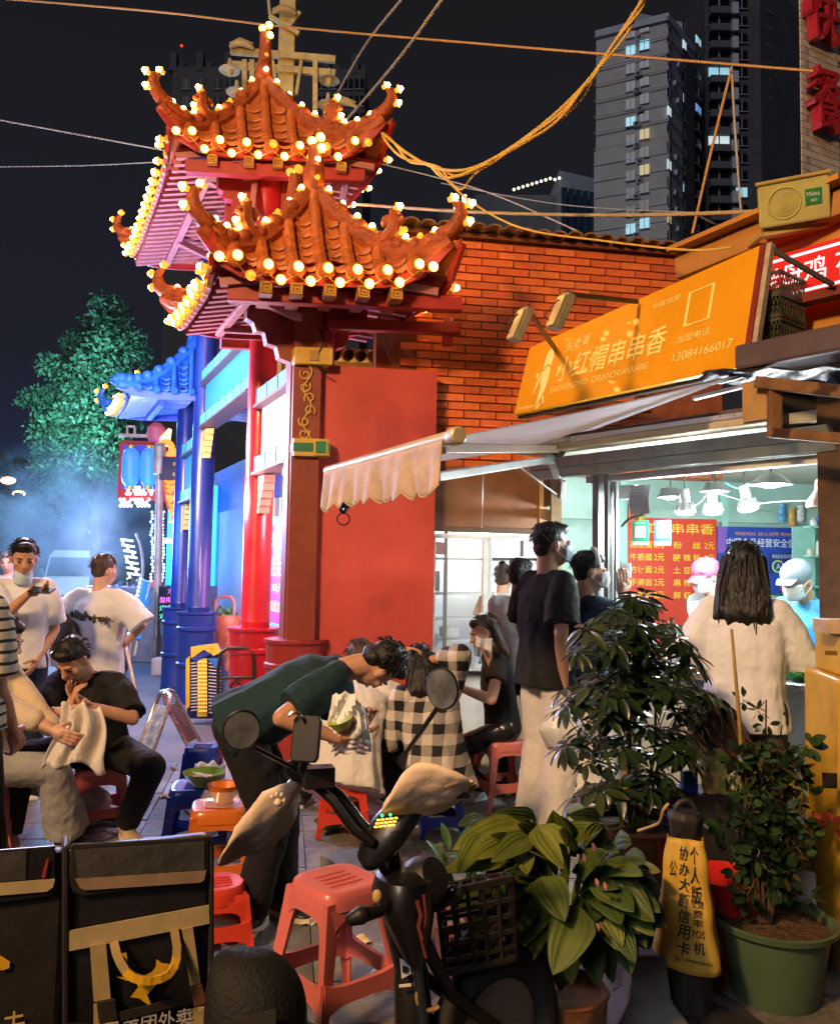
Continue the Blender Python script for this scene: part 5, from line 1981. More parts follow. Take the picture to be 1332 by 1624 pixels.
for k in range(6):
 m.torus(q + A_ac @ V((-.05, -.152, .0)), .012 + .012 * k, .002, A_ac @ frame((0, 1, 0)), 20, 4)
m.build('fan_guard', acm, ac)
m = MB()
m.box(q + A_ac @ V((.188, 0, .03)), (.006, .10, .06), A_ac)
m.build('handle_recess', dkst, ac, smooth=False)
m = MB()
m.bar(q + A_ac @ V((-.17, -.1, -.15)), q + A_ac @ V((.17, -.05, -.15)), .05, .05)
m.bar(q + A_ac @ V((-.17, -.1, -.15)), q + A_ac @ V((-.25, .1, -.22)), .03, .03)
m.build('bracket', M('ac_lid'), ac, smooth=False)
# stacked plastic crates behind the sign edge
cr_m = M('crate_green', (.06, .055, .03), .5, var=.3, sc=10)
for k, (py, lab) in enumerate(((535, 'lower dark plastic crate behind the sign edge'), (497, 'middle dark plastic crate behind the sign edge'), (462, 'top lattice plastic crate in front of the red display'))):
 c = P(1229, py, 4.72)
 t = thing('plastic_crate', lab, 'crate', c - V((0, 0, .06)), 'plastic crates stacked by the sign')
 hw, hd, h_ = .105, .14, .115
 for (x0, y0, x1, y1) in ((-hw, -hd, hw, -hd), (hw, -hd, hw, hd), (hw, hd, -hw, hd), (-hw, hd, -hw, -hd)):
  m = MB()
  a, b_ = c + As @ V((x0, y0, 0)), c + As @ V((x1, y1, 0))
  for z in (-h_ / 2, h_ / 2):
   m.bar(a + V((0, 0, z)), b_ + V((0, 0, z)), .012, .018)
  nk = 9
  for i in range(nk):
   p0, p1 = a.lerp(b_, i / nk), a.lerp(b_, (i + 1) / nk)
   for sgx in (0, 1):
    m.bar((p0 if sgx else p1) + V((0, 0, -h_ / 2)), (p1 if sgx else p0) + V((0, 0, h_ / 2 - .0)), .004, .004)
   m.bar(p0.lerp(p1, .5) + V((0, 0, -h_ / 2)), p0 + V((0, 0, 0)), .004, .004)
  m.build('lattice_side', cr_m, t, smooth=False)
 m = MB()
 m.box(c - V((0, 0, h_ / 2)), (hw * 2, hd * 2, .01), As)
 m.build('floor_panel', cr_m, t, smooth=False)
q = P(1275, 558, 4.35)
m = MB()
m.box(q, (.62, .3, .14), As)
tag(m.build('storage_case', M('case_plum', (.085, .06, .07), .5, var=.2, sc=4), None, smooth=False, bev=.02, base=q - V((0, 0, .07))), 'long plum brown case lying on the ledge at the right edge', 'case')
m = MB()
a, b_ = P(1120, 596, 4.62), P(1345, 590, 3.95)
m.grid(lambda u, v: a.lerp(b_, u) + V((0, .3 * (v - .3), .03 + .012 * sin(u * 17 + v * 5) - .05 * abs(v - .5))), 20, 6)
tag(m.build('tarpaulin', M('tarp_black', (.018, .016, .016), .35, var=.3), None, base=a, solid=.004), 'black tarpaulin strip below the plum case', 'tarpaulin')
rust = M('rust_steel', (.20, .10, .045), .7, .2, var=.4, sc=7, spots=(.05, .02, .01), bump=.3, bsc=40)
fr_ = thing('steel_canopy', 'rusty steel canopy frame at the right edge above the hatch', 'frame', P(1260, 650, 4.1))
m = MB()
m.bar(P(1200, 606, 4.25), P(1345, 622, 3.9), .05, .06)
m.bar(P(1228, 604, 4.2), P(1228, 692, 4.2), .06, .05, (0, 1, 0))
m.bar(P(1222, 686, 4.2), P(1345, 696, 3.85), .05, .05)
m.build('frame_bar', rust, fr_, smooth=False, bev=.004)
m = MB()
m.box(P(1199, 636, 4.3), (.135, .03, .20), As)
m.build('rust_plate', M('rust_plate', (.40, .23, .08), .7, .1, var=.25, sc=6, spots=(.06, .025, .012)), fr_, smooth=False)
m = MB()
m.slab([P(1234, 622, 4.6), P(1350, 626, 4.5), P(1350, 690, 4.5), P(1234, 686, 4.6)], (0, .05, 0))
m.build('dark_stand_in_sheet', M('frame_dark', (.012, .01, .009), .8, var=.3), fr_, smooth=False)  # black sheet stands for the dark inside the frame
m = MB()
m.bar(RS(1140, 606, .2), RS(1180, 596, .2), .03, .02)
m.bar(RS(1100, 632, .2), RS(1180, 612, .2), .03, .02)
m.build('slat', M('casing_silver'), fr_, smooth=False)
# yellow cabinet at the right edge
yc = thing('yellow_cabinet', 'scratched mustard yellow metal cabinet at the right edge', 'cabinet', G(1310, 1520))
ym = M('cabinet_yellow', (.58, .34, .03), .42, var=.18, sc=4, spots=None, bump=.1, bsc=12, dirt=.2)
a = P(1350, 1100, 3.25)
A_y = RZ(rad(-8))
m = MB()
m.box(V((a.x + .30, 3.25 + .22, P(1280, 1080, 3.25).z / 2)), (.60, .42, P(1280, 1080, 3.25).z), A_y)
m.build('lower_body', ym, yc, smooth=False, bev=.012)
m = MB()
z0, z1 = P(1280, 1080, 3.25).z, P(1298, 1010, 3.25).z
m.box(V((a.x + .345, 3.25 + .23, (z0 + z1) / 2 + .001)), (.60, .36, z1 - z0 + .0), A_y)
m.build('upper_body', ym, yc, smooth=False, bev=.012)
m = MB()
q = P(1313, 1237, 3.22)
m.box(q + V((.0, -.012, 0)), (.05, .012, .055), A_y)
m.build('lock_plate', M('dark_steel'), yc, smooth=False)
m = MB()
q = P(1318, 1036, 3.235)
m.box(q, (.04, .01, .016), A_y)
m.build('hinge', M('hinge_brown', (.2, .1, .02), .6), yc, smooth=False)
m = MB()
q = P(1322, 1001, 3.4)
m.box(V((q.x + .05, 3.45, z1 + .03)), (.16, .16, .055), A_y)
tag(m.build('carton', M('carton_cream', (.55, .40, .26), .6, var=.25, sc=14), None, smooth=False, bev=.003, base=V((q.x + .05, 3.45, z1))), 'small cream carton on top of the yellow cabinet', 'carton')

# ------------------------------------------------------------------ facade behind the gate and the street stalls
def RG(px, py, v=.9):
 return hit(px, py, C0 + cx_ * v, V((gx.y, -gx.x, 0)))
fc = thing('stall_facade', 'blue grey boarded stall front standing behind the gate columns', 'building', W(3, .9, 0))
m = MB()
m.slab([W(.5, 1.0, 0), W(10, 1.0, 0), W(10, 1.0, 2.35), W(.5, 1.0, 2.35)], cx_ * .1)
m.build('wall', M('facade_grey', (.24, .26, .29), .6, var=.15, sc=2, dirt=.2), fc, smooth=False)
m = MB()
m.slab([W(.5, .985, 2.35), W(10, .985, 2.35), W(10, .985, 3.0), W(.5, .985, 3.0)], cx_ * .1)
m.build('upper_band', M('facade_blue', (.03, .06, .33), .5, var=.12, sc=2), fc, smooth=False)
m = MB()
for u in (1.0, 2.05, 3.1, 4.15, 5.2):
 m.bar(W(u, .975, 0), W(u, .975, 2.33), .03, .03)
m.build('trim_strip', M('trim_pale', (.5, .5, .42), .5, var=.1), fc, smooth=False)
# LED sign between maroon and red columns
ul = lambda px, py: RG(px, py, .80)
a, b_ = RG(428, 988, .80), RG(454, 785, .80)
a.z = .78
b_.z = 2.07
lg_ = thing('menu_lightbox', 'tall magenta and green menu light box behind the maroon column', 'sign', a)
XL = V((b_.x - a.x, b_.y - a.y, 0))
XL = -gx * .85
o_ = V((a.x, a.y, 0))
o_ = V(RG(427, 900, .80))
o_.z = .80
YL = V((0, 0, 1.27))
nl = -cx_
m = MB()
m.slab([o_, o_ + XL, o_ + XL + YL, o_ + YL], cx_ * .06)
m.build('panel', EM('lb_magenta', (.80, .10, .75), .85), lg_, smooth=False)
for v0, v1 in ((.0, .07), (.93, 1.0)):
 m = MB()
 m.slab([o_ + YL * v0 + nl * .004, o_ + XL + YL * v0 + nl * .004, o_ + XL + YL * v1 + nl * .004, o_ + YL * v1 + nl * .004], nl * .004)
 m.build('green_band', EM('lb_green', (.1, .85, .5), .9), lg_, smooth=False)
m = MB()
m.bar(o_ - nl * .0 - XL.normalized() * .03, o_ + YL - XL.normalized() * .03, .06, .08)
m.build('case', M('dark_steel'), lg_, smooth=False)
lbw = EM('lb_white', (1.0, .95, .75), 1.5)
lby = EM('lb_yellow', (1.0, .75, .1), 1.1)
text('大盘鸡', o_ + XL * .06 + YL * .70, XL, YL, XL.length * .85, .22, lbw, lg_, lift=.008, bold=.008)
text('老金家', o_ + XL * .06 + YL * .48, XL, YL, XL.length * .85, .22, lbw, lg_, lift=.008, bold=.008)
text('(30)元', o_ + XL * .10 + YL * .33, XL, YL, XL.length * .6, .11, EM('lb_cyan', (.5, .95, .9), 1.0), lg_, lift=.008, bold=.006)
text('加面加粉', o_ + XL * .06 + YL * .17, XL, YL, XL.length * .8, .13, lby, lg_, lift=.008, bold=.008)
l_ = bpy.data.lights.new('lightbox_light', 'AREA')
l_.shape = 'RECTANGLE'
l_.size, l_.size_y = .8, 1.2
l_.energy = 22
l_.color = (1, .35, .62)
lo = bpy.data.objects.new('lightbox_light', l_)
COL.objects.link(lo)
lo.matrix_world = Matrix.Translation(o_ + XL * .5 + YL * .5 + nl * .05) @ frame(cx_, V((0, 0, 1))).to_4x4()
# ================================================================== things on the left of the gate
nb_blue = EM('neon_blue', (.02, .42, 1.0), 1.15)
lan_e = EM('lantern_blue', (.06, .26, 1.0), .8)
dot_w = EM('led_dot_white', (1, .93, .85), 2.0)
B5 = G(248, 1064)
sp_ = thing('sign_post', 'slim grey sign post standing on a pale stone block left of the gate', 'post', B5)
pm_ = M('post_grey', (.45, .40, .34), .5, .3, var=.25, sc=6, dirt=.3)
Yp = B5.y
m = MB()
top = P(254, 705, Yp)
m.tube([B5, B5.lerp(top, .5), top], .058, 12)
m.lathe([(.058, 0), (.085, .02), (.085, .42), (.06, .45), (.075, .47), (0, .48)], V((top.x, top.y, top.z - .45)), n=16)
m.build('shaft', pm_, sp_)
m = MB()
q = P(268, 743, Yp)
m.box(q, (.24, .12, .34))
m.box(q + V((.10, -.065, .06)), (.05, .01, .05), mi=1)
m.box(q + V((.10, -.065, -.09)), (.05, .01, .05), mi=1)
m.build('control_box', [M('box_navy', (.015, .02, .07), .4, var=.1), gold], sp_, smooth=False, bev=.008)
q = G(257, 1072)
m = MB()
m.box(q + V((0, .15, .11)), (.33, .3, .26))
tag(m.build('stone_block', M('block_pale', (.42, .38, .33), .8, var=.2, sc=5, dirt=.3), None, smooth=False, bev=.04, base=q), 'pale stone block at the foot of the slim sign post', 'block')
# red stall sign with blue lanterns and rows of dots
Yr = 14.0
c = P(222, 738, Yr)
ss = thing('stall_sign', 'red stall sign with two rows of white light dots beneath blue lanterns', 'sign', c)
m = MB()
a, b_ = P(186, 792, Yr), P(262, 700, Yr)
m.slab([a, V((b_.x, Yr, a.z)), b_, V((a.x, Yr, b_.z))], (0, .3, 0), 0)
m.build('cabinet', M('sign_cab_red', (.42, .03, .03), .4, var=.1, emit=(.8, .03, .05), es=.12), ss, smooth=False)
m = MB()
a, b_ = P(192, 775, Yr - .06), P(258, 706, Yr - .06)
m.slab([a, V((b_.x, a.y, a.z)), b_, V((a.x, a.y, b_.z))], (0, .04, 0))
m.build('blue_field', M('field_blue', (.03, .05, .4), .4, var=.1, emit=(.06, .12, 1.0), es=.35), ss, smooth=False)
b = MB()
b.ell((0, 0, 0), (.028, .02, .028), n=7, m=5)
dme = b.mesh('light_dot')
dme.materials.append(dot_w)
dr = random.Random(3)
for r_, (py, x0, x1) in enumerate(((778, 201, 240), (797, 191, 236))):
 for k in range(3):
  for i in range(9):
   if (i * 7 + k * 3 + r_) % 5 != 0:
    inst('light_dot', dme, P(x0 + (x1 - x0) * i / 8 + (2 if k % 2 else 0), py - 5 + 5 * k, Yr - .12), ss)
for px in (207, 236):
 q = P(px, 741, Yr - .5)
 lt_ = thing('lantern', 'left tall blue lantern in front of the red stall sign' if px == 207 else 'right blue lantern partly hidden by the sign post', 'lantern', q - V((0, 0, .28)), 'blue lanterns on the stall sign')
 m = MB()
 prof = [(.06, -.31)]
 for i in range(13):
  t_ = i / 12
  prof.append((.135 * (1 - .35 * (abs(t_ - .5) * 2) ** 5) + (.006 if i % 2 else 0), -.28 + .56 * t_))
 prof.append((.06, .31))
 m.lathe(prof, q, n=18)
 m.build('shade', lan_e, lt_)
 m = MB()
 m.lathe([(0, .30), (.07, .30), (.07, .35), (0, .35)], q, n=14)
 m.lathe([(0, -.35), (.07, -.35), (.07, -.30), (0, -.30)], q, n=14)
 m.build('cap', M('lantern_cap', (.5, .4, .1), .4, .5), lt_)
m = MB()
a = P(188, 690, Yr - .4)
m.bar(a, P(250, 692, Yr - .4), .05, .05)
for px in (202, 214):
 m.bar(P(px, 690, Yr - .4), P(px, 676, Yr - .4), .03, .03)
m.bar(P(202, 676, Yr - .4), P(214, 676, Yr - .4), .03, .03)
m.build('hanging_rail', M('post_grey'), ss, smooth=False)
m = MB()
a, b_ = P(228, 705, Yr - .3), P(270, 672, Yr - .3)
m.lathe([(0, -.1), (.12, -.1), (.15, .0), (.14, .12), (.06, .2), (0, .21)], P(248, 690, Yr - .4), n=16)
m.build('sign_crown', M('crown_violet', (.3, .08, .12), .4, var=.2, emit=(.7, .12, .2), es=.3), ss)
m = MB()
m.tube([P(255, 712, Yr - .5), P(262, 697, Yr - .5), P(270, 680, Yr - .5)], [.05, .09, .03], 8)
m.build('torch_light', EM('torch_glow', (1, .72, .35), 1.6), ss)
# flame-red neon banner
nbn = thing('neon_banner', 'glowing orange red banner hanging beside the blue gate column', 'banner', P(270, 780, 12.4))
m = MB()
a = [P(px, py, 12.4) for px, py in ((257, 757), (285, 757), (285, 835), (272, 822), (262, 795))]
m.slab(a, (0, .05, 0))
m.build('panel', EM('banner_red', (1.0, .07, .02), .75), nbn, smooth=False)
m = MB()
for k in range(9):
 y0 = 762 + k * 7.5
 m.tube([P(261 + k * 1.4, y0, 12.36), P(268 + dr.uniform(-2, 5), y0 + 4, 12.36), P(276, y0 + dr.uniform(-3, 6), 12.36), P(283, y0 + 5, 12.36)], [.02, .035, .03, .012], 6)
m.build('scroll', EM('banner_orange', (1.0, .32, .05), 1.1), nbn)
m = MB()
m.torus(P(262, 712, 12.4), .10, .05, frame((0, 1, 0)), 18, 8)
m.ell(P(276, 725, 12.4), (.10, .06, .13))
m.build('ornament', EM('banner_orange'), nbn)
# bright blue stall front beyond the gate
bs = thing('blue_stall', 'glowing cyan blue stall front beyond the far gate column', 'stall', P(275, 930, 13.2))
m = MB()
a, b_ = P(262, 928, 13.2), P(345, 770, 13.2)
m.slab([a, V((b_.x, 13.2, a.z)), b_, V((a.x, 13.2, b_.z))], (0, .3, 0))
m.build('panel', nb_blue, bs, smooth=False)
m = MB()
a, b_ = P(262, 862, 13.15), P(300, 854, 13.15)
m.slab([a, V((b_.x, 13.15, a.z)), b_, V((a.x, 13.15, b_.z))], (0, -.03, 0))
m.build('pale_strip', EM('strip_pale', (.5, .8, .9), .7), bs, smooth=False)
m = MB()
for px in (241, 258):
 m = MB()
 for k in range(22):
  m.ell(P(px + dr.uniform(-2, 2), 812 + k * 5.2, 13.0), (.02, .02, .02), n=6, m=4)
 m.build('light_chain', EM('chain_white', (.85, .9, 1), 1.6), bs)['kind'] = 'stuff'
m = MB()
a, b_ = P(262, 1050, 13.2), P(345, 930, 13.2)
m.slab([a, V((b_.x, 13.2, a.z)), V((b_.x, 13.2, b_.z)), V((a.x, 13.2, b_.z))], (0, .5, 0))
m.build('counter', M('stall_counter', (.06, .05, .08), .5, var=.3), bs, smooth=False)
# curved letter sign
cl_ = thing('letter_sign', 'curved white glowing letter sign leaning by the street stalls', 'sign', P(212, 930, 15))
m = MB()
pts = [P(203 + 3 * k * .6 - .12 * (k - 3) ** 2, 858 + k * 9, 15) for k in range(9)]
for i, p in enumerate(pts):
 m.bar(p + V((-.12, 0, .03)), p + V((.10, 0, -.0)), .03, .035)
 m.bar(p + V((-.10 + .06 * (i % 3), 0, .03)), p + V((-.06 + .06 * (i % 3), 0, -.07)), .03, .03)
m.build('letters', EM('letter_white', (.9, .95, 1), 2.0), cl_, smooth=False)
m = MB()
m.tube([P(216, 846, 15.05), P(222, 860, 15.05), P(226, 880, 15.05), P(227, 905, 15.05), P(222, 940, 15.05)], .03, 7)
m.build('frame', M('post_grey'), cl_)
# tilted LED board on easel, LED menu
eb = thing('light_board', 'tilted blue light board edged with white dots on an easel', 'board', G(222, 1045))
A1, A2, A3, A4 = P(204, 1012, 11.4), P(222, 1014, 11.2), P(240, 925, 11.6), P(224, 918, 11.8)
m = MB()
m.slab([A1, A2, A3, A4], (0, .05, 0))
m.build('panel', EM('board_blue', (.02, .20, .55), .8), eb, smooth=False)
m = MB()
for i in range(15):
 m.ell(A1.lerp(A4, i / 14) - V((0, .03, 0)), (.022, .02, .022), n=6, m=4)
m.build('dot_edge', dot_w, eb)
m = MB()
m.tube([P(238, 925, 11.6), P(213, 1040, 11.3)], .02, 6)
m.tube([P(222, 930, 11.9), P(205, 1045, 11.6)], .02, 6)
m.tube([P(205, 975, 11.6), P(192, 1030, 11.8)], .02, 6)
m.build('easel_leg', M('easel_tan', (.45, .38, .26), .6, var=.2), eb)
lm = thing('led_menu', 'small dark board glowing with violet and green writing', 'board', G(268, 1040))
O_ = P(250, 985, 12.0)
XX, YY = P(284, 985, 12.0) - O_, V((0, 0, P(250, 930, 12.0).z - O_.z))
m = MB()
m.slab([O_, O_ + XX, O_ + XX + YY, O_ + YY], (0, .05, 0))
m.build('panel', M('board_black', (.01, .01, .012), .3, var=0), lm, smooth=False)
vio, grg = EM('led_violet', (.85, .2, .8), 1.1), EM('led_green', (.1, .9, .4), 1.0)
for k, (s_, mt) in enumerate((('冷饮', vio), ('酸梅汤', vio), ('烤冷面', grg), ('鸡排', grg))):
 text(s_, O_ + XX * (.1 if k else .45) + YY * (.76 - .24 * k), XX, YY, XX.length * (.8 if k else .5), YY.length * .18, mt, lm, lift=.03)
m = MB()
for fx in (.05, .95):
 q = O_ + XX * fx
 m.bar(q, V((q.x, q.y + .1, 0)), .03, .03)
m.bar(O_ - V((0, 0, .35)), O_ + XX - V((0, 0, .35)), .04, .3)
m.build('stand', dkst, lm, smooth=False)
gs = thing('food_cart', 'dark food cart with glinting pans in the smoke by the stalls', 'cart', P(215, 1000, 13.5))
m = MB()
q = P(195, 930, 13.5)
m.box(V((q.x + .2, 13.6, q.z / 2)), (1.5, .6, q.z))
m.build('body', M('cart_steel', (.2, .22, .25), .35, .6, var=.2), gs, smooth=False, bev=.02)
for k in range(5):
 m = MB()
 qq = V((q.x - .35 + k * .26, 13.45, q.z))
 m.lathe([(0, 0), (.08, 0), (.10, .06 + .03 * (k % 3)), (.09, .07 + .03 * (k % 3))], qq, n=12)
 m.build('pan', M('chrome'), gs)
m = MB()
m.box(V((q.x + .55, 13.3, q.z + .05)), (.2, .1, .12))
m.build('price_card', EM('card_glow_red', (.6, .06, .06), .5), gs, smooth=False)
st = thing('broom_stick', 'pale wooden stick leaning near the walking woman', 'stick', G(217, 1108))
m = MB()
m.tube([P(198, 1018, 6.9), P(216, 1104, 6.6)], .014, 8)
m.build('shaft', M('wood_pale', (.5, .38, .22), .6, var=.2), st)
m = MB()
m.tube([P(213, 1096, 6.62), P(217, 1108, 6.6)], .02, 8)
m.build('ferrule', M('cable_black'), st)
# folded A-frame sign with bent steel tube
af = thing('floor_sign', 'bent steel tube A frame floor sign standing on the pavement', 'floor sign', G(262, 1215))
tubem = M('tube_steel', (.62, .56, .56), .25, .85, var=.1)
def hoop(p0, p1, p2, p3, r=.016):
 m = MB()
 pts = []
 for a, b_ in ((p0, p1),):
  pts += [a, a.lerp(b_, .5), a.lerp(b_, .88)]
 c = (p1 + p2) / 2 + V((0, 0, .03))
 pts += [p1.lerp(c, .25) + V((0, 0, .012)), c + V((0, 0, .008)), p2.lerp(c, .25) + V((0, 0, .012))]
 pts += [p3.lerp(p2, .88), p3.lerp(p2, .5), p3]
 m.tube(pts, r, 9)
 return m.build('tube_frame', tubem, af)
L0, L1, L2, L3 = P(214, 1205, 6.35), P(252, 1102, 6.6), P(272, 1108, 6.3), P(236, 1212, 6.1)
R0, R1, R2, R3 = P(318, 1178, 6.75), P(276, 1100, 6.62), P(258, 1106, 6.36), P(300, 1188, 6.55)
hoop(L0, L1, L2, L3)
hoop(R0, R1, R2, R3)
m = MB()
m.slab([L0.lerp(L1, .08), L3.lerp(L2, .08), L3.lerp(L2, .85), L0.lerp(L1, .85)], (.0, .01, .0))
m.build('board', M('board_clear', (.35, .38, .4), .25, var=.3, sc=12), af, smooth=False)
m = MB()
m.slab([R0.lerp(R1, .1), R3.lerp(R2, .1), R3.lerp(R2, .82), R0.lerp(R1, .82)], (0, .01, 0))
m.build('board', M('board_back', (.12, .10, .11), .4, var=.2), af, smooth=False)
ink_t = M('ink_teal', (.05, .12, .2), .6, var=0)
XA, YA = (L3 - L0), (L1 - L0)
for k in range(3):
 text(('欢迎光临', '特价', '小吃')[k], L0.lerp(L1, .25 + .18 * k) + XA * .25 - V((0, .012, 0)), XA, YA, XA.length * .5, .06, ink_t, af, lift=.006)
# bulb-studded chevron board
cb = thing('chevron_board', 'folded board of yellow and blue chevrons studded with small lamps', 'board', G(325, 1140))
Yc = 8.2
def Q(px, py, d=0):
 return P(px, py, Yc + d)
ych, bch = M('chevron_yellow', (.62, .42, .03), .45, var=.15), M('chevron_navy', (.012, .018, .10), .4, var=.15)
m = MB()
m.slab([Q(297, 1140), Q(352, 1140), Q(352, 1042), Q(343, 1022), Q(310, 1024), Q(297, 1042)], (0, .12, 0))
m.build('panel', bch, cb, smooth=False)
for pts, mt in ((((304, 1026), (345, 1020), (352, 1034), (340, 1040), (325, 1030), (304, 1044)), ych), (((314, 1046), (329, 1044), (329, 1136), (314, 1136)), ych), (((296, 1046), (302, 1040), (302, 1120), (296, 1125)), ych),
    (((303, 1044), (338, 1026), (341, 1034), (312, 1050)), M('chevron_blue', (.02, .04, .25), .4)), (((330, 1044), (346, 1044), (347, 1064)), M('chevron_sky', (.03, .16, .5), .4))):
 m = MB()
 m.slab([Q(px, py, -.005) for px, py in pts], (0, -.03, 0))
 m.build('chevron', mt, cb, smooth=False)
m = MB()
for j in range(14):
 for i in range(4):
  m.ell(Q(316 + i * 3.7, 1050 + j * 6, -.04), (.009, .008, .009), n=6, m=4)
m.build('lamp_stud', M('stud_amber', (.9, .7, .25), .2, var=0, emit=(1, .7, .15), es=.5), cb)['kind'] = 'stuff'
m = MB()
for j in range(16):
 m.bar(Q(303, 1052 + j * 5, -.02), Q(312, 1051 + j * 5, -.02), .008, .010)
 m.bar(Q(331, 1052 + j * 5.2, -.02), Q(350, 1054 + j * 5.2, -.02), .008, .010)
m.build('light_tube', M('tube_dull', (.6, .6, .62), .3, var=.1), cb)['kind'] = 'stuff'
# bent black trolley frame
tl_ = thing('hand_trolley', 'black bent tube hand trolley in front of the red column base', 'trolley', G(375, 1160))
m = MB()
Yt = 7.0
pp = lambda px, py: P(px, py, Yt)
m.tube([pp(346, 1160), pp(346, 1060), pp(350, 1036), pp(362, 1028), pp(388, 1028), pp(400, 1034), pp(403, 1050), pp(402, 1160)], .015, 8)
m.tube([pp(346, 1076), pp(402, 1074)], .012, 8)
m.tube([pp(365, 1150), pp(366, 1088), pp(374, 1079), pp(382, 1088), pp(383, 1150)], .012, 8)
m.build('frame', dkst, tl_)
# orange basket planter
bp = thing('flower_basket', 'orange ceramic basket planter with greenery between the columns', 'planter', G(358, 1065))
Yb = 10.0
c = P(357, 1000, Yb)
m = MB()
m.lathe([(.0, -.45), (.13, -.45), (.15, -.25), (.17, 0), (.18, .12), (.15, .18), (.13, .15), (0, .12)], c, n=18)
m.build('pot', M('pot_orange', (.55, .20, .10), .4, var=.4, sc=12), bp)
m = MB()
m.tube([P(341, 975, Yb), P(343, 952, Yb), P(352, 946, Yb), P(366, 947, Yb), P(372, 956, Yb), P(371, 980, Yb)], .018, 8)
m.build('handle', M('handle_pink', (.6, .25, .2), .4), bp)
leaf_cloud([(P(352, 973, Yb), .12), (P(362, 977, Yb), .1)], .04, 3600, dr).build('foliage', M('leaf_bright', (.12, .4, .12), .5, var=.4, sc=10), bp, smooth=False)
# added unseen point lights for the glow of stalls, eaves, smoke and van
def street_fill_light(loc, en, col, r=.4):
 l_ = bpy.data.lights.new('street_fill_light', 'POINT')
 l_.energy = en
 l_.color = col
 l_.shadow_soft_size = r
 o = bpy.data.objects.new('street_fill_light', l_)
 COL.objects.link(o)
 o.location = loc
street_fill_light(P(225, 850, 12.6), 200, (.10, .34, 1.0))
street_fill_light(W(4.4, -.9, 2.0), 110, (.06, .30, 1.0))
street_fill_light(P(110, 830, 15.2), 900, (.42, .55, 1.0), .8)  # added to brighten the smoke
street_fill_light(W(1.2, -.25, 2.1), 85, (1.0, .56, .64), .2)  # added pink light under the gate eaves
street_fill_light(W(.6, .45, 2.1), 50, (1.0, .62, .70), .2)
street_fill_light(V((-3.3, 7.6, 2.9)), 480, (.86, .72, 1.0), .4)  # added lilac light for the left pavement and shirts
street_fill_light(W(3.3, -.75, 3.9), 45, (.08, .25, 1.0))
street_fill_light(P(115, 850, 20.5), 260, (.6, .75, 1.0), .6)  # added to brighten the van
# smoke from the grills
def smoke(name, c, r, dens, label, col=(.55, .75, 1.0)):
 m = MB()
 m.ell((0, 0, 0), (1, 1, 1), n=20, m=12)
 o = m.build(name, smoke_mat(dens, col), None, base=(0, 0, 0))
 o.location = c
 o.scale = r
 return tag(o, label, 'smoke', kind='stuff')
def smoke_mat(d, col):
 nm = 'smoke_%.3f' % d
 if nm in MATS:
  return MATS[nm]
 mt = bpy.data.materials.new(nm)
 MATS[nm] = mt
 mt.use_nodes = True
 n, l = mt.node_tree.nodes, mt.node_tree.links
 n.clear()
 out = n.new('ShaderNodeOutputMaterial')
 pv = n.new('ShaderNodeVolumePrincipled')
 pv.inputs['Color'].default_value = (*col, 1)
 pv.inputs['Anisotropy'].default_value = .2
 tc = n.new('ShaderNodeTexCoord')
 no = n.new('ShaderNodeTexNoise')
 no.inputs['Scale'].default_value = 1.6
 no.inputs['Detail'].default_value = 3
 no.inputs['Distortion'].default_value = 1.2
 l.new(tc.outputs['Object'], no.inputs['Vector'])
 ln = n.new('ShaderNodeVectorMath')
 ln.operation = 'LENGTH'
 l.new(tc.outputs['Object'], ln.inputs[0])
 f = n.new('ShaderNodeMapRange')
 f.inputs[1].default_value, f.inputs[2].default_value = 1.0, .15
 l.new(ln.outputs['Value'], f.inputs[0])
 g = n.new('ShaderNodeMapRange')
 g.inputs[1].default_value, g.inputs[2].default_value = .38, .68
 l.new(no.outputs[0], g.inputs[0])
 mu = n.new('ShaderNodeMath')
 mu.operation = 'MULTIPLY'
 l.new(f.outputs[0], mu.inputs[0])
 l.new(g.outputs[0], mu.inputs[1])
 m2 = n.new('ShaderNodeMath')
 m2.operation = 'MULTIPLY'
 m2.inputs[1].default_value = d
 l.new(mu.outputs[0], m2.inputs[0])
 l.new(m2.outputs[0], pv.inputs['Density'])
 l.new(pv.outputs[0], out.inputs['Volume'])
 return mt
smoke('smoke', P(150, 860, 13.4), (.55, .5, 1.0), 1.6, 'thin pale column of grill smoke rising behind the walking woman', (.8, .9, 1.0))
smoke('smoke', P(105, 830, 17.5), (2.3, 1.8, 1.9), .95, 'blue lit barbecue smoke drifting across the street behind the diners')
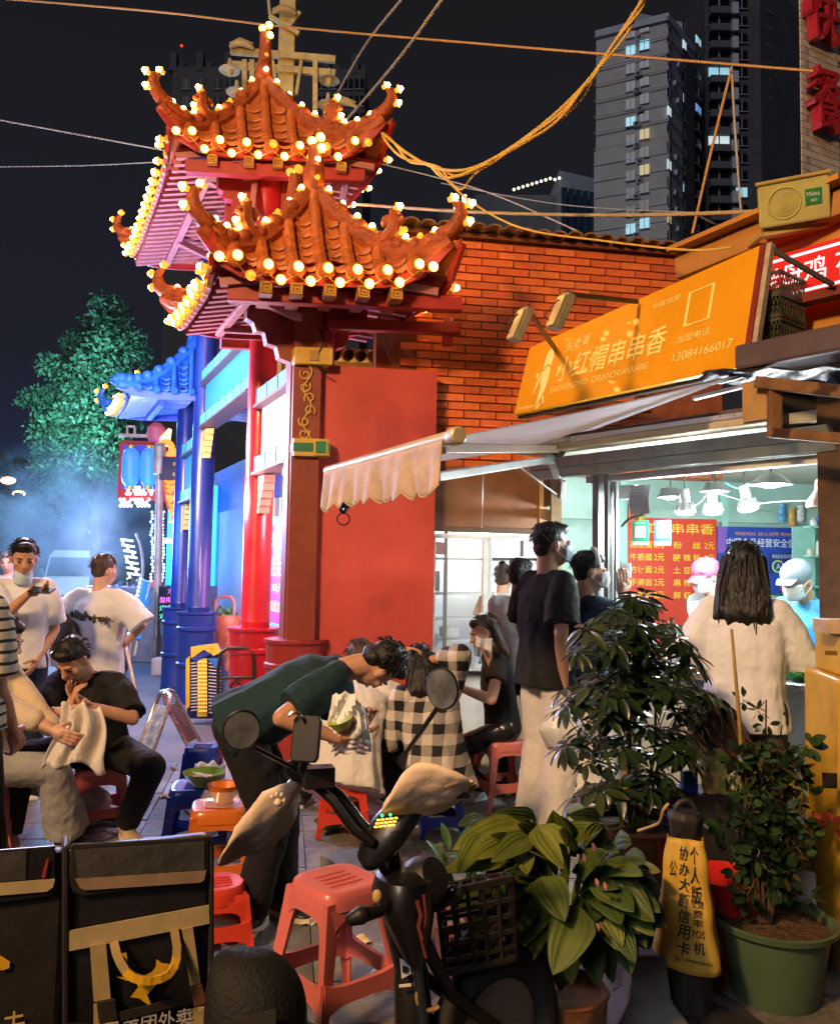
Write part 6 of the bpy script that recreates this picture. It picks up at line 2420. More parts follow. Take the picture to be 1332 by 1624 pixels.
# ================================================================== plastic stools
def stool(base, H, t, b_, rot, mat, label, group='plastic stools', round_top=False):
 s_ = thing('plastic_stool', label, 'stool', base, group)
 A_ = RZ(rot)
 def Wp(x, y, z):
  return V(base) + A_ @ V((x, y, z))
 def sq(r, z, k=.30, n=24):
  out = []
  for i in range(n):
   a = 2 * pi * i / n + pi / n
   c, s = cos(a), sin(a)
   e = .45 if not round_top else 1.0
   out.append(Wp(r * math.copysign(abs(c) ** e, c), r * math.copysign(abs(s) ** e, s), z))
  return out
 m = MB()
 m.loft([sq(t * .02, H - .008), sq(t * .55, H - .006), sq(t * .80, H - .002), sq(t * .93, H), sq(t, H - .008), sq(t * 1.035, H - .03), sq(t * 1.06, H - .06), sq(t * 1.03, H - .06), sq(t * .97, H - .02), sq(t * .5, H - .02)], 0, False)
 for i in range(4):                                  # moulded grip slots
  m.tube([Wp(-t * .5, -t * .4 + i * t * .27, H - .004), Wp(t * .5, -t * .4 + i * t * .27, H - .004)], .004, 6)
 m.build('seat', mat, s_, ang=50)
 zr = H * .34
 for sx in (-1, 1):
  for sy in (-1, 1):
   m = MB()
   rings = []
   for k in range(9):
    f_ = k / 8
    z = (H - .03) * (1 - f_)
    r = t * 1.0 + (b_ - t * 1.0) * f_ ** 1.1
    wv = (.058 - .026 * f_) * (1.35 if k == 0 else 1.12 if k == 1 else 1) * (H / .45) ** .3
    th = .030
    c = V((sx * r, sy * r, 0))
    # L section with the corner outside, softly rounded
    P2 = [(0, 0), (-wv * .5, .004), (-wv, .010), (-wv, .016), (-wv * .45, .022), (-.022, .022 + .0), (-.022, .022), (.022 * -1, wv * .45), (-.016, wv), (-.010, wv), (-.004, wv * .5)]
    rings.append([Wp(c.x + sx * px_, c.y + sy * -py_ if False else c.y - sy * py_, z) for px_, py_ in P2])
   if sx * sy > 0:
    rings = [r_[::-1] for r_ in rings]
   m.loft(rings, 0, True)
   m.build('leg', mat, s_, ang=40)
 # side arches under the seat and lower rails
 rr = t + (b_ - t) * (1 - zr / (H - .03))
 for k in range(4):
  Ak = RZ(k * pi / 2)
  m = MB()
  def Wk(x, y, z):
   return V(base) + A_ @ (Ak @ V((x, y, z)))
  n_ = 14
  rings = []
  r0 = t * 1.04
  for i in range(n_ + 1):
   x = -r0 * .86 + 2 * r0 * .86 * i / n_
   hh = .035 + .055 * (abs(x) / (r0 * .86)) ** 4
   yy = r0 - .004
   rings.append([Wk(x, yy, H - .05), Wk(x, yy + .004, H - .05 - hh), Wk(x, yy - .008, H - .05 - hh), Wk(x, yy - .008, H - .05)])
  m.loft(rings, 0, True)
  rings = []
  for i in range(n_ + 1):
   x = -rr * .93 + 2 * rr * .93 * i / n_
   dz = .030 * (abs(x) / rr) ** 4
   y0 = rr * .985
   rings.append([Wk(x, y0, zr + .028 + dz), Wk(x, y0 + .003, zr - .024 - dz * 1.6), Wk(x, y0 - .018, zr - .024 - dz * 1.6), Wk(x, y0 - .018, zr + .028 + dz)])
  m.loft(rings, 0, True)
  m.build('rail', mat, s_, ang=40)
 return s_
pl_red = M('plastic_coral', (.66, .165, .155), .32, var=.10, sc=5, coat=.35, sub=.0, dirt=.10)
pl_bri = M('plastic_scarlet', (.62, .05, .02), .3, var=.1, coat=.3)
pl_or = M('plastic_orange', (.58, .15, .02), .3, var=.1, coat=.3)
pl_bl = M('plastic_blue', (.015, .04, .36), .3, var=.1, coat=.3)
pl_pk = M('plastic_pink', (.55, .16, .14), .35, var=.1, coat=.3)
stool(G(536, 1392, .46).xy.to_3d(), .46, .125, .185, rad(40), pl_red, 'coral red plastic stool standing empty in the foreground beside the scooter')
stool(G(345, 1398, .25).xy.to_3d(), .25, .11, .135, rad(20), pl_bri, 'low bright red stool behind the delivery bag', round_top=True)
ST_O = G(348, 1275, .40).xy.to_3d()
stool(ST_O, .40, .125, .17, rad(12), pl_or, 'orange stool holding the bagged orange bowl')
ST_B = G(316, 1244, .38).xy.to_3d()
stool(ST_B, .38, .14, .175, rad(8), pl_bl, 'dark blue stool holding the green bowl')
stool(G(322, 1182, .42).xy.to_3d(), .42, .10, .14, rad(5), pl_bl, 'empty blue stool behind the one with the green bowl')
SEAT_K = V((-1.80, 4.95, 0))
stool(SEAT_K, .36, .13, .175, rad(25), pl_red, 'red stool under the man in the black T-shirt')
SEAT_L = V((-2.21, 4.35, 0))
stool(SEAT_L, .42, .125, .17, rad(10), pl_pk, 'pink stool under the person in pale jeans')
SEAT_W = V((-.41, 4.98, 0))
stool(SEAT_W, .32, .12, .155, rad(6), pl_bri, 'red stool under the person in the white shirt')
SEAT_B = V((.56, 5.58, 0))
stool(SEAT_B, .43, .13, .175, rad(18), pl_pk, 'pink stool under the woman in black by the window')
SEAT_P = V((.13, 4.98, 0))
stool(SEAT_P, .28, .11, .135, rad(14), pl_bl, 'low blue stool under the woman in the plaid shirt', round_top=True)

# bowls
def bowl(c, r, h, mat, label, rim=None, inner=None):
 t = thing('bowl', label, 'bowl', c)
 m = MB()
 m.lathe([(0, 0), (r * .5, 0), (r * .52, .01), (r * .8, h * .5), (r, h), (r * 1.04, h + .004), (r * .96, h - .004), (r * .76, h * .5), (r * .5, .018), (0, .016)], c, n=28)
 m.build('vessel', mat, t, ang=50)
 if inner:
  m = MB()
  m.lathe([(0, h * .62), (r * .80, h * .62)], c, n=24)
  m.build('broth', inner, t)
 return t
broth = M('broth', (.5, .38, .12), .2, var=.4, sc=30)
gb = M('bowl_green', (.22, .40, .06), .3, var=.1, coat=.3)
bowl(ST_B + V((.03, -.03, .382)), .105, .065, gb, 'green bowl of soup on the dark blue stool', inner=broth)
m = MB()
q = ST_B + V((.0, -.05, .45))
m.tube([q, q + V((.10, -.12, .01))], .004, 5)
m.tube([q + V((-.02, 0, 0)), q + V((.085, -.13, .008))], .004, 5)
tag(m.build('chopsticks', M('wood_pale'), None, base=q), 'pair of disposable chopsticks resting on the green bowl', 'chopsticks')
m = MB()
q = ST_B + V((.03, .11, .385))
for k in range(2):
 m.grid(lambda u, v: q + V((-.07 + .15 * u, .02 * k + .03 * sin(u * 5), .075 * v * (1 - .4 * (u - .5) ** 2) + .012 * sin(u * 14 + k))), 10, 5)
tag(m.build('tissue', M('tissue_white', (.8, .8, .8), .8, var=.05), None, base=q, solid=.002), 'crumpled white tissue behind the green bowl', 'tissue')
ob_ = bowl(ST_O + V((.02, 0, .402)), .075, .085, M('cup_orange', (.65, .18, .02), .35, var=.1), 'orange rimmed paper bowl inside a clear plastic bag', inner=broth)
m = MB()
q = ST_O + V((.02, 0, .402))
m.lathe([(.02, .003), (.10, .006), (.105, .03), (.09, .06), (.085, .07)], q, n=24)
tag(m.build('plastic_bag', M('clear_film', (.8, .8, .82), .15, var=0, alpha=.22), None, base=q), 'clear plastic bag rolled down around the orange bowl', 'bag')
q = G(522, 1318)
bowl(q, .085, .055, gb, 'green bowl left on the ground between the stools', inner=broth)
m = MB()
for k in range(3):
 q = V((-1.20, 4.42, .235))
lit_r = random.Random(12)
def litter(px, py, w_, col, label, kind_='wrapper'):
 q = G(px, py)
 m = MB()
 a0 = lit_r.uniform(0, 3)
 A_ = RZ(a0)
 m.grid(lambda u, v: q + A_ @ V(((u - .5) * w_, (v - .5) * w_ * .6, .006 + abs(.02 * sin(u * 9 + a0) * cos(v * 7)))), 9, 6)
 tag(m.build(kind_, M('litter_%s' % label[:6].replace(' ', ''), col, .5, var=.3, sc=30), None, base=q, solid=.001), label, 'litter')
litter(263, 1265, .11, (.5, .38, .32), 'crumpled brown wrapper on the pavement below the floor sign')
litter(275, 1222, .06, (.3, .14, .09), 'small dark red scrap by the leg of the floor sign')
litter(490, 1455, .22, (.55, .5, .46), 'flattened pale wrapper behind the coral stool')
litter(560, 1500, .15, (.6, .42, .15), 'yellow paper scrap under the coral stool')
litter(845, 1265, .20, (.5, .52, .5), 'white tray lying under the pink stool by the window')
litter(600, 1560, .16, (.55, .35, .2), 'orange peel coloured scrap right of the coral stool')

# ================================================================== delivery scooter and bags
sc_b = M('scooter_black', (.006, .0055, .0055), .35, var=.25, sc=6, coat=.35)
sc_p = M('scooter_plastic', (.010, .009, .008), .5, var=.3, sc=10)
sct = thing('delivery_scooter', 'black electric delivery scooter with cream wind mitts and a wire basket', 'scooter', V((-.10, 2.25, 0)))
hb = P(612, 1318, 2.20)
# front wheel, fork, rear wheel, deck
FW = V((.235, 2.46, .23))
hd = V((.80, .60, 0)).normalized()
hr_ = V((hd.y, -hd.x, 0))
m = MB()
m.torus(FW, .185, .045, frame(hr_), 26, 10)
m.build('tyre', M('rubber'), sct)
m = MB()
m.lathe([(0, -.03), (.05, -.03), (.14, -.015), (.15, 0), (.14, .015), (.05, .03), (0, .03)], FW, frame(hr_), 20)
m.build('wheel_rim', M('rim_grey', (.25, .24, .23), .35, .8, var=.1), sct)
RW = FW - hd * 1.15
m = MB()
m.torus(RW, .185, .05, frame(hr_), 26, 10)
m.build('tyre', M('rubber'), sct)
m = MB()
st_ = [P(625, 1395, 2.24), P(637, 1460, 2.28), P(652, 1540, 2.32), P(668, 1640, 2.36)]
m.tube(st_, [.05, .05, .042, .038], 12)
for sg in (-1, 1):
 m.tube([P(650, 1480, 2.3) + hr_ * .06 * sg, P(690, 1560, 2.36) + hr_ * .065 * sg, FW + hr_ * .065 * sg], [.02, .018, .018], 8)
m.build('fork', sc_b, sct)
m = MB()
m.tube([P(660, 1505, 2.2), P(672, 1640, 2.2)], .014, 10)
m.build('fork_tube', M('tube_blue_steel', (.10, .13, .18), .2, .9, var=.1), sct)
m = MB()
m.cap(RW + V((0, 0, .3)), FW - hd * .55 + V((0, 0, .05)), .05, .05)
m.box((RW + FW) / 2 - hd * .03 + V((0, 0, -.04)), (.55, .22, .06), Matrix((hd, -hr_, V((0, 0, 1)))).transposed())
m.cap(FW - hd * .28 + V((0, 0, -.02)), st_[2], .05, .045)
m.build('frame', sc_p, sct)
# fairing and head unit
m = MB()
fc0 = [P(598, 1388, 2.2), P(690, 1376, 2.3)]
rings = []
for (py, x0, x1, d) in ((1372, 618, 672, .06), (1384, 597, 690, .10), (1410, 590, 690, .12), (1445, 606, 688, .12), (1480, 622, 684, .10), (1515, 640, 676, .07)):
 c = P((x0 + x1) / 2, py, 2.22)
 w_ = (x1 - x0) / 1350 * 2.22 / 2
 rings.append([c + V((w_ * cos(a), d * sin(a), 0)) for a in [2 * pi * i / 18 for i in range(18)]])
m.loft(rings, 0, True)
m.build('fairing', sc_b, sct)
m = MB()
m.lathe([(0, -.05), (.045, -.05), (.062, -.02), (.062, .03), (.045, .055), (0, .06)], P(668, 1400, 2.22), frame(V((.6, -.5, .5))), 18)
m.build('headlamp_cowl', sc_p, sct)
m = MB()
q = P(598, 1422, 2.08)
m.ell(q, (.012, .008, .016), n=10)
m.build('emblem', M('emblem_gold', (.5, .35, .12), .4, var=.1), sct)
m = MB()
rings = []
for (px, py, rx, ry) in ((652, 1270, .03, .02), (640, 1285, .055, .04), (628, 1300, .062, .05), (612, 1325, .062, .055), (598, 1348, .05, .05), (592, 1366, .03, .03)):
 c = P(px, py, 2.18)
 rings.append([c + V((rx * cos(a), ry * sin(a) * .8, rx * .55 * sin(a + .4))) for a in [2 * pi * i / 16 for i in range(16)]])
m.loft(rings, 0, True)
m.tube([P(612, 1350, 2.2), P(620, 1380, 2.22), P(625, 1400, 2.24)], [.035, .03, .035], 10)
m.build('head_unit', sc_b, sct)
m = MB()
nz = V((-.2, -1, .35)).normalized()
for r_ in range(3):
 for k in range(5):
  q = P(596 + k * 7 + r_ * 2, 1312 - r_ * 5.5 - k * .8, 2.085 + .01 * r_)
  m.box(q, (.008, .004, .0045), frame(-nz, (1, 0, 0)) @ Matrix.Rotation(pi / 2, 3, 'X'))
ds = m.build('display', EM('display_amber', (1.0, .52, .06), 1.6), sct, smooth=False)
m = MB()
for px in (606, 619):
 m.ell(P(px, 1294 - (px - 606) * .1, 2.09), (.0045, .004, .004), n=6, m=4)
m.build('indicator', EM('display_green', (.05, .8, .4), 1.2), sct)
# handlebar arms, controls
m = MB()
m.tube([P(600, 1335, 2.2), P(570, 1305, 2.2), P(540, 1265, 2.2), P(508, 1238, 2.22), P(470, 1240, 2.24), P(430, 1280, 2.26)], .016, 10)
m.tube([P(592, 1338, 2.14), P(562, 1318, 2.14), P(528, 1270, 2.16), P(500, 1246, 2.18)], .013, 8)
m.tube([P(625, 1310, 2.2), P(650, 1285, 2.18), P(690, 1262, 2.16), P(745, 1255, 2.14)], .016, 10)
m.build('handlebar', sc_b, sct)
m = MB()
m.cap(P(470, 1222, 2.2), P(512, 1236, 2.2), .028, .024)
m.box(P(505, 1232, 2.16), (.075, .05, .05), RZ(.3))
m.tube([P(482, 1220, 2.17), P(520, 1216, 2.17), P(522, 1238, 2.17)], .006, 6)
m.tube([P(455, 1216, 2.2), P(475, 1206, 2.2), P(490, 1212, 2.2)], .012, 7)
m.build('control_cluster', sc_p, sct, bev=.004)
# mitts
mitt_m = M('mitt_cream', (.80, .62, .46), .85, var=.14, sc=7, bump=.15, bsc=30, dirt=.12)
def mitt(rows, Y0, dep, label):
 m = MB()
 n_ = len(rows)
 rings = []
 for i, ((x0, y0), (x1, y1), h) in enumerate(rows):
  a, b_ = P(x0, y0, Y0 - .02), P(x1, y1, Y0 + .06)
  ring = []
  for k in range(16):
   t_ = 2 * pi * k / 16
   f_ = (1 - cos(t_)) / 2
   s_ = sin(t_)
   p = a.lerp(b_, f_) + V((0, -dep * s_ * h, dep * .5 * s_ * h))
   ring.append(p)
  rings.append(ring)
 m.loft(rings, 0, False)
 o = m.build('wind_mitt', mitt_m, sct, ang=70, solid=.006)
 md = o.modifiers.new('subsurf', 'SUBSURF')
 md.levels = md.render_levels = 2
 for ts_, st_w in ((.07, .016), (.025, .006)):
  tx = bpy.data.textures.get('mitt%.3f' % ts_) or bpy.data.textures.new('mitt%.3f' % ts_, 'CLOUDS')
  tx.noise_scale = ts_
  md = o.modifiers.new('displace', 'DISPLACE')
  md.texture, md.strength = tx, st_w
 if label:
  o['label'] = label
 m = MB()
 m.tube(rings[-1] + [rings[-1][0]], .004, 6)
 m.build('mitt_hem', M('hem_brown', (.32, .20, .12), .7, var=.2), o)
 return o
mtl = mitt([((478, 1238), (474, 1268), .5), ((452, 1240), (466, 1300), .8), ((418, 1256), (448, 1330), 1.0), ((388, 1295), (420, 1348), 1.0), ((365, 1335), (385, 1358), .8), ((347, 1368), (350, 1372), .3)], 2.22, .04, 'left cream wind mitt with a printed paw')
mtr = mitt([((603, 1292), (604, 1297), .4), ((620, 1262), (640, 1292), .9), ((640, 1220), (668, 1294), 1.0), ((672, 1206), (700, 1292), 1.0), ((716, 1222), (722, 1276), 1.0), ((754, 1243), (740, 1258), .6)], 2.12, .045, 'right cream wind mitt')
paw = M('paw_white', (.72, .60, .48), .6, var=.05)
m = MB()
for (px, py, r_) in ((441, 1273, .011), (432, 1264, .005), (439, 1260, .0055), (447, 1261, .0055), (451, 1269, .005)):
 q = P(px, py, 2.125)
 m.ell(q, (r_, .012, r_ * .9), n=10)
m.build('paw_print', paw, mtl)
m = MB()
m.tube([P(705, 1248, 2.02), P(716, 1244, 2.02), P(726, 1241, 2.02)], .003, 5)
m.build('script_print', M('hem_brown'), mtr)
# mirrors
mir = M('mirror_glass', (.34, .36, .38), .12, .7, var=.5, sc=18)
for (px, py, Y0, stem, nrm, rx, ry) in ((383, 1157, 2.05, ((405, 1187), (440, 1205), (470, 1220)), (.30, -1, -.30), .043, .049), (702, 1092, 2.0, ((692, 1125), (668, 1160), (645, 1192), (640, 1215)), (-.5, -1, -.12), .040, .048)):
 c = P(px, py, Y0)
 A_ = frame(V(nrm), V((1, 0, 0)))
 m = MB()
 m.loft([m.ring(c + A_ @ V((0, 0, z)), rx * k, ry * k, A_, 28) for k, z in ((.3, -.022), (.75, -.018), (1.0, -.004), (1.06, .002), (1.0, .005), (.95, .003))], 0, True)
 mo = m.build('mirror', sc_p, sct)
 m = MB()
 m.loft([m.ring(c + A_ @ V((0, 0, .004)), rx * .96, ry * .96, A_, 28)], 0, False)
 m.add(m.ring(c + A_ @ V((0, 0, .0062)), rx * .96, ry * .96, A_, 28), [tuple(range(28))])
 m.build('mirror_face', mir, mo, smooth=False)
 m = MB()
 m.tube([P(a, b_, Y0 + .04 + .04 * i) for i, (a, b_) in enumerate(stem)], .006, 8)
 m.build('mirror_stem', sc_b, mo)
# phone holder with hook
m = MB()
q = P(484, 1172, 2.1)
A_ = frame(V((-.25, -1, .25)), V((.95, -.2, 0)))
m.slab([q + A_ @ V((x * .036, y * .055, 0)) for x, y in ((-.8, -1), (.8, -1), (1, -.8), (1, .8), (.8, 1), (-.8, 1), (-1, .8), (-1, -.8))], A_ @ V((0, 0, -.015)))
m.bar(q - V((0, 0, .05)), P(478, 1222, 2.16), .02, .02)
m.build('phone_holder', sc_p, sct, smooth=False, bev=.004)
m = MB()
m.tube([P(479, 1142, 2.1), P(474, 1132, 2.1), P(464, 1130, 2.1), P(457, 1136, 2.1)], .0045, 6)
m.build('hook', M('chrome'), sct)
# side signal, sticker, loose cable
m = MB()
m.cap(P(602, 1446, 2.14), P(570, 1452, 2.1), .014, .02)
m.cap(P(572, 1452, 2.1), P(558, 1458, 2.1), .022, .016)
m.build('turn_signal', sc_p, sct)
m = MB()
q = [P(x_, y_, 2.255) for x_, y_ in ((634, 1520), (650, 1528), (652, 1544), (637, 1552))]
m.slab(q, (0, -.004, 0))
m.build('sticker', M('sticker_white', (.75, .72, .68), .4, var=.05), sct, smooth=False)
m = MB()
m.slab([P(x_, y_, 2.25) for x_, y_ in ((633, 1562), (652, 1560), (652, 1564), (633, 1566))], (0, -.004, 0))
m.slab([P(x_, y_, 2.248) for x_, y_ in ((638, 1532), (647, 1534), (646, 1542), (638, 1542))], (0, -.004, 0), 1)
m.build('sticker', [M('sticker_white'), M('cable_black')], sct, smooth=False)
m = MB()
m.tube([P(662, 1430, 2.1), P(668, 1452, 2.1), P(664, 1470, 2.1), P(670, 1490, 2.1)], .006, 6)
m.tube([P(672, 1420, 2.1), P(676, 1455, 2.1), P(668, 1490, 2.12), P(676, 1520, 2.12)], .004, 6)
m.build('cable', M('cable_red_dim', (.15, .03, .03), .5), sct)
m = MB()
m.torus(P(683, 1580, 2.2), .035, .006, frame((.2, -1, 0)), 16, 6, a0=2.2, a1=5.4)
m.build('hose', M('hose_tan', (.3, .19, .07), .45), sct)
# front basket
bk = M('basket_black', (.016, .013, .010), .45, var=.3, sc=12)
B00, B10, B01, B11 = P(692, 1420, 2.28), P(812, 1394, 2.34), P(700, 1408, 2.55), P(800, 1388, 2.58)
D00, D10, D01, D11 = P(706, 1545, 2.3), P(818, 1520, 2.36), P(712, 1520, 2.52), P(806, 1500, 2.55)
m = MB()
for a, b_ in ((B00, B10), (B10, B11), (B11, B01), (B01, B00)):
 m.bar(a, b_, .014, .02)
for a, b_ in ((D00, D10), (D10, D11), (D11, D01), (D01, D00)):
 m.bar(a, b_, .012, .016)
m.build('basket_rim', bk, sct, smooth=False, bev=.003)
for (a, b_, c, d, n_) in ((B00, B10, D00, D10, 5), (B10, B11, D10, D11, 3), (B01, B11, D01, D11, 5), (B00, B01, D00, D01, 3)):
 for i in range(n_ + 1):
  m = MB()
  f_ = i / n_
  m.bar(a.lerp(b_, f_), c.lerp(d, f_), .012, .005)
  m.build('basket_slat', bk, sct, smooth=False)
 for f_ in (.25, .45, .65, .85):
  m = MB()
  m.bar(a.lerp(c, f_), b_.lerp(d, f_), .006, .012)
  m.build('basket_wire', bk, sct, smooth=False)
for i in range(5):
 f_ = (i + .5) / 5
 m = MB()
 m.bar(B00.lerp(B10, f_) + V((0, 0, .004)), B01.lerp(B11, f_) + V((0, 0, .004)), .010, .006)
 m.build('basket_wire', bk, sct, smooth=False)
m = MB()
m.cap(P(690, 1436, 2.27), P(725, 1418, 2.25), .018, .018)
m.torus(P(716, 1420, 2.24), .022, .005, frame((.8, -.5, 0)), 14, 6, a0=0, a1=3.4)
m.build('basket_clamp', sc_p, sct)
m = MB()
m.slab([D00, D10, D11, D01], (0, 0, .006))
m.build('basket_floor', bk, sct, smooth=False)
m = MB()
q = P(752, 1500, 2.42)
for k in range(5):
 m.grid(lambda u, v: q + V(((u - .5) * .10 + .015 * k - .03, (v - .5) * .09, -.035 + .02 * k + .02 * sin(u * 8 + k) * cos(v * 6))), 6, 5)
tag(m.build('crumpled_bags', M('bag_brown', (.22, .12, .05), .5, var=.5, sc=25), None, base=q, solid=.002), 'crumpled brown bags in the scooter basket', 'bag')
# saddle
m = MB()
rings = []
for (px, yt, rx, rz) in ((330, 1520, .05, .10), (350, 1508, .09, .13), (385, 1503, .11, .15), (425, 1508, .115, .15), (458, 1528, .10, .14), (480, 1562, .065, .12), (487, 1600, .03, .06)):
 c = P(px, yt, 1.86) - V((0, 0, rz))
 rings.append([c + V((0, rx * cos(a), rz * sin(a))) for a in [2 * pi * i / 20 for i in range(20)]])
m.loft(rings, 0, True)
o = m.build('saddle', M('saddle_black', (.005, .0045, .0045), .7, var=.3, sc=30, bump=.3, bsc=120), sct, ang=70)
md = o.modifiers.new('subsurf', 'SUBSURF')
md.levels = md.render_levels = 2
m = MB()
a = P(425, 1612, 1.76)
m.slab([P(358, 1622, 1.74), P(438, 1600, 1.755), P(438, 1640, 1.755), P(358, 1650, 1.74)], (0, -.004, 0))
m.build('saddle_badge', M('badge_dim', (.04, .035, .03), .5), sct, smooth=False)
m = MB()
m.cap(P(400, 1660, 1.86), P(500, 1700, 1.95), .09, .08)
m.build('battery_box', sc_p, sct)
# delivery bags
dbm = M('bag_black', (.014, .013, .015), .38, var=.3, sc=8, bump=.25, bsc=14, coat=.15)
dbb = M('bag_brown_black', (.022, .017, .014), .55, var=.25, sc=8, bump=.15, bsc=20)
refl = M('reflective_tape', (.52, .40, .20), .45, .1, var=.1, sc=20)
refl2 = M('reflective_tape_dim', (.33, .22, .14), .5, .1, var=.15, sc=20)
webb = M('webbing_tan', (.45, .33, .14), .6, var=.12, sc=30)
filmc = M('pocket_film', (.10, .095, .09), .10, var=.3, sc=5, alpha=.45, bump=.8, bsc=9)
yel_p = M('print_yellow', (.75, .42, .02), .4, var=.06)
def bagplane(O_, X_, U_, px, py):
 n_ = X_.cross(U_).normalized()
 return hit(px, py, O_, n_)
bX = V((cos(rad(24)), sin(rad(24)), 0))
bY = V((-bX.y, bX.x, 0))                                # into the depth
QB = P(105, 1340, 1.90)
def BP(px, py, lift=0.0):
 return hit(px, py, QB, bY) - bY * lift
bag1 = thing('delivery_bag', 'black insulated delivery bag with tan straps and a yellow animal print', 'bag', V((BP(220, 1600).x, BP(220, 1600).y, .48)), 'delivery bags on the scooter')
zt = (BP(110, 1336).z + BP(325, 1330).z) / 2
zb_ = .44
def bagbody(x0, x1, mat, par, dep=.34):
 a, b_ = BP(x0, 1500), BP(x1, 1500)
 m = MB()
 a.z = b_.z = zb_
 h_ = V((0, 0, zt - zb_ - .004))
 m.add([a, b_, b_ + bY * dep, a + bY * dep, a + h_, b_ + h_, b_ + h_ + bY * .07 - V((0, 0, .012)), a + h_ + bY * .07 - V((0, 0, .012))], [(3, 2, 1, 0), (4, 5, 6, 7), (0, 1, 5, 4), (1, 2, 6, 5), (2, 3, 7, 6), (3, 0, 4, 7)])
 return m.build('body', mat, par, smooth=False, bev=.016), a, b_
bagbody(104, 334, dbm, bag1)
m = MB()
m.tube([BP(104, 1640, .004), BP(104, 1400, .006), BP(104, 1345, .004), BP(104, 1345, .0) + bY * .06], .008, 8)
m.tube([BP(104, 1343, .004), BP(220, 1337, .004), BP(334, 1329, .004), BP(335, 1345, .003), BP(335, 1640, .003)], .006, 8)
m.build('piping', dbb, bag1)
def patch(pts, mat, par, name, lift=.004, th=.004, bev=0):
 m = MB()
 m.slab([BP(px, py, lift) for px, py in pts], bY * th * .98)
 return m.build(name, mat, par, smooth=False, bev=bev)
patch(((112, 1338), (330, 1326), (330, 1385), (322, 1396), (132, 1420), (116, 1414), (108, 1396)), dbb, bag1, 'lid_flap', .010, .008, .003)
patch(((118, 1346), (322, 1332), (322, 1378), (124, 1390)), filmc, bag1, 'clear_pocket', .014, .002)
patch(((119, 1391), (325, 1378), (322, 1393), (316, 1397), (134, 1409), (126, 1405)), refl2, bag1, 'reflective_strip', .0145, .002)
patch(((106, 1475), (330, 1434), (331, 1463), (106, 1507)), refl, bag1, 'cross_strap', .010, .004)
patch(((142, 1496), (167, 1492), (175, 1582), (148, 1584)), webb, bag1, 'strap', .016, .005)
patch(((287, 1470), (304, 1467), (316, 1556), (300, 1559)), webb, bag1, 'strap', .016, .005)
patch(((148, 1590), (160, 1588), (160, 1640), (148, 1640)), webb, bag1, 'strap', .012, .004)
patch(((298, 1600), (326, 1590), (326, 1640), (298, 1640)), webb, bag1, 'strap', .012, .004)
patch(((152, 1583), (182, 1578), (187, 1612), (156, 1618)), dkst, bag1, 'buckle', .022, .010, .003)
patch(((300, 1560), (318, 1555), (328, 1585), (306, 1592)), M('buckle_brown', (.14, .06, .03), .4), bag1, 'buckle', .022, .010, .003)
patch(((162, 1615), (186, 1611), (186, 1618), (162, 1622)), refl, bag1, 'buckle_tab', .030, .004)
patch(((311, 1590), (330, 1586), (330, 1592), (311, 1596)), refl, bag1, 'buckle_tab', .030, .004)
patch(((182, 1602), (300, 1573), (300, 1586), (182, 1616)), dkst, bag1, 'cross_webbing', .018, .004)
m = MB()
def ribbon(pts, wd_, lift, mb_):
 q = [BP(px, py, lift + l_) for px, py, l_ in pts]
 for a, b_ in zip(q, q[1:]):
  t_ = (b_ - a).normalized()
  mb_.bar(a - t_ * .002, b_ + t_ * .002, wd_, .004, bY)
_hp = [(180, 1492, 0), (183, 1505, .012), (189, 1517, .022), (197, 1528, .03), (208, 1535, .036), (222, 1538, .04), (236, 1538, .04), (250, 1535, .04), (262, 1530, .036), (271, 1521, .03), (276, 1509, .022), (278, 1495, .012), (275, 1472, 0)]
ribbon(_hp, .018, .014, m)
m2 = MB()
ribbon([(x, y, l_ + .004) for x, y, l_ in _hp[3:11]], .017, .014, m2)
m2.build('handle_print', yel_p, bag1, smooth=False)
m.build('carry_handle', M('handle_tan', (.38, .26, .10), .6, var=.15), bag1, smooth=False)
m = MB()
def poly(pts, lift):
 m.add([BP(px, py, lift) for px, py in pts], [tuple(range(len(pts)))])
poly(((184, 1546), (205, 1546), (225, 1545), (240, 1538), (246, 1530), (247, 1518), (255, 1524), (270, 1526), (262, 1534), (250, 1552), (240, 1566), (232, 1574), (240, 1594), (228, 1586), (220, 1580), (206, 1578), (218, 1562), (214, 1552), (200, 1552)), .013)
poly(((188, 1505), (198, 1502), (200, 1515), (195, 1524), (186, 1518)), .030)
poly(((186, 1516), (198, 1522), (206, 1534), (196, 1534)), .028)
m.build('animal_print', yel_p, bag1, smooth=False)
wp = M('print_white', (.55, .52, .46), .5, var=.06)
text('美团外卖', BP(192, 1642, .012), bX, V((0, 0, 1)) + bX * .0, .150, .040, wp, bag1, bold=.01)
bag2 = thing('delivery_bag', 'dark brown side of a delivery bag cut off by the left edge', 'bag', V((BP(30, 1600).x, BP(30, 1600).y, .48)), 'delivery bags on the scooter')
bagbody(-150, 103, dbb, bag2, .34)
patch(((-120, 1356), (88, 1340), (88, 1412), (80, 1420), (-120, 1446)), dbm, bag2, 'lid_flap', .010, .008, .003)
patch(((-110, 1362), (42, 1346), (40, 1392), (-110, 1404)), filmc, bag2, 'clear_pocket', .014, .002)
patch(((-110, 1406), (87, 1391), (84, 1404), (74, 1411), (-110, 1426)), refl, bag2, 'reflective_strip', .0145, .002)
patch(((66, 1388), (74, 1360), (77, 1360), (71, 1390)), M('thread_red', (.4, .03, .03), .5), bag2, 'loop', .016, .003)
m = MB()
m.add([BP(px, py, .006) for px, py in ((-6, 1512), (4, 1516), (16, 1524), (15, 1534), (4, 1538), (-6, 1534))], [(0, 1, 2, 3, 4, 5)])
m.build('animal_print', yel_p, bag2, smooth=False)
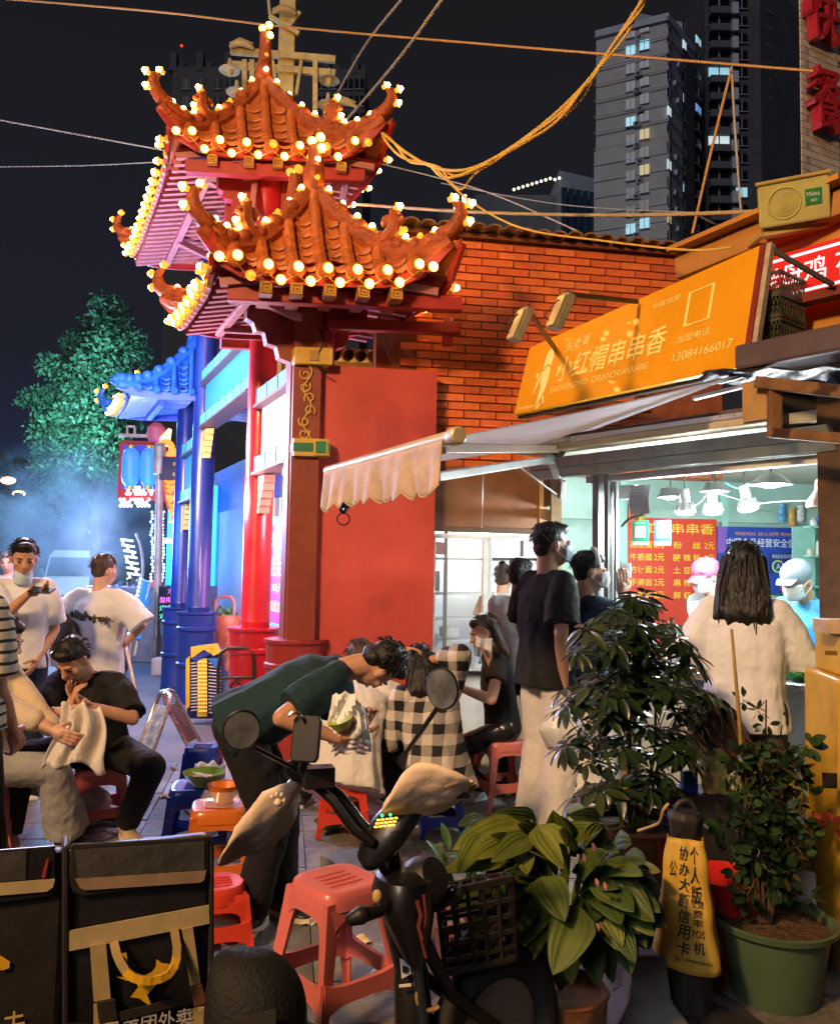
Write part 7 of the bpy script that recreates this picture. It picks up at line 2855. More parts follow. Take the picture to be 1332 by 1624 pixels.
text('去', BP(3, 1648, .006), bX, V((0, 0, 1)), .042, .056, M('print_cream', (.6, .42, .16), .5, var=.05), bag2, bold=.008)
m = MB()
ms = [BP(300, 1600) + bY * .15, BP(380, 1700) + bY * .15]
m.box(V((ms[0].x - .2, ms[0].y, .36)), (.95, .35, .14), RZ(rad(24)))
m.bar(V((ms[0].x - .2, ms[0].y, .0)), V((ms[0].x - .2, ms[0].y, .3)), .05, .05)
m.build('rear_rack', sc_p, sct, smooth=False)

# ================================================================== potted plants
def leaf_grid(base, tip, wid, up, droop, mat, parent, name='leaf', heart=True, fold=.25, nu=12, nv=10, rib=.004):
 base, tip, up = V(base), V(tip), V(up)
 d = tip - base
 L = d.length
 t = d.normalized()
 side = t.cross(up).normalized()
 nrm = side.cross(t)
 m = MB()
 def f(u, v):
  if heart:
   w_ = min(1, (v * 6) ** .5) * max(0, 1 - v ** 2.1) ** .8 * 1.06
  else:
   w_ = sin(pi * (v * .94 + .04)) ** .8
  x = (u - .5) * 2
  back = -.16 * L * abs(x) * max(0, 1 - v * 4) if heart else 0
  z = -droop * L * (v ** 2) + droop * L * v * .75 + fold * wid * abs(x) * w_ - .55 * fold * wid * x * x * w_
  z += rib * cos(x * 21 * (1 - .25 * v)) * w_
  return base + t * (v * L + back) + side * (x * wid * .5 * w_) + nrm * z
 m.grid(f, nu * 2, nv)
 return m.build(name, mat, parent, ang=180)
hm = M('hosta_leaf', (.080, .115, .016), .58, var=.5, sc=5, coat=.0)
hm2 = M('hosta_leaf_dark', (.042, .075, .014), .55, var=.3, sc=6, coat=.0)
hm3 = M('hosta_leaf_yellow', (.125, .15, .02), .58, var=.5, sc=5, coat=.0)
hp = thing('hosta_plant', 'broad leaved hosta plant with yellow green ribbed leaves in a wrapped pot', 'plant', G(888, 1680))
hp.location.z = 0
hs = [  # base px,py -> tip px,py, width px, depth, material
 ((880, 1345), (878, 1278), 74, 2.72, 0), ((858, 1318), (908, 1392), 74, 2.62, 2), ((862, 1400), (902, 1472), 80, 2.50, 0), ((915, 1452), (870, 1563), 92, 2.46, 0),
 ((950, 1392), (1056, 1474), 92, 2.58, 0), ((965, 1370), (1010, 1420), 70, 2.66, 1), ((830, 1395), (770, 1440), 66, 2.56, 1), ((800, 1340), (742, 1366), 46, 2.60, 2),
 ((832, 1332), (770, 1372), 54, 2.60, 0), ((812, 1310), (700, 1352), 60, 2.74, 2), ((790, 1360), (690, 1385), 58, 2.66, 2), ((842, 1300), (770, 1290), 44, 2.85, 1),
 ((905, 1322), (965, 1310), 44, 2.82, 0), ((930, 1340), (990, 1352), 50, 2.8, 1), ((945, 1300), (895, 1292), 40, 2.92, 1), ((835, 1440), (800, 1500), 56, 2.52, 1),
 ((850, 1470), (820, 1555), 56, 2.52, 2), ((925, 1480), (955, 1580), 66, 2.60, 1), ((980, 1470), (1005, 1560), 66, 2.66, 1), ((760, 1330), (720, 1395), 50, 2.62, 0),
 ((825, 1352), (838, 1392), 52, 2.62, 2), ((870, 1360), (845, 1330), 44, 2.86, 1), ((780, 1310), (735, 1330), 44, 2.82, 0), ((950, 1420), (935, 1470), 60, 2.62, 1),
 ((990, 1400), (1050, 1420), 52, 2.74, 1), ((920, 1375), (975, 1400), 56, 2.68, 1), ((765, 1300), (720, 1310), 36, 2.95, 1), ((900, 1285), (940, 1292), 36, 3.0, 0)]
for k, ((bx, by), (tx_, ty), wpx, Y0, mi) in enumerate(hs):
 tx_, ty = bx + (tx_ - bx) * .84, by + (ty - by) * .84
 b0, t0 = P(bx, by, Y0 + .06), P(tx_, ty, Y0 - .05)
 leaf_grid(b0, t0, wpx * .76 / 1350 * Y0, V((0, -.75, .75)) if ty > by else V((0, -.9, .35)), .22, (hm, hm2, hm3)[mi], hp, rib=.0018)
hr2 = random.Random(44)
for k in range(84):
 a_ = hr2.uniform(0, 2 * pi)
 r_ = hr2.uniform(.3, 1)
 bx, by = 892 + 135 * r_ * cos(a_), 1415 + 85 * r_ * sin(a_)
 ox, oy = cos(a_) * hr2.uniform(38, 66), sin(a_) * hr2.uniform(30, 70) + 22
 hs.append(((bx, by), (bx + ox, by + oy), hr2.uniform(36, 62), 2.70 + hr2.uniform(-.16, .22), hr2.choice((0, 1, 1, 2))))
 (bx, by), (tx_, ty), wpx, Y0, mi = hs[-1]
 leaf_grid(P(bx, by, Y0 + .06), P(tx_, ty, Y0 - .05), wpx / 1350 * Y0, V((hr2.uniform(-.3, .3), -.75, .75)), .22, (hm, hm2, hm3)[mi], hp, rib=.004)
m = MB()
hc = G(890, 1600)
hc = V((P(890, 1560, 2.72).x, 2.72, 0))
for k, ((bx, by), (tx_, ty), wpx, Y0, mi) in enumerate(hs):
 b0 = P(bx, by, Y0 + .06)
 m.tube([hc + V((0, 0, .22)), (hc + V((0, 0, .3))).lerp(b0, .6) + V((0, 0, .03)), b0], [.006, .005, .004], 5)
m.build('stalks', M('stalk_green', (.10, .15, .03), .5, var=.2), hp)['kind'] = 'stuff'
m = MB()
m.lathe([(0, 0), (.115, 0), (.13, .05), (.135, .12), (.142, .21), (.15, .225), (.14, .228), (.13, .2), (0, .19)], hc, n=28)
m.build('pot', M('pot_wrapped_brown', (.22, .085, .035), .35, var=.4, sc=9, coat=.2, bump=.4, bsc=14), hp)
for k in range(5):
 q = P(*((925, 1355), (945, 1394), (958, 1400), (946, 1465), (940, 1338))[k], 2.5)
 m = MB()
 m.tube([q, q + V((.004, -.002, -.012)), q + V((.006, -.004, -.022))], [.003, .007, .002], 7)
 m.build('flower_bud', M('bud_pink', (.5, .2, .2), .5, var=.2), hp)
# small shrubby green plant behind the hosta
kp = thing('leafy_pot_plant', 'small potted plant with narrow green leaves behind the hosta', 'plant', V((P(745, 1330, 3.2).x, 3.2, 0)))
pr_ = random.Random(6)
kb_ = wloc(kp)
m = MB()
m.lathe([(0, 0), (.10, 0), (.13, .22), (.14, .23), (.12, .2), (0, .19)], kb_, n=20)
m.build('pot', M('pot_pink', (.35, .12, .10), .5, var=.2), kp)
klm = M('leaf_mid_green', (.045, .11, .035), .45, var=.4, sc=9, coat=.15)
for k in range(46):
 b0 = kb_ + V((pr_.uniform(-.1, .12), pr_.uniform(-.1, .1), .25 + pr_.uniform(0, .22)))
 dr_ = V((pr_.uniform(-1, 1), pr_.uniform(-1, .6), pr_.uniform(-.1, .9))).normalized()
 leaf_grid(b0, b0 + dr_ * pr_.uniform(.09, .16), .035, V((0, -.3, 1)), .25, klm, kp, heart=False, nu=2, nv=5, rib=0)
m = MB()
for k in range(14):
 m.tube([kb_ + V((0, 0, .2)), kb_ + V((pr_.uniform(-.15, .15), pr_.uniform(-.12, .1), pr_.uniform(.35, .5)))], .004, 5)
m.build('stalks', M('stalk_green'), kp)['kind'] = 'stuff'
# umbrella-leaf shrub
ubp = thing('umbrella_shrub', 'tall potted umbrella shrub with dark glossy whorled leaves', 'plant', V((P(1000, 1400, 3.55).x, 3.55, 0)))
ub = wloc(ubp)
pot_d = M('pot_dark_glaze', (.03, .016, .012), .2, var=.3, sc=6, coat=.5)
zr_ = P(1000, 1303, 3.55).z
m = MB()
m.lathe([(0, 0), (.15, 0), (.19, .12), (.205, zr_ - .03), (.225, zr_), (.215, zr_ + .012), (.195, zr_ - .005), (.19, zr_ - .03), (0, zr_ - .035)], ub, n=32)
m.build('pot', pot_d, ubp)
m = MB()
m.lathe([(0, zr_ - .02), (.19, zr_ - .03)], ub, n=24)
m.build('soil', M('soil', (.05, .035, .022), .95, var=.5, sc=30, bump=.8, bsc=60), ubp)
ur = random.Random(17)
lf = M('umbrella_leaf', (.012, .028, .009), .34, var=.5, sc=6, coat=.25)
lf2 = M('umbrella_leaf_light', (.030, .045, .012), .35, var=.4, sc=6, coat=.3)
whorls = []
for kk in range(3):
 m = MB()
 n_ = 7 + kk
 for i in range(n_):
  a = 2 * pi * i / n_ + ur.uniform(-.15, .15)
  L_ = ur.uniform(.075, .105)
  dz = ur.uniform(-.5, .05)
  d0 = V((cos(a), sin(a), dz)).normalized()
  b0 = d0 * .025
  t_ = d0
  side = t_.cross(V((0, 0, 1))).normalized()
  nn = side.cross(t_)
  wl = L_ * .40
  m.grid(lambda u, v: b0 + t_ * (v * L_) + side * ((u - .5) * wl * (sin(pi * (.06 + .9 * v)) ** .7)) + nn * (-.22 * L_ * v * v + .10 * wl * abs(u - .5) * 2), 4, 6)
  m.tube([V((0, 0, 0)), b0 * 1.1], .0016, 4)
 me = m.mesh('leaf_whorl', ang=180)
 whorls.append(me)
wm_ = []
for me in whorls:
 a_, b_ = me, me.copy()
 a_.materials.append(lf)
 b_.materials.append(lf2)
 wm_.append((a_, b_))
stems = []
SPEC = [(985, 1290, 1000, 1120), (1000, 1295, 995, 1010), (1012, 1292, 1040, 1090), (990, 1295, 940, 1130), (1020, 1290, 1080, 1120), (1005, 1292, 1010, 960)]
m = MB()
for (x0, y0, x1, y1) in SPEC:
 a, b_ = P(x0, y0, 3.55), P(x1, y1, 3.5)
 mid = a.lerp(b_, .5) + V((ur.uniform(-.03, .03), ur.uniform(-.03, .03), 0))
 m.tube([a - V((0, 0, .06)), mid, b_], [.009, .007, .004], 7)
 stems.append((a, mid, b_))
m.build('stem', M('stem_olive', (.10, .10, .03), .6, var=.3), ubp)
m = MB()
m.tube([P(990, 1298, 3.45), P(993, 1200, 3.45), P(1000, 1122, 3.45)], .0085, 8)
m.build('stake', M('bamboo_stake', (.42, .26, .07), .55, var=.25, sc=14), ubp)
tw_ = MB()
cnt = 0
env = [(935, 975, 62), (962, 920, 96), (1000, 900, 115), (1035, 905, 118), (1080, 890, 135), (1120, 895, 138), (1170, 912, 118), (1215, 925, 110), (1250, 945, 92), (1285, 990, 60)]
def spread(py):
 pts = [(940, 1008, 14), (965, 1003, 46), (1000, 998, 72), (1040, 1008, 98), (1080, 1018, 125), (1130, 1020, 132), (1180, 1010, 115), (1230, 995, 92), (1270, 985, 70)]
 for (y0, c0_, w0), (y1, c1_, w1) in zip(pts, pts[1:]):
  if y0 <= py <= y1:
   t_ = (py - y0) / (y1 - y0)
   return c0_ + (c1_ - c0_) * t_, w0 + (w1 - w0) * t_
 return 1000, 60
for k in range(165):
 py = 942 + (1268 - 942) * ur.random() ** .85
 c_, w_ = spread(py)
 px = c_ + w_ * ur.uniform(-1, 1)
 Y0 = 3.5 + ur.uniform(-.28, .25)
 q = P(px, py, Y0)
 out = V((q.x - ub.x, q.y - ub.y, .25 + ur.uniform(-.1, .3)))
 A_ = frame(out + V((0, 0, .22)), rnd_dir(ur))
 inst('leaf_whorl', wm_[k % 3][1 if ur.random() < .2 else 0], q, ubp, A_, ur.uniform(.62, 1.05))
 s0 = min(stems, key=lambda s_: (s_[1].lerp(s_[2], .5) - q).length)
 root = s0[1].lerp(s0[2], ur.uniform(.0, .95)) if q.z > s0[1].z else s0[0].lerp(s0[1], ur.uniform(.3, 1))
 tw_.tube([root, root.lerp(q, .6) - V((0, 0, .02)), q], [.003, .0025, .002], 4)
tw_.build('twigs', M('stem_olive'), ubp)['kind'] = 'stuff'
# bare stake plant at the right in the green pot
gp = thing('green_pot_plant', 'leggy small leaved plant in a round green plastic pot', 'plant', V((P(1228, 1590, 3.15).x, 3.15, 0)))
gb_ = wloc(gp)
zr_ = P(1226, 1455, 3.15).z
gpm = M('pot_green_plastic', (.075, .12, .060), .45, var=.15, sc=4, dirt=.2)
m = MB()
m.lathe([(0, 0), (.142, 0), (.148, .01), (.188, zr_ - .035), (.194, zr_ - .03), (.213, zr_ - .02), (.218, zr_), (.209, zr_ + .004), (.198, zr_ - .012), (.187, zr_ - .04), (0, zr_ - .045)], gb_, n=40)
m.build('pot', gpm, gp)
m = MB()
m.grid(lambda u, v: gb_ + V((.192 * v * cos(2 * pi * u), .192 * v * sin(2 * pi * u), zr_ - .028 + .014 * noise.noise(V((cos(2 * pi * u) * v * 6, sin(2 * pi * u) * v * 6, 2))))), 40, 10)
m.build('soil', M('soil_red', (.085, .045, .022), .95, var=.5, sc=30, bump=.9, bsc=70), gp)
gr = random.Random(31)
m = MB()
stm = []
for (x0, x1, y1) in ((1205, 1180, 1170), (1212, 1215, 1110), (1218, 1240, 1150), (1210, 1160, 1130), (1220, 1262, 1210), (1206, 1195, 1240), (1222, 1275, 1260), (1214, 1225, 1220)):
 a, b_ = P(x0, 1450, 3.15), P(x1, y1, 3.15 + gr.uniform(-.12, .12))
 mid = a.lerp(b_, .5) + V((gr.uniform(-.04, .04), gr.uniform(-.04, .04), 0))
 m.tube([a - V((0, 0, .03)), a.lerp(mid, .5), mid, mid.lerp(b_, .5) + V((gr.uniform(-.02, .02), 0, 0)), b_], [.006, .005, .005, .004, .003], 6)
 stm.append((a, mid, b_))
m.build('stem', M('stem_brown', (.085, .05, .025), .7, var=.3), gp)
m = MB()
m.tube([P(1182, 1280, 3.18), P(1172, 1140, 3.0), P(1160, 998, 3.02)], [.007, .007, .005], 7)
m.build('stake', M('bamboo_stake'), gp)
m = MB()
for kk in range(9):
 a = 2 * pi * kk / 9 * 1.0
 d0 = rnd_dir(gr)
 side = d0.cross(V((0, 0, 1))).normalized()
 nn = side.cross(d0)
 b0 = d0 * .02
 m.grid(lambda u, v: b0 + d0 * (v * .042) + side * ((u - .5) * .026 * (sin(pi * (.06 + .9 * v)) ** .7)) + nn * (-.006 * v * v), 3, 4)
me = m.mesh('leaf_cluster', ang=180)
me2 = me.copy()
me3 = me.copy()
me.materials.append(lf)
me2.materials.append(M('small_leaf_green', (.03, .065, .02), .3, var=.4, coat=.3))
me3.materials.append(M('small_leaf_red', (.22, .04, .02), .4, var=.3, coat=.2))
tw2 = MB()
for k in range(115):
 s_ = gr.choice(stm)
 base_ = s_[0].lerp(s_[1], gr.uniform(.35, 1)) if gr.random() < .42 else s_[1].lerp(s_[2], gr.uniform(0, 1))
 q = base_ + V((gr.gauss(0, .047), gr.gauss(0, .045), gr.gauss(0, .035)))
 inst('leaf_cluster', me3 if gr.random() < .03 else (me if gr.random() < .5 else me2), q, gp, frame(rnd_dir(gr), rnd_dir(gr)), gr.uniform(.7, 1.25))
 tw2.tube([base_, q], .0018, 4)
tw2.build('twigs', M('stem_brown'), gp)['kind'] = 'stuff'
# advertising post cover: black weighted cone wrapped with a yellow printed sheet
cn = thing('parking_post', 'black rubber parking post wrapped in a yellow printed advertising sheet', 'post', V((P(1088, 1590, 3.0).x, 3.0, 0)))
cb_ = wloc(cn)
ztp = P(1088, 1282, 3.0).z
blk = M('rubber_post', (.022, .020, .019), .55, var=.3, sc=7, bump=.2, bsc=40)
def sqr(r, z, a0=rad(22)):
 return [cb_ + V((r * cos(a0 + 2 * pi * i / 8), r * sin(a0 + 2 * pi * i / 8), z)) for i in range(8)]
m = MB()
m.loft([sqr(.092, .04), sqr(.050, ztp - .10), sqr(.062, ztp - .03), sqr(.05, ztp - .008)], 0, True)
m.build('body', blk, cn, smooth=False, bev=.006)
m = MB()
m.box(cb_ + V((0, 0, .022)), (.36, .36, .044), RZ(rad(18)))
m.build('base', blk, cn, smooth=False, bev=.012)
m = MB()
m.torus(cb_ + V((0, 0, ztp - .01)), .034, .010, frame((0, 1, 0)), 16, 7, a0=0, a1=pi)
m.build('handle', blk, cn)
sheet = M('sheet_yellow', (.55, .34, .045), .5, var=.14, sc=9, dirt=.25, bump=.15, bsc=18)
z0, z1 = P(1088, 1548, 2.87).z, P(1088, 1334, 2.93).z
def shp(u, v, lift=0):
 a = -pi / 2 + (u - .5) * 3.3
 r = (.058 + .050 * (1 - v)) * min(1.28, 1 / max(abs(cos(a + .3)), abs(sin(a + .3)))) + lift + .003 * sin(u * 21 + v * 7) + .003 * sin(v * 17)
 z = z0 + (z1 - z0) * v + .010 * sin(u * 9) * (1 - v) - .015 * (u - .5) * (v - .5)
 return cb_ + V((r * cos(a), r * sin(a), z))
m = MB()
m.grid(shp, 40, 22)
m.build('printed_sheet', sheet, cn, solid=.002, ang=70)
ink = M('ink_black')
def wrap_text(s_, u0, u1, v0, v1, bold=.012):
 k = len(s_)
 for i, ch in enumerate(s_):
  va = v1 - (v1 - v0) * (i + 1) / k
  vb_ = v1 - (v1 - v0) * (i + .12) / k
  a, b_, c = shp(u0, va, .004), shp(u1, va, .004), shp(u0, vb_, .004)
  text(ch, a, b_ - a, c - a, (b_ - a).length, (c - a).length, ink, cn, bold=bold, lift=.002)
wrap_text('协办大额信用卡', .32, .44, .13, .96)
wrap_text('个人版', .465, .57, .53, .97)
wrap_text('费率', .48, .565, .36, .50, .0)
wrap_text('机', .48, .565, .16, .26)
wrap_text('公', .22, .29, .70, .84, .0)
for s_, v in (('0.38', .50), ('POS', .28)):
 a, b_, c = shp(.475, v, .004), shp(.575, v, .004), shp(.475, v + .055, .004)
 text(s_, a, b_ - a, c - a, (b_ - a).length, (c - a).length, ink, cn, bold=.0)
a, b_, c = shp(.31, .08, .004), shp(.60, .08, .004), shp(.31, .115, .004)
text('☎13998428701', a, b_ - a, c - a, (b_ - a).length, (c - a).length, ink, cn)
cable([(1012, 1318, 3.1), (1030, 1312, 3.0), (1045, 1305, 2.9), (1052, 1285, 2.85), (1060, 1275, 2.85)], .005, M('cord_tan', (.5, .36, .15), .6), 'tan cord running from the dark pot to the top of the parking post', n=26)
q = V((P(1025, 1570, 2.95).x, 2.95, 0))
m = MB()
m.loft([[q + V((sx * .13 * k, sy * .10 * k, z)) for sx, sy in ((-1, -1), (1, -1), (1, 1), (-1, 1))] for k, z in ((1, 0), (1, .03), (.55, .10), (.42, .24))], 0, True)
tag(m.build('concrete_foot', M('foot_grey', (.16, .155, .15), .85, var=.25, sc=6, dirt=.4), None, smooth=False, bev=.01, base=q), 'grey concrete foot block between the hosta and the parking post', 'block')
m = MB()
q = G(1180, 1450)
m.lathe([(0, 0), (.11, 0), (.14, .34), (.15, .36), (.135, .34), (0, .3)], V((P(1160, 1400, 3.3).x, 3.35, 0)), n=28)
tag(m.build('bucket', M('bucket_red', (.55, .02, .02), .35, var=.1, coat=.3), None, base=V((P(1160, 1400, 3.3).x, 3.35, 0))), 'bright red bucket behind the leggy plant', 'bucket')
q = V((P(1262, 1400, 3.42).x, 3.42, 0))
m = MB()
m.lathe([(0, 0), (.075, 0), (.08, .16), (.083, .17), (.06, .24), (.035, .28)], q, n=24)
for k in range(3):
 m.grid(lambda u, v: q + V((-.06 + .13 * u, -.02 + .02 * k, .20 + .14 * v + .02 * sin(u * 9 + k))), 8, 5)
tag(m.build('plastic_bags', M('bag_pale_film', (.55, .58, .62), .25, var=.15, alpha=.75), None, base=q), 'pale plastic bags bundled on the ground by the yellow cabinet', 'bag')
q = V((P(1135, 1290, 3.55).x, 3.55, 0))
m = MB()
m.box(q + V((.0, .1, .30)), (.34, .22, .60))
tag(m.build('crate_box', M('box_black', (.015, .015, .017), .6, var=.2), None, smooth=False, bev=.01, base=q), 'black box standing behind the parking post', 'box')
q2 = q + V((0, .06, .60))
for k, (dx_, c_, lb) in enumerate(((-.09, (.03, .08, .4), 'blue drink carton on the black box'), (.0, (.6, .45, .2), 'cream paper cup on the black box'), (.09, (.55, .5, .45), 'pale bag of snacks on the black box'))):
 m = MB()
 if k == 1:
  m.lathe([(0, 0), (.032, 0), (.042, .09), (.045, .092), (.038, .088), (0, .01)], q2 + V((dx_, 0, 0)), n=16)
 else:
  m.box(q2 + V((dx_, 0, .045)), (.06, .05, .09), RZ(.3 * k))
 tag(m.build(('carton', 'paper_cup', 'snack_bag')[k], M('small_item%d' % k, c_, .5, var=.3, sc=20), None, base=q2 + V((dx_, 0, 0)), bev=.004), lb, ('carton', 'cup', 'bag')[k])
# ================================================================== people
def pat(name, kind, c0, c1, k, rough=.75, ang=0.0):
 if name in MATS:
  return MATS[name]
 m = M(name, c0, rough, var=.12, sc=7, bump=.12, bsc=90)
 n, l = m.node_tree.nodes, m.node_tree.links
 b = n['Principled BSDF']
 prev = b.inputs['Base Color'].links[0].from_socket
 tc = n.new('ShaderNodeTexCoord')
 mp = n.new('ShaderNodeMapping')
 mp.inputs['Rotation'].default_value = (0, 0, ang)
 mp.inputs['Scale'].default_value = (k, k, k)
 nz = n.new('ShaderNodeTexNoise')
 nz.inputs['Scale'].default_value = 7
 l.new(tc.outputs['Object'], nz.inputs['Vector'])
 ad = n.new('ShaderNodeVectorMath')
 ad.operation = 'MULTIPLY_ADD'
 l.new(nz.outputs['Color'], ad.inputs[0])
 ad.inputs[1].default_value = (.03, .03, .03)
 l.new(tc.outputs['Object'], ad.inputs[2])
 l.new(ad.outputs[0], mp.inputs[0])
 sp = n.new('ShaderNodeSeparateXYZ')
 l.new(mp.outputs[0], sp.inputs[0])
 def math_(op, a, b_=None):
  q = n.new('ShaderNodeMath')
  q.operation = op
  for i, v in enumerate((a, b_)):
   if v is None:
    continue
   if isinstance(v, (int, float)):
    q.inputs[i].default_value = v
   else:
    l.new(v, q.inputs[i])
  return q.outputs[0]
 if kind == 'stripe':
  f = math_('LESS_THAN', math_('FRACT', sp.outputs['Z']), .30)
 elif kind == 'plaid':
  fx, fz = math_('LESS_THAN', math_('FRACT', sp.outputs['X']), .5), math_('LESS_THAN', math_('FRACT', sp.outputs['Z']), .5)
  g = math_('MULTIPLY', math_('ADD', fx, fz), .5)
  f = g
 else:
  r = math_('FLOOR', sp.outputs['Z'])
  xo = math_('ADD', sp.outputs['X'], math_('MULTIPLY', math_('MODULO', r, 2.0), .5))
  dx = math_('SUBTRACT', math_('FRACT', math_('ADD', xo, 100.0)), .5)
  dz = math_('SUBTRACT', math_('FRACT', sp.outputs['Z']), .5)
  f = math_('LESS_THAN', math_('ADD', math_('MULTIPLY', dx, dx), math_('MULTIPLY', dz, dz)), .075)
 mx = n.new('ShaderNodeMix')
 mx.data_type = 'RGBA'
 l.new(f, mx.inputs[0])
 l.new(prev, mx.inputs[6])
 mx.inputs[7].default_value = (*c1, 1)
 l.new(mx.outputs[2], b.inputs['Base Color'])
 return m
skin = M('skin', (.50, .27, .17), .5, var=.10, sc=14, sub=.12)
skin_p = M('skin_pale', (.58, .34, .24), .5, var=.08, sc=14, sub=.12)
hair_k = M('hair_black', (.006, .005, .0045), .45, var=.5, sc=30, stretch=(1, 1, .15), bump=.5, bsc=90)
hair_b = M('hair_brown', (.055, .028, .016), .40, var=.5, sc=30, stretch=(1, 1, .15), bump=.5, bsc=90)
eye_m = M('eye_dark', (.012, .008, .006), .2, var=0)
lip_m = M('lip', (.36, .12, .10), .5, var=.05)
cl_w = M('cloth_white', (.70, .68, .66), .85, var=.05, sc=5, bump=.9, bsc=8, stretch=(1, 1, .35))
cl_wl = M('cloth_white_tee', (.70, .73, .80), .85, var=.05, sc=5, bump=.9, bsc=7, stretch=(1, 1, .3))
cl_k = M('cloth_black', (.006, .006, .007), .85, var=.3, sc=8, bump=.7, bsc=9, stretch=(1, 1, .45))
cl_t = M('cloth_teal', (.006, .030, .040), .85, var=.25, sc=6, bump=.7, bsc=9, stretch=(.5, 1, 1))
cl_n = M('cloth_navy', (.012, .024, .05), .8, var=.25, sc=6, bump=.7, bsc=9, stretch=(1, 1, .45))
cl_c = M('cloth_cream', (.60, .50, .36), .85, var=.08, sc=6, bump=.9, bsc=9, stretch=(1, 1, .5))
cl_j = M('cloth_pale_jeans', (.34, .34, .33), .9, var=.12, sc=7, bump=.9, bsc=9, stretch=(.6, 1, .6))
cl_s = M('satin_pale_blue', (.66, .74, .80), .34, var=.1, sc=6, bump=1.0, bsc=8, stretch=(1, 1, .3))
cl_b = M('cloth_sky_blue', (.05, .32, .62), .7, var=.15, bump=.2, bsc=30)
cl_o = M('vest_orange', (.65, .18, .02), .6, var=.15)
cl_ol = M('jacket_olive', (.17, .17, .05), .7, var=.25, sc=6, bump=.3, bsc=30)
cl_bl = M('leather_black', (.012, .012, .014), .25, var=.3, coat=.2, bump=.2, bsc=30)
mask_b = M('mask_blue', (.50, .68, .78), .7, var=.05)
mask_w = M('mask_white', (.74, .74, .74), .7, var=.05)
sho_w = M('shoe_white', (.66, .66, .66), .5, var=.1, sc=20)
sho_k = M('shoe_black', (.02, .02, .02), .45, var=.2)
sho_s = M('shoe_sand', (.45, .34, .2), .6, var=.2)

def F(y):
 return V((sin(rad(y)), cos(rad(y)), 0))
def ik(a, c, l1, l2, pole):
 d = c - a
 L = d.length
 L2 = max(abs(l1 - l2) + .01, min(L, (l1 + l2) * .998))
 d = d.normalized()
 c = a + d * L2
 x = (l1 * l1 - l2 * l2 + L2 * L2) / (2 * L2)
 h = math.sqrt(max(0, l1 * l1 - x * x))
 p = V(pole) - d * V(pole).dot(d)
 p = p.normalized() if p.length > 1e-4 else frame(d).col[0]
 return a + d * x + p * h, c
def hand_geo(mb, wr, d, nrm, side, s, curl):
 """palm and five separate fingers; d to the knuckles, nrm out of the palm, side towards the thumb"""
 d, nrm = d.normalized(), (nrm - d * nrm.dot(d)).normalized()
 sd_ = d.cross(nrm) * side
 mb.chain([wr, wr + d * .05 * s], [.024 * s, .026 * s], 8)
 for k in range(4):
  o_ = (k - 1.5) * .019 * s
  mb.cap(wr + d * .02 * s + sd_ * o_ * .7, wr + d * .088 * s + sd_ * o_, .014 * s, .0115 * s, 8)
 L = (.040, .045, .042, .033)
 for k in range(4):
  o_ = (1.5 - k) * .0205 * s
  p = wr + d * .088 * s + sd_ * o_
  a = curl * (.30 + .05 * k)
  q = [p]
  dd = d
  for j in range(3):
   a_ = a * (j + 1) * (1.0 if j else .75)
   dd = d * cos(a_) + nrm * sin(a_)
   p = p + dd * L[k] * s * (1, .72, .58)[j]
   q.append(p)
  mb.chain(q, [.0098 * s, .0092 * s, .0085 * s, .0072 * s], 7)
 t0 = wr + d * .025 * s + sd_ * .024 * s
 t1 = t0 + (d * .6 + sd_ * .75 + nrm * .35).normalized() * .040 * s
 t2 = t1 + (d * .85 + sd_ * .25 + nrm * (.35 + .3 * curl)).normalized() * .034 * s
 t3 = t2 + (d * .9 - sd_ * .05 + nrm * (.35 + .4 * curl)).normalized() * .026 * s
 mb.chain([t0, t1, t2, t3], [.0155 * s, .0125 * s, .0105 * s, .0085 * s], 7)

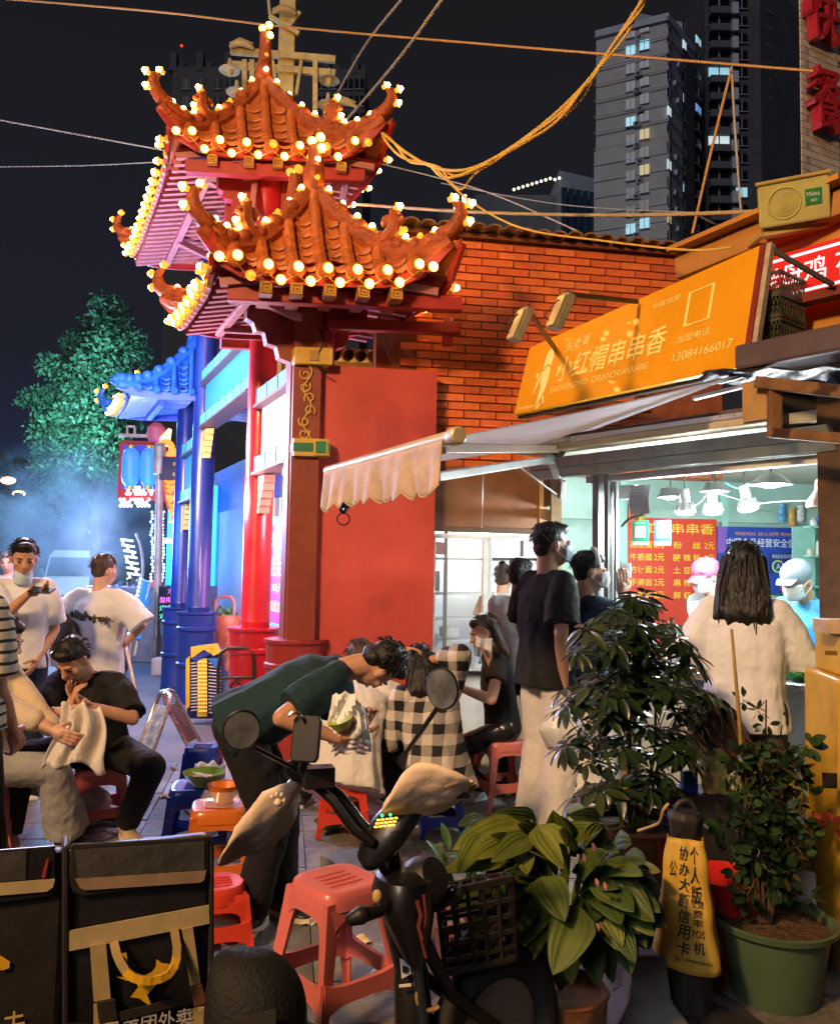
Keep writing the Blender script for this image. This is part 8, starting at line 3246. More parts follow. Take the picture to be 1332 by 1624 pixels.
def person(label, H, pel, yaw, lean=0, side=0, head=(0, 0, 0), hl=None, hr=None, fl=None, fr=None, st=None, vox=.010, twist=0, el=None, er=None, kl=None, kr=None, curl=1.1, group=None):
 st = st or {}
 pel = V(pel)
 root = thing('person', label, 'person', (pel.x, pel.y, 0), group)
 k = H / 1.72
 Z = V((0, 0, 1))
 f0, r0 = F(yaw), V((cos(rad(yaw)), -sin(rad(yaw)), 0))
 sp_d = (Z * cos(rad(lean)) + f0 * sin(rad(lean)) + r0 * sin(rad(side))).normalized()
 ft, rt = F(yaw + twist), V((cos(rad(yaw + twist)), -sin(rad(yaw + twist)), 0))
 rt = (rt - sp_d * rt.dot(sp_d)).normalized()
 fw = rt.cross(sp_d) * -1
 if fw.dot(ft) < 0 and lean < 80:
  fw = -fw
 T = .505 * k
 nk = pel + sp_d * T
 ch = pel + sp_d * T * .66
 shw = (.172 if not st.get('slim') else .155) * k
 S_ = {s: nk + rt * s * shw - sp_d * .035 * k for s in (-1, 1)}
 Hp = {s: pel + r0 * s * .088 * k for s in (-1, 1)}
 hy, hpit, htl = head
 fh = F(yaw + twist + hy)
 up = (Z * (1 - .0) + sp_d * .9).normalized() if lean < 60 else (Z * .6 + sp_d).normalized()
 if 'hang' in st:
  up = (sp_d + Z * st['hang']).normalized()
 fh = (fh - up * fh.dot(up)).normalized()
 rh = fh.cross(up)
 Rp = Matrix.Rotation(-rad(hpit), 3, rh)
 fh, up = Rp @ fh, Rp @ up
 Rt = Matrix.Rotation(rad(htl), 3, fh)
 up, rh = Rt @ up, Rt @ rh
 hc = nk + up * .165 * k + fh * .028 * k
 HA = Matrix((rh, fh, up)).transposed()
 def hp_(x, y, z):
  return hc + HA @ V((x * k, y * k, z * k))
 # arms and legs
 ua, fa = .295 * k, .255 * k
 W_, E_ = {}, {}
 for s, tgt, ep in ((-1, hl, el), (1, hr, er)):
  tgt = V(tgt) if tgt is not None else S_[s] - Z * .53 * k + rt * s * .07 * k + ft * .05 * k
  pole = V(ep) if ep is not None else (rt * s * .5 - ft * .6 - Z * .6)
  E_[s], W_[s] = ik(S_[s], tgt, ua, fa, pole)
 th, sh = .425 * k, .415 * k
 K_, A_ = {}, {}
 for s, tgt, kp_ in ((-1, fl, kl), (1, fr, kr)):
  tgt = V(tgt) if tgt is not None else V((Hp[s].x, Hp[s].y, .07)) + r0 * s * .02 - f0 * .01
  pole = V(kp_) if kp_ is not None else (f0 + Z * .3 + r0 * s * .12)
  K_[s], A_[s] = ik(Hp[s], tgt, th, sh, pole)
 sk = st.get('skin', skin)
 # ---- body
 m = MB()
 m.ell(hp_(0, -.012, .025), (.074 * k, .092 * k, .098 * k), HA, 16, m=12)
 m.ell(hp_(0, .022, -.035), (.062 * k, .070 * k, .080 * k), HA, 14, m=10)
 m.ell(hp_(0, .045, -.088), (.034 * k, .030 * k, .026 * k), HA, 10)
 m.cap(hp_(0, .088, .005), hp_(0, .104, -.030), .009 * k, .015 * k, 8)
 m.ell(hp_(0, .083, -.064), (.026 * k, .012 * k, .014 * k), HA, 8)
 for s in (-1, 1):
  m.ell(hp_(s * .030, .078, .016), (.022 * k, .014 * k, .010 * k), HA, 8)
  m.ell(hp_(s * .045, .058, -.022), (.022 * k, .022 * k, .022 * k), HA, 8)
  m.ell(hp_(s * .078, -.008, -.010), (.012 * k, .020 * k, .033 * k), HA, 8)
 m.cap(hp_(0, -.022, -.05), nk - sp_d * .05 * k, .054 * k, .060 * k, 12)
 tor = []
 for f_, rx, ry in ((-.04, .13, .09), (.1, .135, .095), (.35, .12, .09), (.62, .14, .098), (.84, .135, .085), (.95, .09, .065)):
  Am = Matrix((rt, fw, sp_d)).transposed()
  tor.append(m.ring(pel + sp_d * T * f_, rx * k, ry * k, Am, 16))
 m.loft(tor)
 for s in (-1, 1):
  m.cap(S_[s], E_[s], .046 * k, .038 * k)
  m.cap(E_[s], E_[s].lerp(W_[s], .35), .037 * k, .038 * k)
  m.cap(E_[s].lerp(W_[s], .35), W_[s], .038 * k, .024 * k)
  m.cap(Hp[s], K_[s], .078 * k, .052 * k, 12)
  m.cap(K_[s], K_[s].lerp(A_[s], .35), .050 * k, .052 * k, 12)
  m.cap(K_[s].lerp(A_[s], .35), A_[s], .052 * k, .034 * k, 12)
 body = blob(m, 'body', sk, root, vox=vox * .8, it=5)
 # ---- face details
 if not st.get('noface'):
  for s in (-1, 1):
   m = MB()
   m.ell(hp_(s * .031, .0815, -.002), (.0135 * k, .007 * k, .0045 * k), HA, 10, m=6)
   m.build('eye', eye_m, root)
   m = MB()
   m.tube([hp_(s * .014, .090, .019), hp_(s * .031, .089, .025), hp_(s * .050, .074, .020)], [.0035 * k, .0042 * k, .002 * k], 6)
   m.build('eyebrow', st.get('hairm', hair_k), root)
  if not st.get('mask') or st.get('chin'):
   m = MB()
   m.ell(hp_(0, .0925, -.066), (.022 * k, .006 * k, .0075 * k), HA, 10, m=6)
   m.build('lips', lip_m, root)
 # ---- mask
 if st.get('mask'):
  dz = -.070 if st.get('chin') else 0
  m = MB()
  def mk(u, v):
   a = (u - .5) * 2.5
   z = -.10 + .105 * v + dz
   rr = .084 + .016 * sin(pi * v) * cos(a)
   zz = z + .012 * cos(a) - .004
   ck = .80 if st.get('chin') else 1
   return hp_(.074 * ck * sin(a) * (1 - .10 * abs(v - .5)), .022 + rr * ck * ck * cos(a), zz + (.022 * (1 - cos(a)) if v < .5 else -.012 * (1 - cos(a))))
  m.grid(mk, 16, 9)
  mo = m.build('mask', st['mask'], root, ang=180, solid=.003)
  m = MB()
  for s in (-1, 1):
   m.tube([mk(0 if s < 0 else 1, .85), hp_(s * .085, .01, .005), hp_(s * .086, -.018, .0)], .002, 5)
   m.tube([mk(0 if s < 0 else 1, .15), hp_(s * .085, .0, -.04), hp_(s * .086, -.018, -.02)], .002, 5)
  m.build('ear_loop', mask_w, mo)
 # ---- hair
 hs_ = st.get('hair', 'short')
 hm_ = st.get('hairm', hair_k)
 if hs_ != 'none':
  m = MB()
  m.ell(hp_(0, -.024, .040), (.080 * k, .096 * k, .094 * k), HA, 18, m=12)
  m.ell(hp_(0, .028, .083), (.062 * k, .058 * k, .038 * k), HA, 14)
  if hs_ == 'short':
   m.ell(hp_(0, -.062, -.018), (.066 * k, .048 * k, .055 * k), HA, 14)
   m.ell(hp_(0, .052, .098), (.055 * k, .040 * k, .026 * k), HA, 12)
  elif hs_ in ('long', 'bob'):
   ln = st.get('hairlen', .36 if hs_ == 'long' else .14)
   dn = (-Z * .9 - up * .3 - fw * .10).normalized() if hs_ == 'long' else -up
   for i in range(-4, 5):
    a = i / 4
    p0 = hp_(a * .074, -.052 - .028 * (1 - a * a), .03)
    p1 = hp_(a * .088, -.060 - .030 * (1 - a * a), -.07)
    if hs_ == 'long':
     p1 = p1 + (-fw * .03 * k)
    p2 = p1 + dn * (ln * (.50 + .04 * (i % 3))) * k + rt * a * .020 - fw * .018
    p3 = p1 + dn * (ln * (.86 + .22 * sin(i * 2.3))) * k + rt * a * .015
    m.chain([p0, p1, p2, p3], [.036 * k, .034 * k, .028 * k, .004 * k], 8)
   for s in (-1, 1):
    m.chain([hp_(s * .05, .045, .085), hp_(s * .078, .028, .02), hp_(s * .084, .005, -.06), hp_(s * .088, -.02, -.06) + dn * ln * .45 * k, hp_(s * .085, -.03, -.06) + dn * ln * .8 * k], [.022 * k, .022 * k, .024 * k, .022 * k, .008 * k], 8)
  elif hs_ == 'bun':
   m.ell(hp_(0, -.050, -.01), (.070 * k, .055 * k, .06 * k), HA, 14)
   m.ell(hp_(0, -.105 + st.get('buny', 0), .06 + st.get('bunz', 0)), (.040 * k, .036 * k, .040 * k), HA, 12)
  blob(m, 'hair', hm_, root, vox=.0085, it=2, wr=.008, wsc=.03)
  m = MB()
  qr_ = random.Random(int(abs(pel.x) * 700))
  for i in range(150):
   a, b_ = qr_.uniform(0, 2 * pi), qr_.uniform(-.15, 1.25)
   u_ = V((cos(a) * cos(b_), sin(a) * cos(b_), sin(b_)))
   if u_.y > .55 and u_.z < .45:
    continue
   p0 = (u_.x * .082, -.024 + u_.y * .098, .040 + u_.z * .095)
   t_ = V((u_.x, u_.y, -.2)).normalized() * .016 + V((qr_.uniform(-.012, .012), qr_.uniform(-.004, .014), -.022 * (1 - u_.z)))
   q0, q1 = hp_(*p0), hp_(p0[0] + t_.x, p0[1] + t_.y, p0[2] + t_.z)
   m.tube([q0, q0.lerp(q1, .5) + (q0 - hc) * .035, q1], [.0035, .0028, .0006], 4)
  m.build('hair_tufts', hm_, root)['kind'] = 'stuff'
  if hs_ == 'long':
   m = MB()
   sr_ = random.Random(int(abs(pel.x) * 100))
   for i in range(34):
    a = sr_.uniform(-1, 1)
    p1 = hp_(a * .09, -.075 - .03 * (1 - a * a), sr_.uniform(-.06, .06)) - fw * .02
    p2 = p1 + dn * ln * .55 * k + rt * (a * .03 + sr_.uniform(-.02, .02)) - fw * .032
    p3 = p1 + dn * ln * sr_.uniform(.9, 1.12) * k + rt * (a * .03 + sr_.uniform(-.025, .025)) - fw * .012
    m.tube([p1, p1.lerp(p2, .5) - fw * .012, p2, p3], [.003, .005, .005, .001], 5)
   m.build('hair_strands', hm_, root)
 # ---- top
 fr_ = random.Random(int(abs(pel.x * 913 + pel.y * 77)))
 ph = [(fr_.choice((3, 4, 5)), fr_.uniform(0, 6.3), .5), (fr_.choice((7, 8, 9)), fr_.uniform(0, 6.3), .6), (fr_.choice((11, 13)), fr_.uniform(0, 6.3), .4)]
 def fold(ring_, c_, amp, tw=0):
  n_ = len(ring_)
  return [c_ + (p - c_) * (1 + amp * sum(a * sin(q * (2 * pi * i / n_) + o_ + tw * q * .3) for q, o_, a in ph)) for i, p in enumerate(ring_)]
 tp = st.get('top', {})
 tm = tp.get('m', cl_k)
 fit = tp.get('fit', 1.0)
 drop = tp.get('drop', .12)
 Am = Matrix((rt, fw, sp_d)).transposed()
 dnv = (-sp_d * .5 - Z * .5).normalized() if lean < 50 else -sp_d
 m = MB()
 hem = pel + dnv * drop * k
 NR = 48
 fa_ = tp.get('fold', .055)
 rg = [fold(m.ring(hem, .178 * k * fit * tp.get('flare', 1.0), .135 * k * fit * tp.get('flare', 1.0), Am, NR), hem, fa_)]
 for f_, rx, ry in ((.05, .168, .128), (.3, .158, .118), (.58, .166, .122), (.8, .168, .108), (.90, .150, .088), (.965, .10, .07), (1.01, .068, .062)):
  c_ = pel + sp_d * T * f_
  rg.append(fold(m.ring(c_, rx * k * (fit if f_ < .85 else (fit + 1) / 2), ry * k * (fit if f_ < .85 else 1), Am, NR), c_, fa_ * max(0, 1 - f_ * 1.05), f_))
 m.loft(rg)
 sl = tp.get('sleeve', .62)
 sw = tp.get('sw', 1.25) * fit
 for s in (-1, 1):
  m.cap(nk + rt * s * .075 * k - sp_d * .025 * k, S_[s] + rt * s * .0, .055 * k, .062 * k, 12)
  if sl <= 1:
   e = S_[s].lerp(E_[s], sl)
   d_ = (E_[s] - S_[s]).normalized()
   A2 = frame(d_)
   m.loft([m.ring(S_[s] + d_ * -.02, .058 * k, .058 * k, A2, 30), m.ring(S_[s].lerp(e, .4), .066 * k * sw * .9, .062 * k * sw * .9, A2, 30), fold(m.ring(e, .066 * k * sw, .058 * k * sw, A2, 30), e, .05)])
  else:
   m.cap(S_[s], E_[s], .060 * k * sw * .9, .054 * k * sw * .9, 12)
   d_ = (W_[s] - E_[s])
   m.cap(E_[s], E_[s] + d_ * (.93 * (sl - 1)), .052 * k * sw * .9, .042 * k * sw, 12)
 if tp.get('collar'):
  m.loft([m.ring(nk - sp_d * .02 * k, .075 * k, .07 * k, Am, 16), m.ring(nk + sp_d * .035 * k, .066 * k, .062 * k, Am, 16)])
 top = blob(m, tp.get('name', 'shirt'), tm, root, vox=vox, it=4, wr=tp.get('wr', .020), wsc=.11)
 # ---- bottom
 bt_ = st.get('bottom', {})
 bm = bt_.get('m', cl_k)
 m = MB()
 if bt_.get('kind') == 'skirt':
  zb = bt_.get('zb', .15)
  kn = (pel + V((0, 0, zb - pel.z)))
  rg = [m.ring(kn, bt_.get('r', .26), bt_.get('r', .26) * .9, I3, 24), m.ring(kn.lerp(pel, .55), .20, .17, I3, 24), m.ring(pel + Z * .10, .14 * k, .11 * k, I3, 24)]
  m.loft(rg)
  blob(m, 'skirt', bm, root, vox=vox, it=3, wr=.02, wsc=.14)
 else:
  wt, wk, wh = bt_.get('w', (.100, .074, .062))
  m.ell(pel + Z * .0, (.165 * k, .128 * k, .115 * k), Matrix((r0, f0, Z)).transposed(), 16)
  en = bt_.get('end', .97)
  for s in (-1, 1):
   m.cap(Hp[s], K_[s], wt * k, wk * k, 14)
   e = K_[s].lerp(A_[s], en) if en >= 0 else None
   if e is not None:
    A2 = frame(A_[s] - K_[s])
    m.loft([fold(m.ring(K_[s].lerp(e, t_), (wk + (wh - wk) * t_) * k, (wk + (wh - wk) * t_) * k, A2, 40), K_[s].lerp(e, t_), .07 * min(1, t_ * 2) * wh / .1, t_ * 3 + s) for t_ in (0, .2, .4, .6, .8, 1)])
  blob(m, bt_.get('name', 'trousers'), bm, root, vox=vox, it=4, wr=bt_.get('wr', .016), wsc=.12)
 # ---- shoes
 if not st.get('noshoe'):
  for s in (-1, 1):
   a = A_[s]
   fd_ = st.get('toe', {}).get(s, f0 + r0 * s * .18).normalized()
   g_ = V((a.x, a.y, max(.0, a.z - .07)))
   m = MB()
   Ash = frame(Z, fd_)
   rr = []
   for (x, w_, h0, h1) in ((-.075, .024, .0, .045), (-.06, .034, 0, .075), (-.01, .037, 0, .085), (.05, .042, 0, .068), (.11, .046, 0, .050), (.155, .040, .002, .040), (.182, .022, .006, .030)):
    c = g_ + fd_ * x * k
    sdv = Ash.col[1]
    rr.append([c + sdv * (w_ * k * cos(t_)) + Z * (h0 + (h1 - h0) * k * (.5 + .5 * sin(t_))) for t_ in [2 * pi * i / 14 for i in range(14)]])
   m.loft(rr)
   so = m.build('shoe', st.get('shoe', sho_k), root, ang=60)
   md = so.modifiers.new('subsurf', 'SUBSURF')
   md.levels = md.render_levels = 1
   m = MB()
   m.loft([[g_ + fd_ * (x * k) + Ash.col[1] * (w_ * k * sg_) + Z * z_ for x, w_, sg_ in ((-.08, .02, -1), (.03, .046, -1), (.13, .05, -1), (.188, .02, -1), (.188, .02, 1), (.13, .05, 1), (.03, .046, 1), (-.08, .02, 1))] for z_ in (.0, .02)])
   m.build('sole', st.get('sole', sho_w), so, smooth=False)
 # ---- hands
 for s in (-1, 1):
  m = MB()
  d_ = (W_[s] - E_[s]).normalized()
  nrm = st.get('palm', {}).get(s)
  nrm = V(nrm) if nrm is not None else (-rt * s * .8 + ft * .1)
  d2 = st.get('hdir', {}).get(s)
  d2 = V(d2) if d2 is not None else d_
  if abs(d2.normalized().dot(nrm.normalized())) > .95:
   nrm = ft
  hand_geo(m, W_[s] - d_ * .008, d2, nrm, 1 if (d2.cross(nrm).dot(ft) > 0) else -1, k * .98, curl)
  blob(m, 'hand', sk, root, vox=.0042, it=2)
 return dict(root=root, nk=nk, hc=hc, HA=HA, hp=hp_, S=S_, E=E_, W=W_, K=K_, A=A_, pel=pel, sp=sp_d, fw=fw, rt=rt, k=k, T=T, top=top)

# --- woman in the white shirt at the hatch
def gp_(px, Y):
 return P(px, 900, Y).x
wY = 4.0
pw = person('woman with long dark hair and loose white shirt standing at the hatch', 1.69, (gp_(1178, wY), wY, .885), 24, lean=3, head=(4, 8, 0),
   hl=(gp_(1120, 4.2), 4.30, 1.05), hr=(gp_(1226, 4.2), 4.26, 1.08),
   st=dict(skin=skin_p, hair='long', hairlen=.30, noface=True, slim=True, top=dict(m=cl_wl, fit=1.14, drop=.10, sleeve=1.0, sw=1.32, wr=.026, flare=1.0), bottom=dict(m=M('shorts_grey', (.06, .06, .07), .7, var=.2), end=-1, w=(.105, .085, .06), name='shorts'), shoe=sho_w), vox=.009, er=(.5, -.4, -.8), el=(-.5, -.4, -.8))
# --- tall man in black with the plastic bag
bY_ = 4.98
hr_t = P(894, 1078, 4.80)
pm1 = person('tall man in black T-shirt and white trousers holding a plastic bag', 1.82, (gp_(869, bY_), bY_, .955), 62, lean=-1, head=(14, 2, 0), hr=hr_t, hl=(gp_(890, 5.3), 5.32, 1.1),
    st=dict(hair='short', mask=mask_b, slim=True, top=dict(m=cl_k, fit=1.16, drop=.10, sleeve=.85, sw=1.3, wr=.022), bottom=dict(m=M('trouser_white', (.62, .58, .52), .85, var=.05, sc=5, bump=.9, bsc=8, stretch=(1, 1, .2)), w=(.104, .096, .104), end=1.02, wr=.022), shoe=sho_k, palm={1: (-.3, .8, 0)}), vox=.009, er=(-.2, -.6, -.3), curl=1.5)
# the bag in his hand
q = pm1['W'][1] + (pm1['W'][1] - pm1['E'][1]).normalized() * .09
m = MB()
bgr = random.Random(2)
def bagf(u, v):
 a = 2 * pi * u
 r = .02 + .105 * min(1, v * 1.6) ** 1.1 * (1 - .55 * max(0, v - .72) / .28)
 wv = 1 + .10 * sin(a * 3 + v * 6) + .06 * sin(a * 7 + 2)
 return q + V((r * wv * cos(a) * .95 - .02 * v, r * wv * sin(a) * .7, -.30 * v - .0 + .01 * sin(a * 4)))
m.grid(bagf, 36, 16)
m.tube([q + V((-.02, 0, -.02)), q + V((0, -.01, .02)), q + V((.02, 0, -.02))], .006, 6)
tag(m.build('plastic_bag', M('bag_white_film', (.68, .69, .70), .28, var=.08, alpha=.82, bump=.3, bsc=30), None, base=q - V((0, 0, .3)), solid=.001, ang=70), 'thin white plastic bag hanging from the hand of the tall man', 'bag')
# --- woman with headband
hY_ = 5.02
pm2 = person('woman with pale headband and white mask in navy T-shirt and polka dot skirt', 1.66, (gp_(926, hY_), hY_, .865), 74, head=(14, 4, 0), hr=P(984, 940, 4.96), hl=(gp_(945, 5.3), 5.34, .95),
    st=dict(skin=skin_p, hair='bun', mask=mask_w, slim=True, top=dict(m=cl_n, fit=1.08, drop=.06, sleeve=.75, wr=.018), bottom=dict(kind='skirt', m=pat('polka_dots', 'dot', (.70, .66, .60), (.01, .01, .012), 13.0, ang=.2), zb=.2, r=.26), shoe=sho_w, hdir={1: (.1, .1, 1)}), er=(.6, -.5, -.8))
m = MB()
hh_ = pm2['hp']
m.tube([hh_(.086 * cos(a), .028 - .02 * sin(a), .045 + .098 * sin(a)) for a in [pi * i / 14 for i in range(15)]], .014, 8)
m.build('headband', M('headband_white', (.66, .68, .66), .6, var=.05), pm2['root'])
# --- person in the satin shirt
pm3 = person('person in a shiny pale blue shirt standing behind the tall man', 1.62, (gp_(822, 5.75), 5.75, .845), 20, head=(20, 5, 0), hl=(gp_(842, 5.95), 5.98, 1.10), hr=(gp_(860, 5.9), 5.95, 1.05),
    st=dict(hair='short', noface=True, slim=True, top=dict(m=cl_s, fit=1.10, drop=.04, sleeve=1.95, sw=1.15, wr=.03), bottom=dict(m=cl_k), shoe=sho_k), el=(-1, -.2, -.3))
# --- woman in black seated by the window
pm4 = person('woman in black clothes seated on a pink stool, wiping her mouth', 1.60, (SEAT_B.x, SEAT_B.y, .50), 262, lean=8, head=(-8, 14, 0), hr=P(768, 1028, 5.42), hl=P(722, 1088, 5.32), fl=G(765, 1262).xy.to_3d() + V((0, -.1, .08)), fr=G(742, 1240).xy.to_3d() + V((0, .1, .08)),
    st=dict(skin=skin_p, hair='bob', hairlen=.16, hairm=hair_b, slim=True, top=dict(m=cl_k, fit=.98, drop=.02, sleeve=.55), bottom=dict(m=cl_bl, w=(.092, .07, .06)), shoe=M('shoe_ice', (.55, .68, .72), .5, var=.1), hdir={1: (-.2, 0, 1)}, toe={-1: V((-.75, -.6, 0)), 1: V((-1, -.2, 0))}), er=(.5, .6, -.9), el=(.6, -.6, -.8))
m = MB()
q = P(767, 1018, 5.30)
m.grid(lambda u, v: q + V(((u - .5) * .10, -.02 * sin(u * 8), (v - .5) * .07 - .02 * u + .01 * sin(v * 9 + u * 5))), 8, 6)
tag(m.build('tissue', M('tissue_white'), None, base=q, solid=.002), 'white tissue held to the mouth of the woman in black', 'tissue')
# --- plaid shirt woman
plaid = pat('plaid', 'plaid', (.62, .56, .48), (.010, .010, .012), 8.5, ang=.25)
pm5 = person('woman with long black hair in a black and white plaid shirt, seated low', 1.62, (SEAT_P.x, SEAT_P.y, .345), -18, lean=14, side=-6, head=(0, 18, 0), hl=(SEAT_P.x - .22, SEAT_P.y + .35, .55), hr=P(676, 1048, 5.1), fl=(SEAT_P.x - .28, SEAT_P.y + .52, .08), fr=(SEAT_P.x + .12, SEAT_P.y + .58, .08),
    st=dict(hair='long', hairlen=.22, noface=True, slim=True, top=dict(m=plaid, fit=1.22, drop=.13, sleeve=1.45, sw=1.3, wr=.022, flare=1.15), bottom=dict(m=cl_k), shoe=sho_k, hdir={1: (-.7, 0, .6)}), er=(.8, -.3, -.3))
# --- white shirt, seated behind the bending man
pm6 = person('person in a loose white shirt seated on a red stool behind the bending man', 1.70, (SEAT_W.x, SEAT_W.y, .385), 12, lean=30, head=(-20, 22, 0), hl=(SEAT_W.x - .2, SEAT_W.y + .4, .6), hr=(SEAT_W.x + .2, SEAT_W.y + .42, .62), fl=(SEAT_W.x - .3, SEAT_W.y + .5, .08), fr=(SEAT_W.x + .3, SEAT_W.y + .5, .08),
    st=dict(hair='short', hairm=hair_b, noface=True, top=dict(m=cl_w, fit=1.30, drop=.16, sleeve=.95, sw=1.45, wr=.034, flare=1.1), bottom=dict(m=cl_k), shoe=sho_k), er=(.9, -.2, -.4), el=(-.9, -.2, -.4))
# --- bending man in the foreground
hipb = P(382, 1150, 3.62)
pm7 = person('man in dark teal T-shirt bending low over the stools with a tissue at his mouth', 1.64, hipb, 84, lean=60, head=(-10, 8, 0), hr=P(538, 1172, 3.40), hl=P(565, 1165, 3.62), fl=G(440, 1462).xy.to_3d() + V((0, .06, .08)), fr=G(392, 1492).xy.to_3d() + V((.0, .05, .08)), kl=(1, 0, .2), kr=(1, -.1, .2),
    st=dict(hang=-.22, hair='short', noface=False, top=dict(m=cl_t, fit=1.18, drop=.06, sleeve=.8, sw=1.25, wr=.02), bottom=dict(m=cl_k, w=(.108, .085, .078), wr=.022), shoe=sho_k, sole=M('sole_cream', (.62, .55, .42), .6, var=.1), hdir={1: (.55, .1, .7), -1: (.4, 0, .8)}, palm={1: (.3, 1, 0), -1: (.2, -1, 0)}, toe={1: V((-.35, -.95, 0)), -1: V((.8, -.5, 0))}), vox=.008, er=(-.7, -.5, -.5), el=(-.3, .8, -.6), curl=1.5)
m = MB()
q = P(556, 1120, 3.42)
for k_ in range(4):
 m.grid(lambda u, v: q + V(((u - .5) * (.10 + .05 * v) + .012 * k_ - .02, -.03 + .012 * k_ + .014 * sin(v * 9 + k_ + u * 11), -.06 * k_ * .4 - (v - .35) * .17 - .03 * abs(u - .5) + .006 * sin(u * 16 + k_ * 2))), 8, 8)
tag(m.build('napkin', M('tissue_white'), None, base=q, solid=.002), 'crumpled white napkin held under the bending man', 'napkin')
m = MB()
q = P(541, 1148, 3.38)
m.lathe([(0, -.02), (.03, -.02), (.05, .015), (.052, .018), (.045, .014), (0, -.01)], q, frame(V((-.3, -.2, 1))), 20)
tag(m.build('cup', M('cup_lime', (.35, .48, .06), .35, var=.1), None, base=q), 'small lime green cup in the hand of the bending man', 'cup')
# white tick on the heel of his shoe
m = MB()
a_ = pm7['A'][1]
toe = V((-.35, -.95, 0)).normalized()
sid = V((toe.y, -toe.x, 0))
sid = sid if sid.y < 0 else -sid
g0 = V((a_.x, a_.y, 0))
m.slab([g0 + sid * .050 + toe * x + V((0, 0, z)) for x, z in ((-.07, .025), (-.02, .02), (.10, .055), (-.01, .042), (-.035, .05), (-.06, .085))], -sid * .004)
m.build('tick_mark', M('tick_white', (.75, .72, .66), .5, var=.05), pm7['root'], smooth=False)
# --- seated man in black, wiping his face
pm8 = person('man in black T-shirt and black trousers seated on a red stool, wiping his face', 1.66, (SEAT_K.x, SEAT_K.y, .445), 186, lean=24, head=(12, 32, 0), hr=P(112, 1128, 4.42), hl=P(140, 1120, 4.44), fl=G(205, 1326).xy.to_3d() + V((0, -.06, .08)), fr=(-2.12, 4.55, .08), kl=(.5, -.4, 1), kr=(-.3, -.5, 1),
    st=dict(hair='short', top=dict(m=cl_k, fit=1.10, drop=.02, sleeve=.9, sw=1.2, wr=.02), bottom=dict(m=cl_k, w=(.112, .085, .07)), shoe=sho_s, hdir={-1: (-.7, -.2, .5), 1: (.2, -.2, .9)}, palm={-1: (0, -.3, 1), 1: (.5, .4, 0)}, toe={-1: V((.6, -.8, 0)), 1: V((-.2, -1, 0))}), vox=.009, el=(1, -.2, -.8), er=(-1, -.3, -.8), curl=1.2)
m = MB()
q = P(128, 1160, 4.22)
def clf(u, v):
 a = (u - .5) * 2
 return q + V((a * (.09 + .07 * v) + .02 * sin(v * 5), -.06 * cos(a * 1.3) + .02 * sin(a * 9 + v * 3), .13 - .27 * v + .02 * sin(a * 6) - .05 * abs(a) * v))
m.grid(clf, 28, 14)
tag(m.build('cloth', M('cloth_offwhite', (.62, .58, .54), .8, var=.08, bump=.3, bsc=30), None, base=q - V((0, 0, .15)), solid=.004), 'loose off white cloth draped from the hands of the seated man in black', 'cloth')
# --- person in pale jeans at the left
pm9 = person('person in cream shirt and pale wide jeans seated at the left edge', 1.66, (SEAT_L.x, SEAT_L.y, .49), 100, lean=4, head=(-10, 18, 0), hr=P(118, 1178, 4.12), hl=P(105, 1180, 4.3), fr=G(122, 1336).xy.to_3d() + V((0, -.12, .08)), fl=G(130, 1330).xy.to_3d() + V((0, .25, .08)), kr=(.6, -.1, 1), kl=(.6, .1, 1),
    st=dict(skin=skin_p, hair='long', hairlen=.2, slim=True, top=dict(m=cl_c, fit=1.15, drop=.04, sleeve=1.6, sw=1.2, wr=.024), bottom=dict(m=cl_j, w=(.098, .088, .115), end=.95, wr=.02), shoe=sho_k, toe={1: V((1, -.1, 0)), -1: V((1, .1, 0))}), er=(.1, -.5, -.9), vox=.009)
m = MB()
q = P(58, 1152, 4.2)
m.box(q, (.075, .012, .14), Matrix.Rotation(rad(70), 3, 'X') @ RZ(.4))
tag(m.build('phone', M('phone_pink', (.5, .2, .22), .3, var=.1), None, base=q, bev=.004), 'pink phone held by the person in pale jeans', 'phone')
# --- striped T-shirt at the left edge
pm10 = person('person in black and white striped T-shirt and black trousers cut off by the left edge', 1.68, (gp_(-58, 3.15), 3.15, .875), 20, head=(0, 5, 0), hr=(gp_(14, 3.2), 3.30, .86),
    st=dict(hair='short', noface=True, slim=True, top=dict(m=pat('stripes', 'stripe', (.66, .60, .50), (.012, .012, .014), 26.0), fit=1.14, drop=-.02, sleeve=.85, sw=1.08, wr=.018), bottom=dict(m=cl_k), shoe=sho_k), er=(.1, -.6, -.6))
# --- phone user
pm11 = person('young man in white T-shirt looking at his phone, mask pulled under his chin', 1.70, (gp_(36, 5.6), 5.6, .885), 158, head=(-6, 16, 0), hr=P(48, 940, 5.36), hl=(gp_(60, 5.5), 5.55, .88),
    st=dict(hair='short', mask=mask_b, chin=True, slim=True, top=dict(m=cl_wl, fit=1.10, drop=.06, sleeve=.85, sw=1.25, wr=.02), bottom=dict(m=cl_n), shoe=sho_w, hdir={1: (.9, -.3, .15)}, palm={1: (0, -.2, 1)}), er=(-.9, .1, -.7))
m = MB()
q = P(66, 936, 5.28)
m.box(q, (.15, .075, .010), Matrix.Rotation(rad(25), 3, 'X') @ RZ(rad(-10)))
tag(m.build('phone', M('phone_black', (.02, .02, .025), .2, var=.1), None, base=q, bev=.003), 'dark phone in the hand of the young man in white', 'phone')
m = MB()
q = pm11['nk'] + pm11['fw'] * .12 - V((0, 0, .14))
m.box(q, (.02, .004, .012))
m.build('shirt_mark', M('ink_grey', (.12, .12, .14), .6, var=0), pm11['root'], smooth=False)
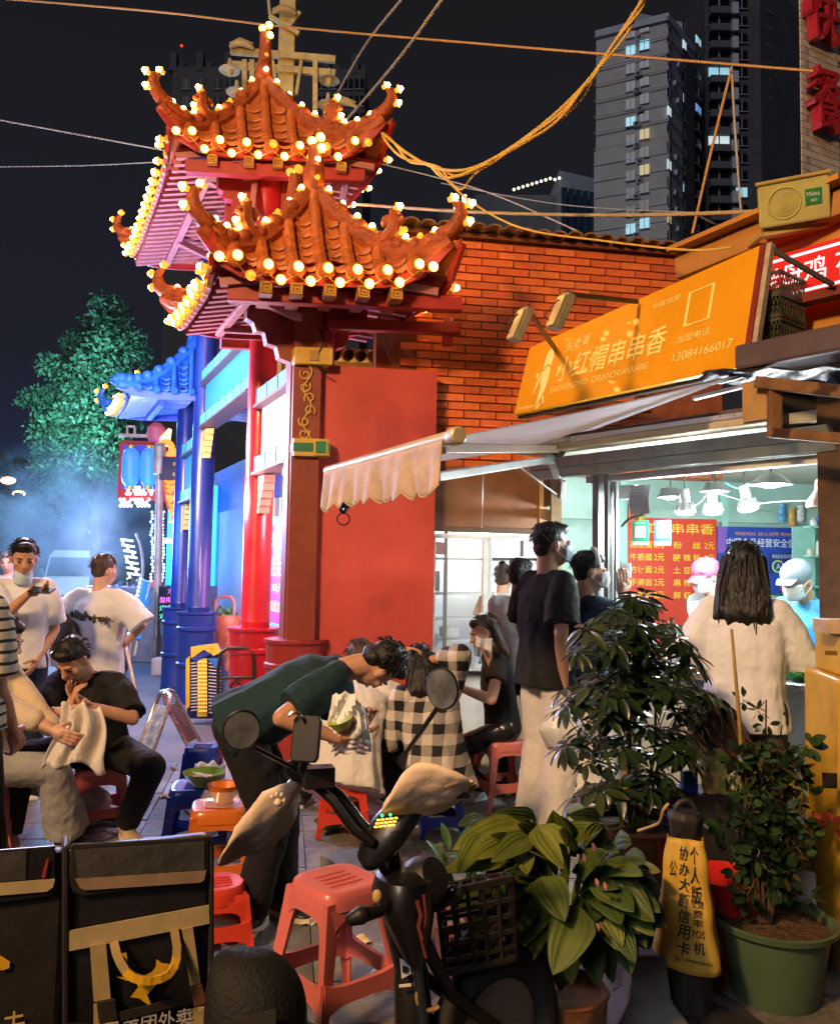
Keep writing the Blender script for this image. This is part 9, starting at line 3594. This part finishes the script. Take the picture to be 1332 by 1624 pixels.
# --- walking woman
pm12 = person('woman in oversized white T-shirt with dark lettering on the back, walking away', 1.60, (gp_(158, 6.2), 6.2, .84), 12, head=(24, 6, 0), hl=(gp_(108, 6.1), 6.05, .86), hr=(gp_(205, 6.3), 6.25, .92), fl=(gp_(150, 6.1) - .05, 6.35, .08), fr=(gp_(165, 6.2) + .05, 6.0, .12),
    st=dict(skin=skin_p, hair='bun', hairm=hair_b, buny=.03, bunz=-.06, noface=True, top=dict(m=cl_wl, fit=1.30, drop=.24, sleeve=1.0, sw=1.45, wr=.028, flare=1.0), bottom=dict(m=cl_k), shoe=sho_w), er=(.9, -.2, -.3), el=(-.9, -.2, -.3))
m = MB()
pr_ = random.Random(14)
def bk(x, z):
 k_ = pm12['k']
 return pm12['pel'] + pm12['sp'] * (pm12['T'] * z) + pm12['rt'] * x - pm12['fw'] * (.158 * k_ * math.sqrt(max(.05, 1 - (x / .235) ** 2)) + .008)
for i in range(13):
 x = -.16 + .026 * i
 z = .68 - .010 * i
 pts = [bk(x + pr_.uniform(-.012, .012), z + pr_.uniform(-.07, .09)) for _ in range(5)]
 m.tube(pts, [.004, .009, .010, .008, .004], 6)
m.tube([bk(-.16, .68), bk(-.05, .64), bk(.06, .62), bk(.17, .60)], .006, 6)
m.build('back_print', M('print_charcoal', (.05, .045, .04), .7, var=.2), pm12['root'])
m = MB()
q = P(101, 1008, 6.02)
m.ell(q, (.10, .06, .13), RZ(.3), 14)
m.tube([q + V((-.06, 0, .1)), q + V((-.02, 0, .2)), q + V((.04, 0, .1))], .010, 7)
tag(m.build('handbag', M('handbag_brown_black', (.03, .018, .012), .4, var=.3), None, base=q - V((0, 0, .13))), 'dark handbag carried by the walking woman', 'bag')
# --- people inside the shop
pm13 = person('shop worker in a pink cap and pale top inside the hatch', 1.66, (gp_(1140, 6.0), 6.0, .865), 236, lean=6, head=(10, 16, 0), hl=(gp_(1080, 5.6), 5.6, 1.05), hr=(gp_(1130, 5.6), 5.6, 1.02),
    st=dict(skin=skin_p, hair='bun', mask=mask_w, top=dict(m=cl_wl, fit=1.05, sleeve=.9), bottom=dict(m=cl_k), shoe=sho_k))
m = MB()
hh_ = pm13['hp']
pk = M('cap_pink', (.42, .06, .11), .7, var=.1)
m.ell(hh_(0, -.012, .055), (.094, .106, .085), pm13['HA'], 18)
m.grid(lambda u, v: hh_((u - .5) * .15 * (1 - .25 * v * v), .085 + .085 * v - .03 * (u - .5) ** 2 * 4, .045 - .03 * v - .02 * (u - .5) ** 2 * 4), 10, 5)
o = m.build('cap', pk, pm13['root'])
m = MB()
m.ell(hh_(-.07, .075, .075), (.018, .014, .02), pm13['HA'], 8)
m.build('cap_badge', M('card_white'), o)
pm14 = person('shop worker in bright blue overall and mask bending at the right of the hatch', 1.68, (gp_(1306, 5.35), 5.35, .875), 240, lean=20, head=(0, 14, 0), hl=(gp_(1262, 5.0), 4.98, 1.02), hr=(gp_(1285, 5.0), 5.05, 1.0),
    st=dict(hair='none', mask=mask_b, top=dict(m=cl_b, fit=1.15, drop=.3, sleeve=1.9, collar=True), bottom=dict(m=cl_b), shoe=sho_k))
m = MB()
hh_ = pm14['hp']
m.ell(hh_(0, -.014, .05), (.092, .104, .085), pm14['HA'], 18)
m.grid(lambda u, v: hh_((u - .5) * .14 * (1 - .25 * v * v), .085 + .05 * v, .05 - .02 * v), 8, 4)
m.build('cap', M('cap_grey_blue', (.16, .22, .28), .7, var=.15), pm14['root'])
pm15 = person('worker with hair in a bun and orange vest seen through the side window', 1.58, (gp_(797, 7.05), 7.05, .83), 10, head=(10, 6, 0),
    st=dict(skin=skin_p, hair='bun', hairm=hair_b, buny=.03, bunz=.06, noface=True, slim=True, top=dict(m=cl_o, name='vest', sleeve=.5, drop=.05), bottom=dict(m=cl_k), shoe=sho_k))
m = MB()
m.torus(pm15['nk'] + V((0, 0, -.005)), .072, .026, I3, 18, 8)
m.build('collar', M('collar_blue', (.06, .12, .3), .6), pm15['root'])
# --- crouching person behind the leggy plant
pm16 = person('person with brown hair in an olive jacket sitting low behind the leggy plant', 1.60, (gp_(1222, 3.62), 3.62, .30), 318, lean=24, head=(-14, 20, 0), hl=(gp_(1160, 3.8), 3.85, .42), hr=(gp_(1190, 3.8), 3.95, .45), fl=(gp_(1150, 3.9), 3.92, .08), fr=(gp_(1210, 4.0), 4.05, .08),
    st=dict(hair='long', hairlen=.16, hairm=hair_b, slim=True, noface=True, top=dict(m=cl_ol, fit=1.18, drop=.08, sleeve=1.9, sw=1.2, wr=.028), bottom=dict(m=cl_k), shoe=sho_w))
m = MB()
m.lathe([(0, 0), (.13, 0), (.11, .24), (0, .245)], V((gp_(1222, 3.62), 3.62, 0)), n=20)
tag(m.build('low_stool', pl_bl, None, base=V((gp_(1222, 3.62), 3.62, 0))), 'low blue seat under the person in the olive jacket', 'stool')
# --- distant figure at the left edge
pm17 = person('distant person in pale clothes by the stalls at the left edge', 1.66, (gp_(14, 9.5), 9.5, .865), 170, head=(0, 5, 0),
    st=dict(skin=skin_p, hair='short', hairm=M('hair_grey', (.2, .19, .19), .5, var=.3), top=dict(m=M('cloth_grey_blue', (.35, .4, .45), .8, var=.1), sleeve=1.8), bottom=dict(m=cl_n), shoe=sho_k), vox=.014)
flush_text()
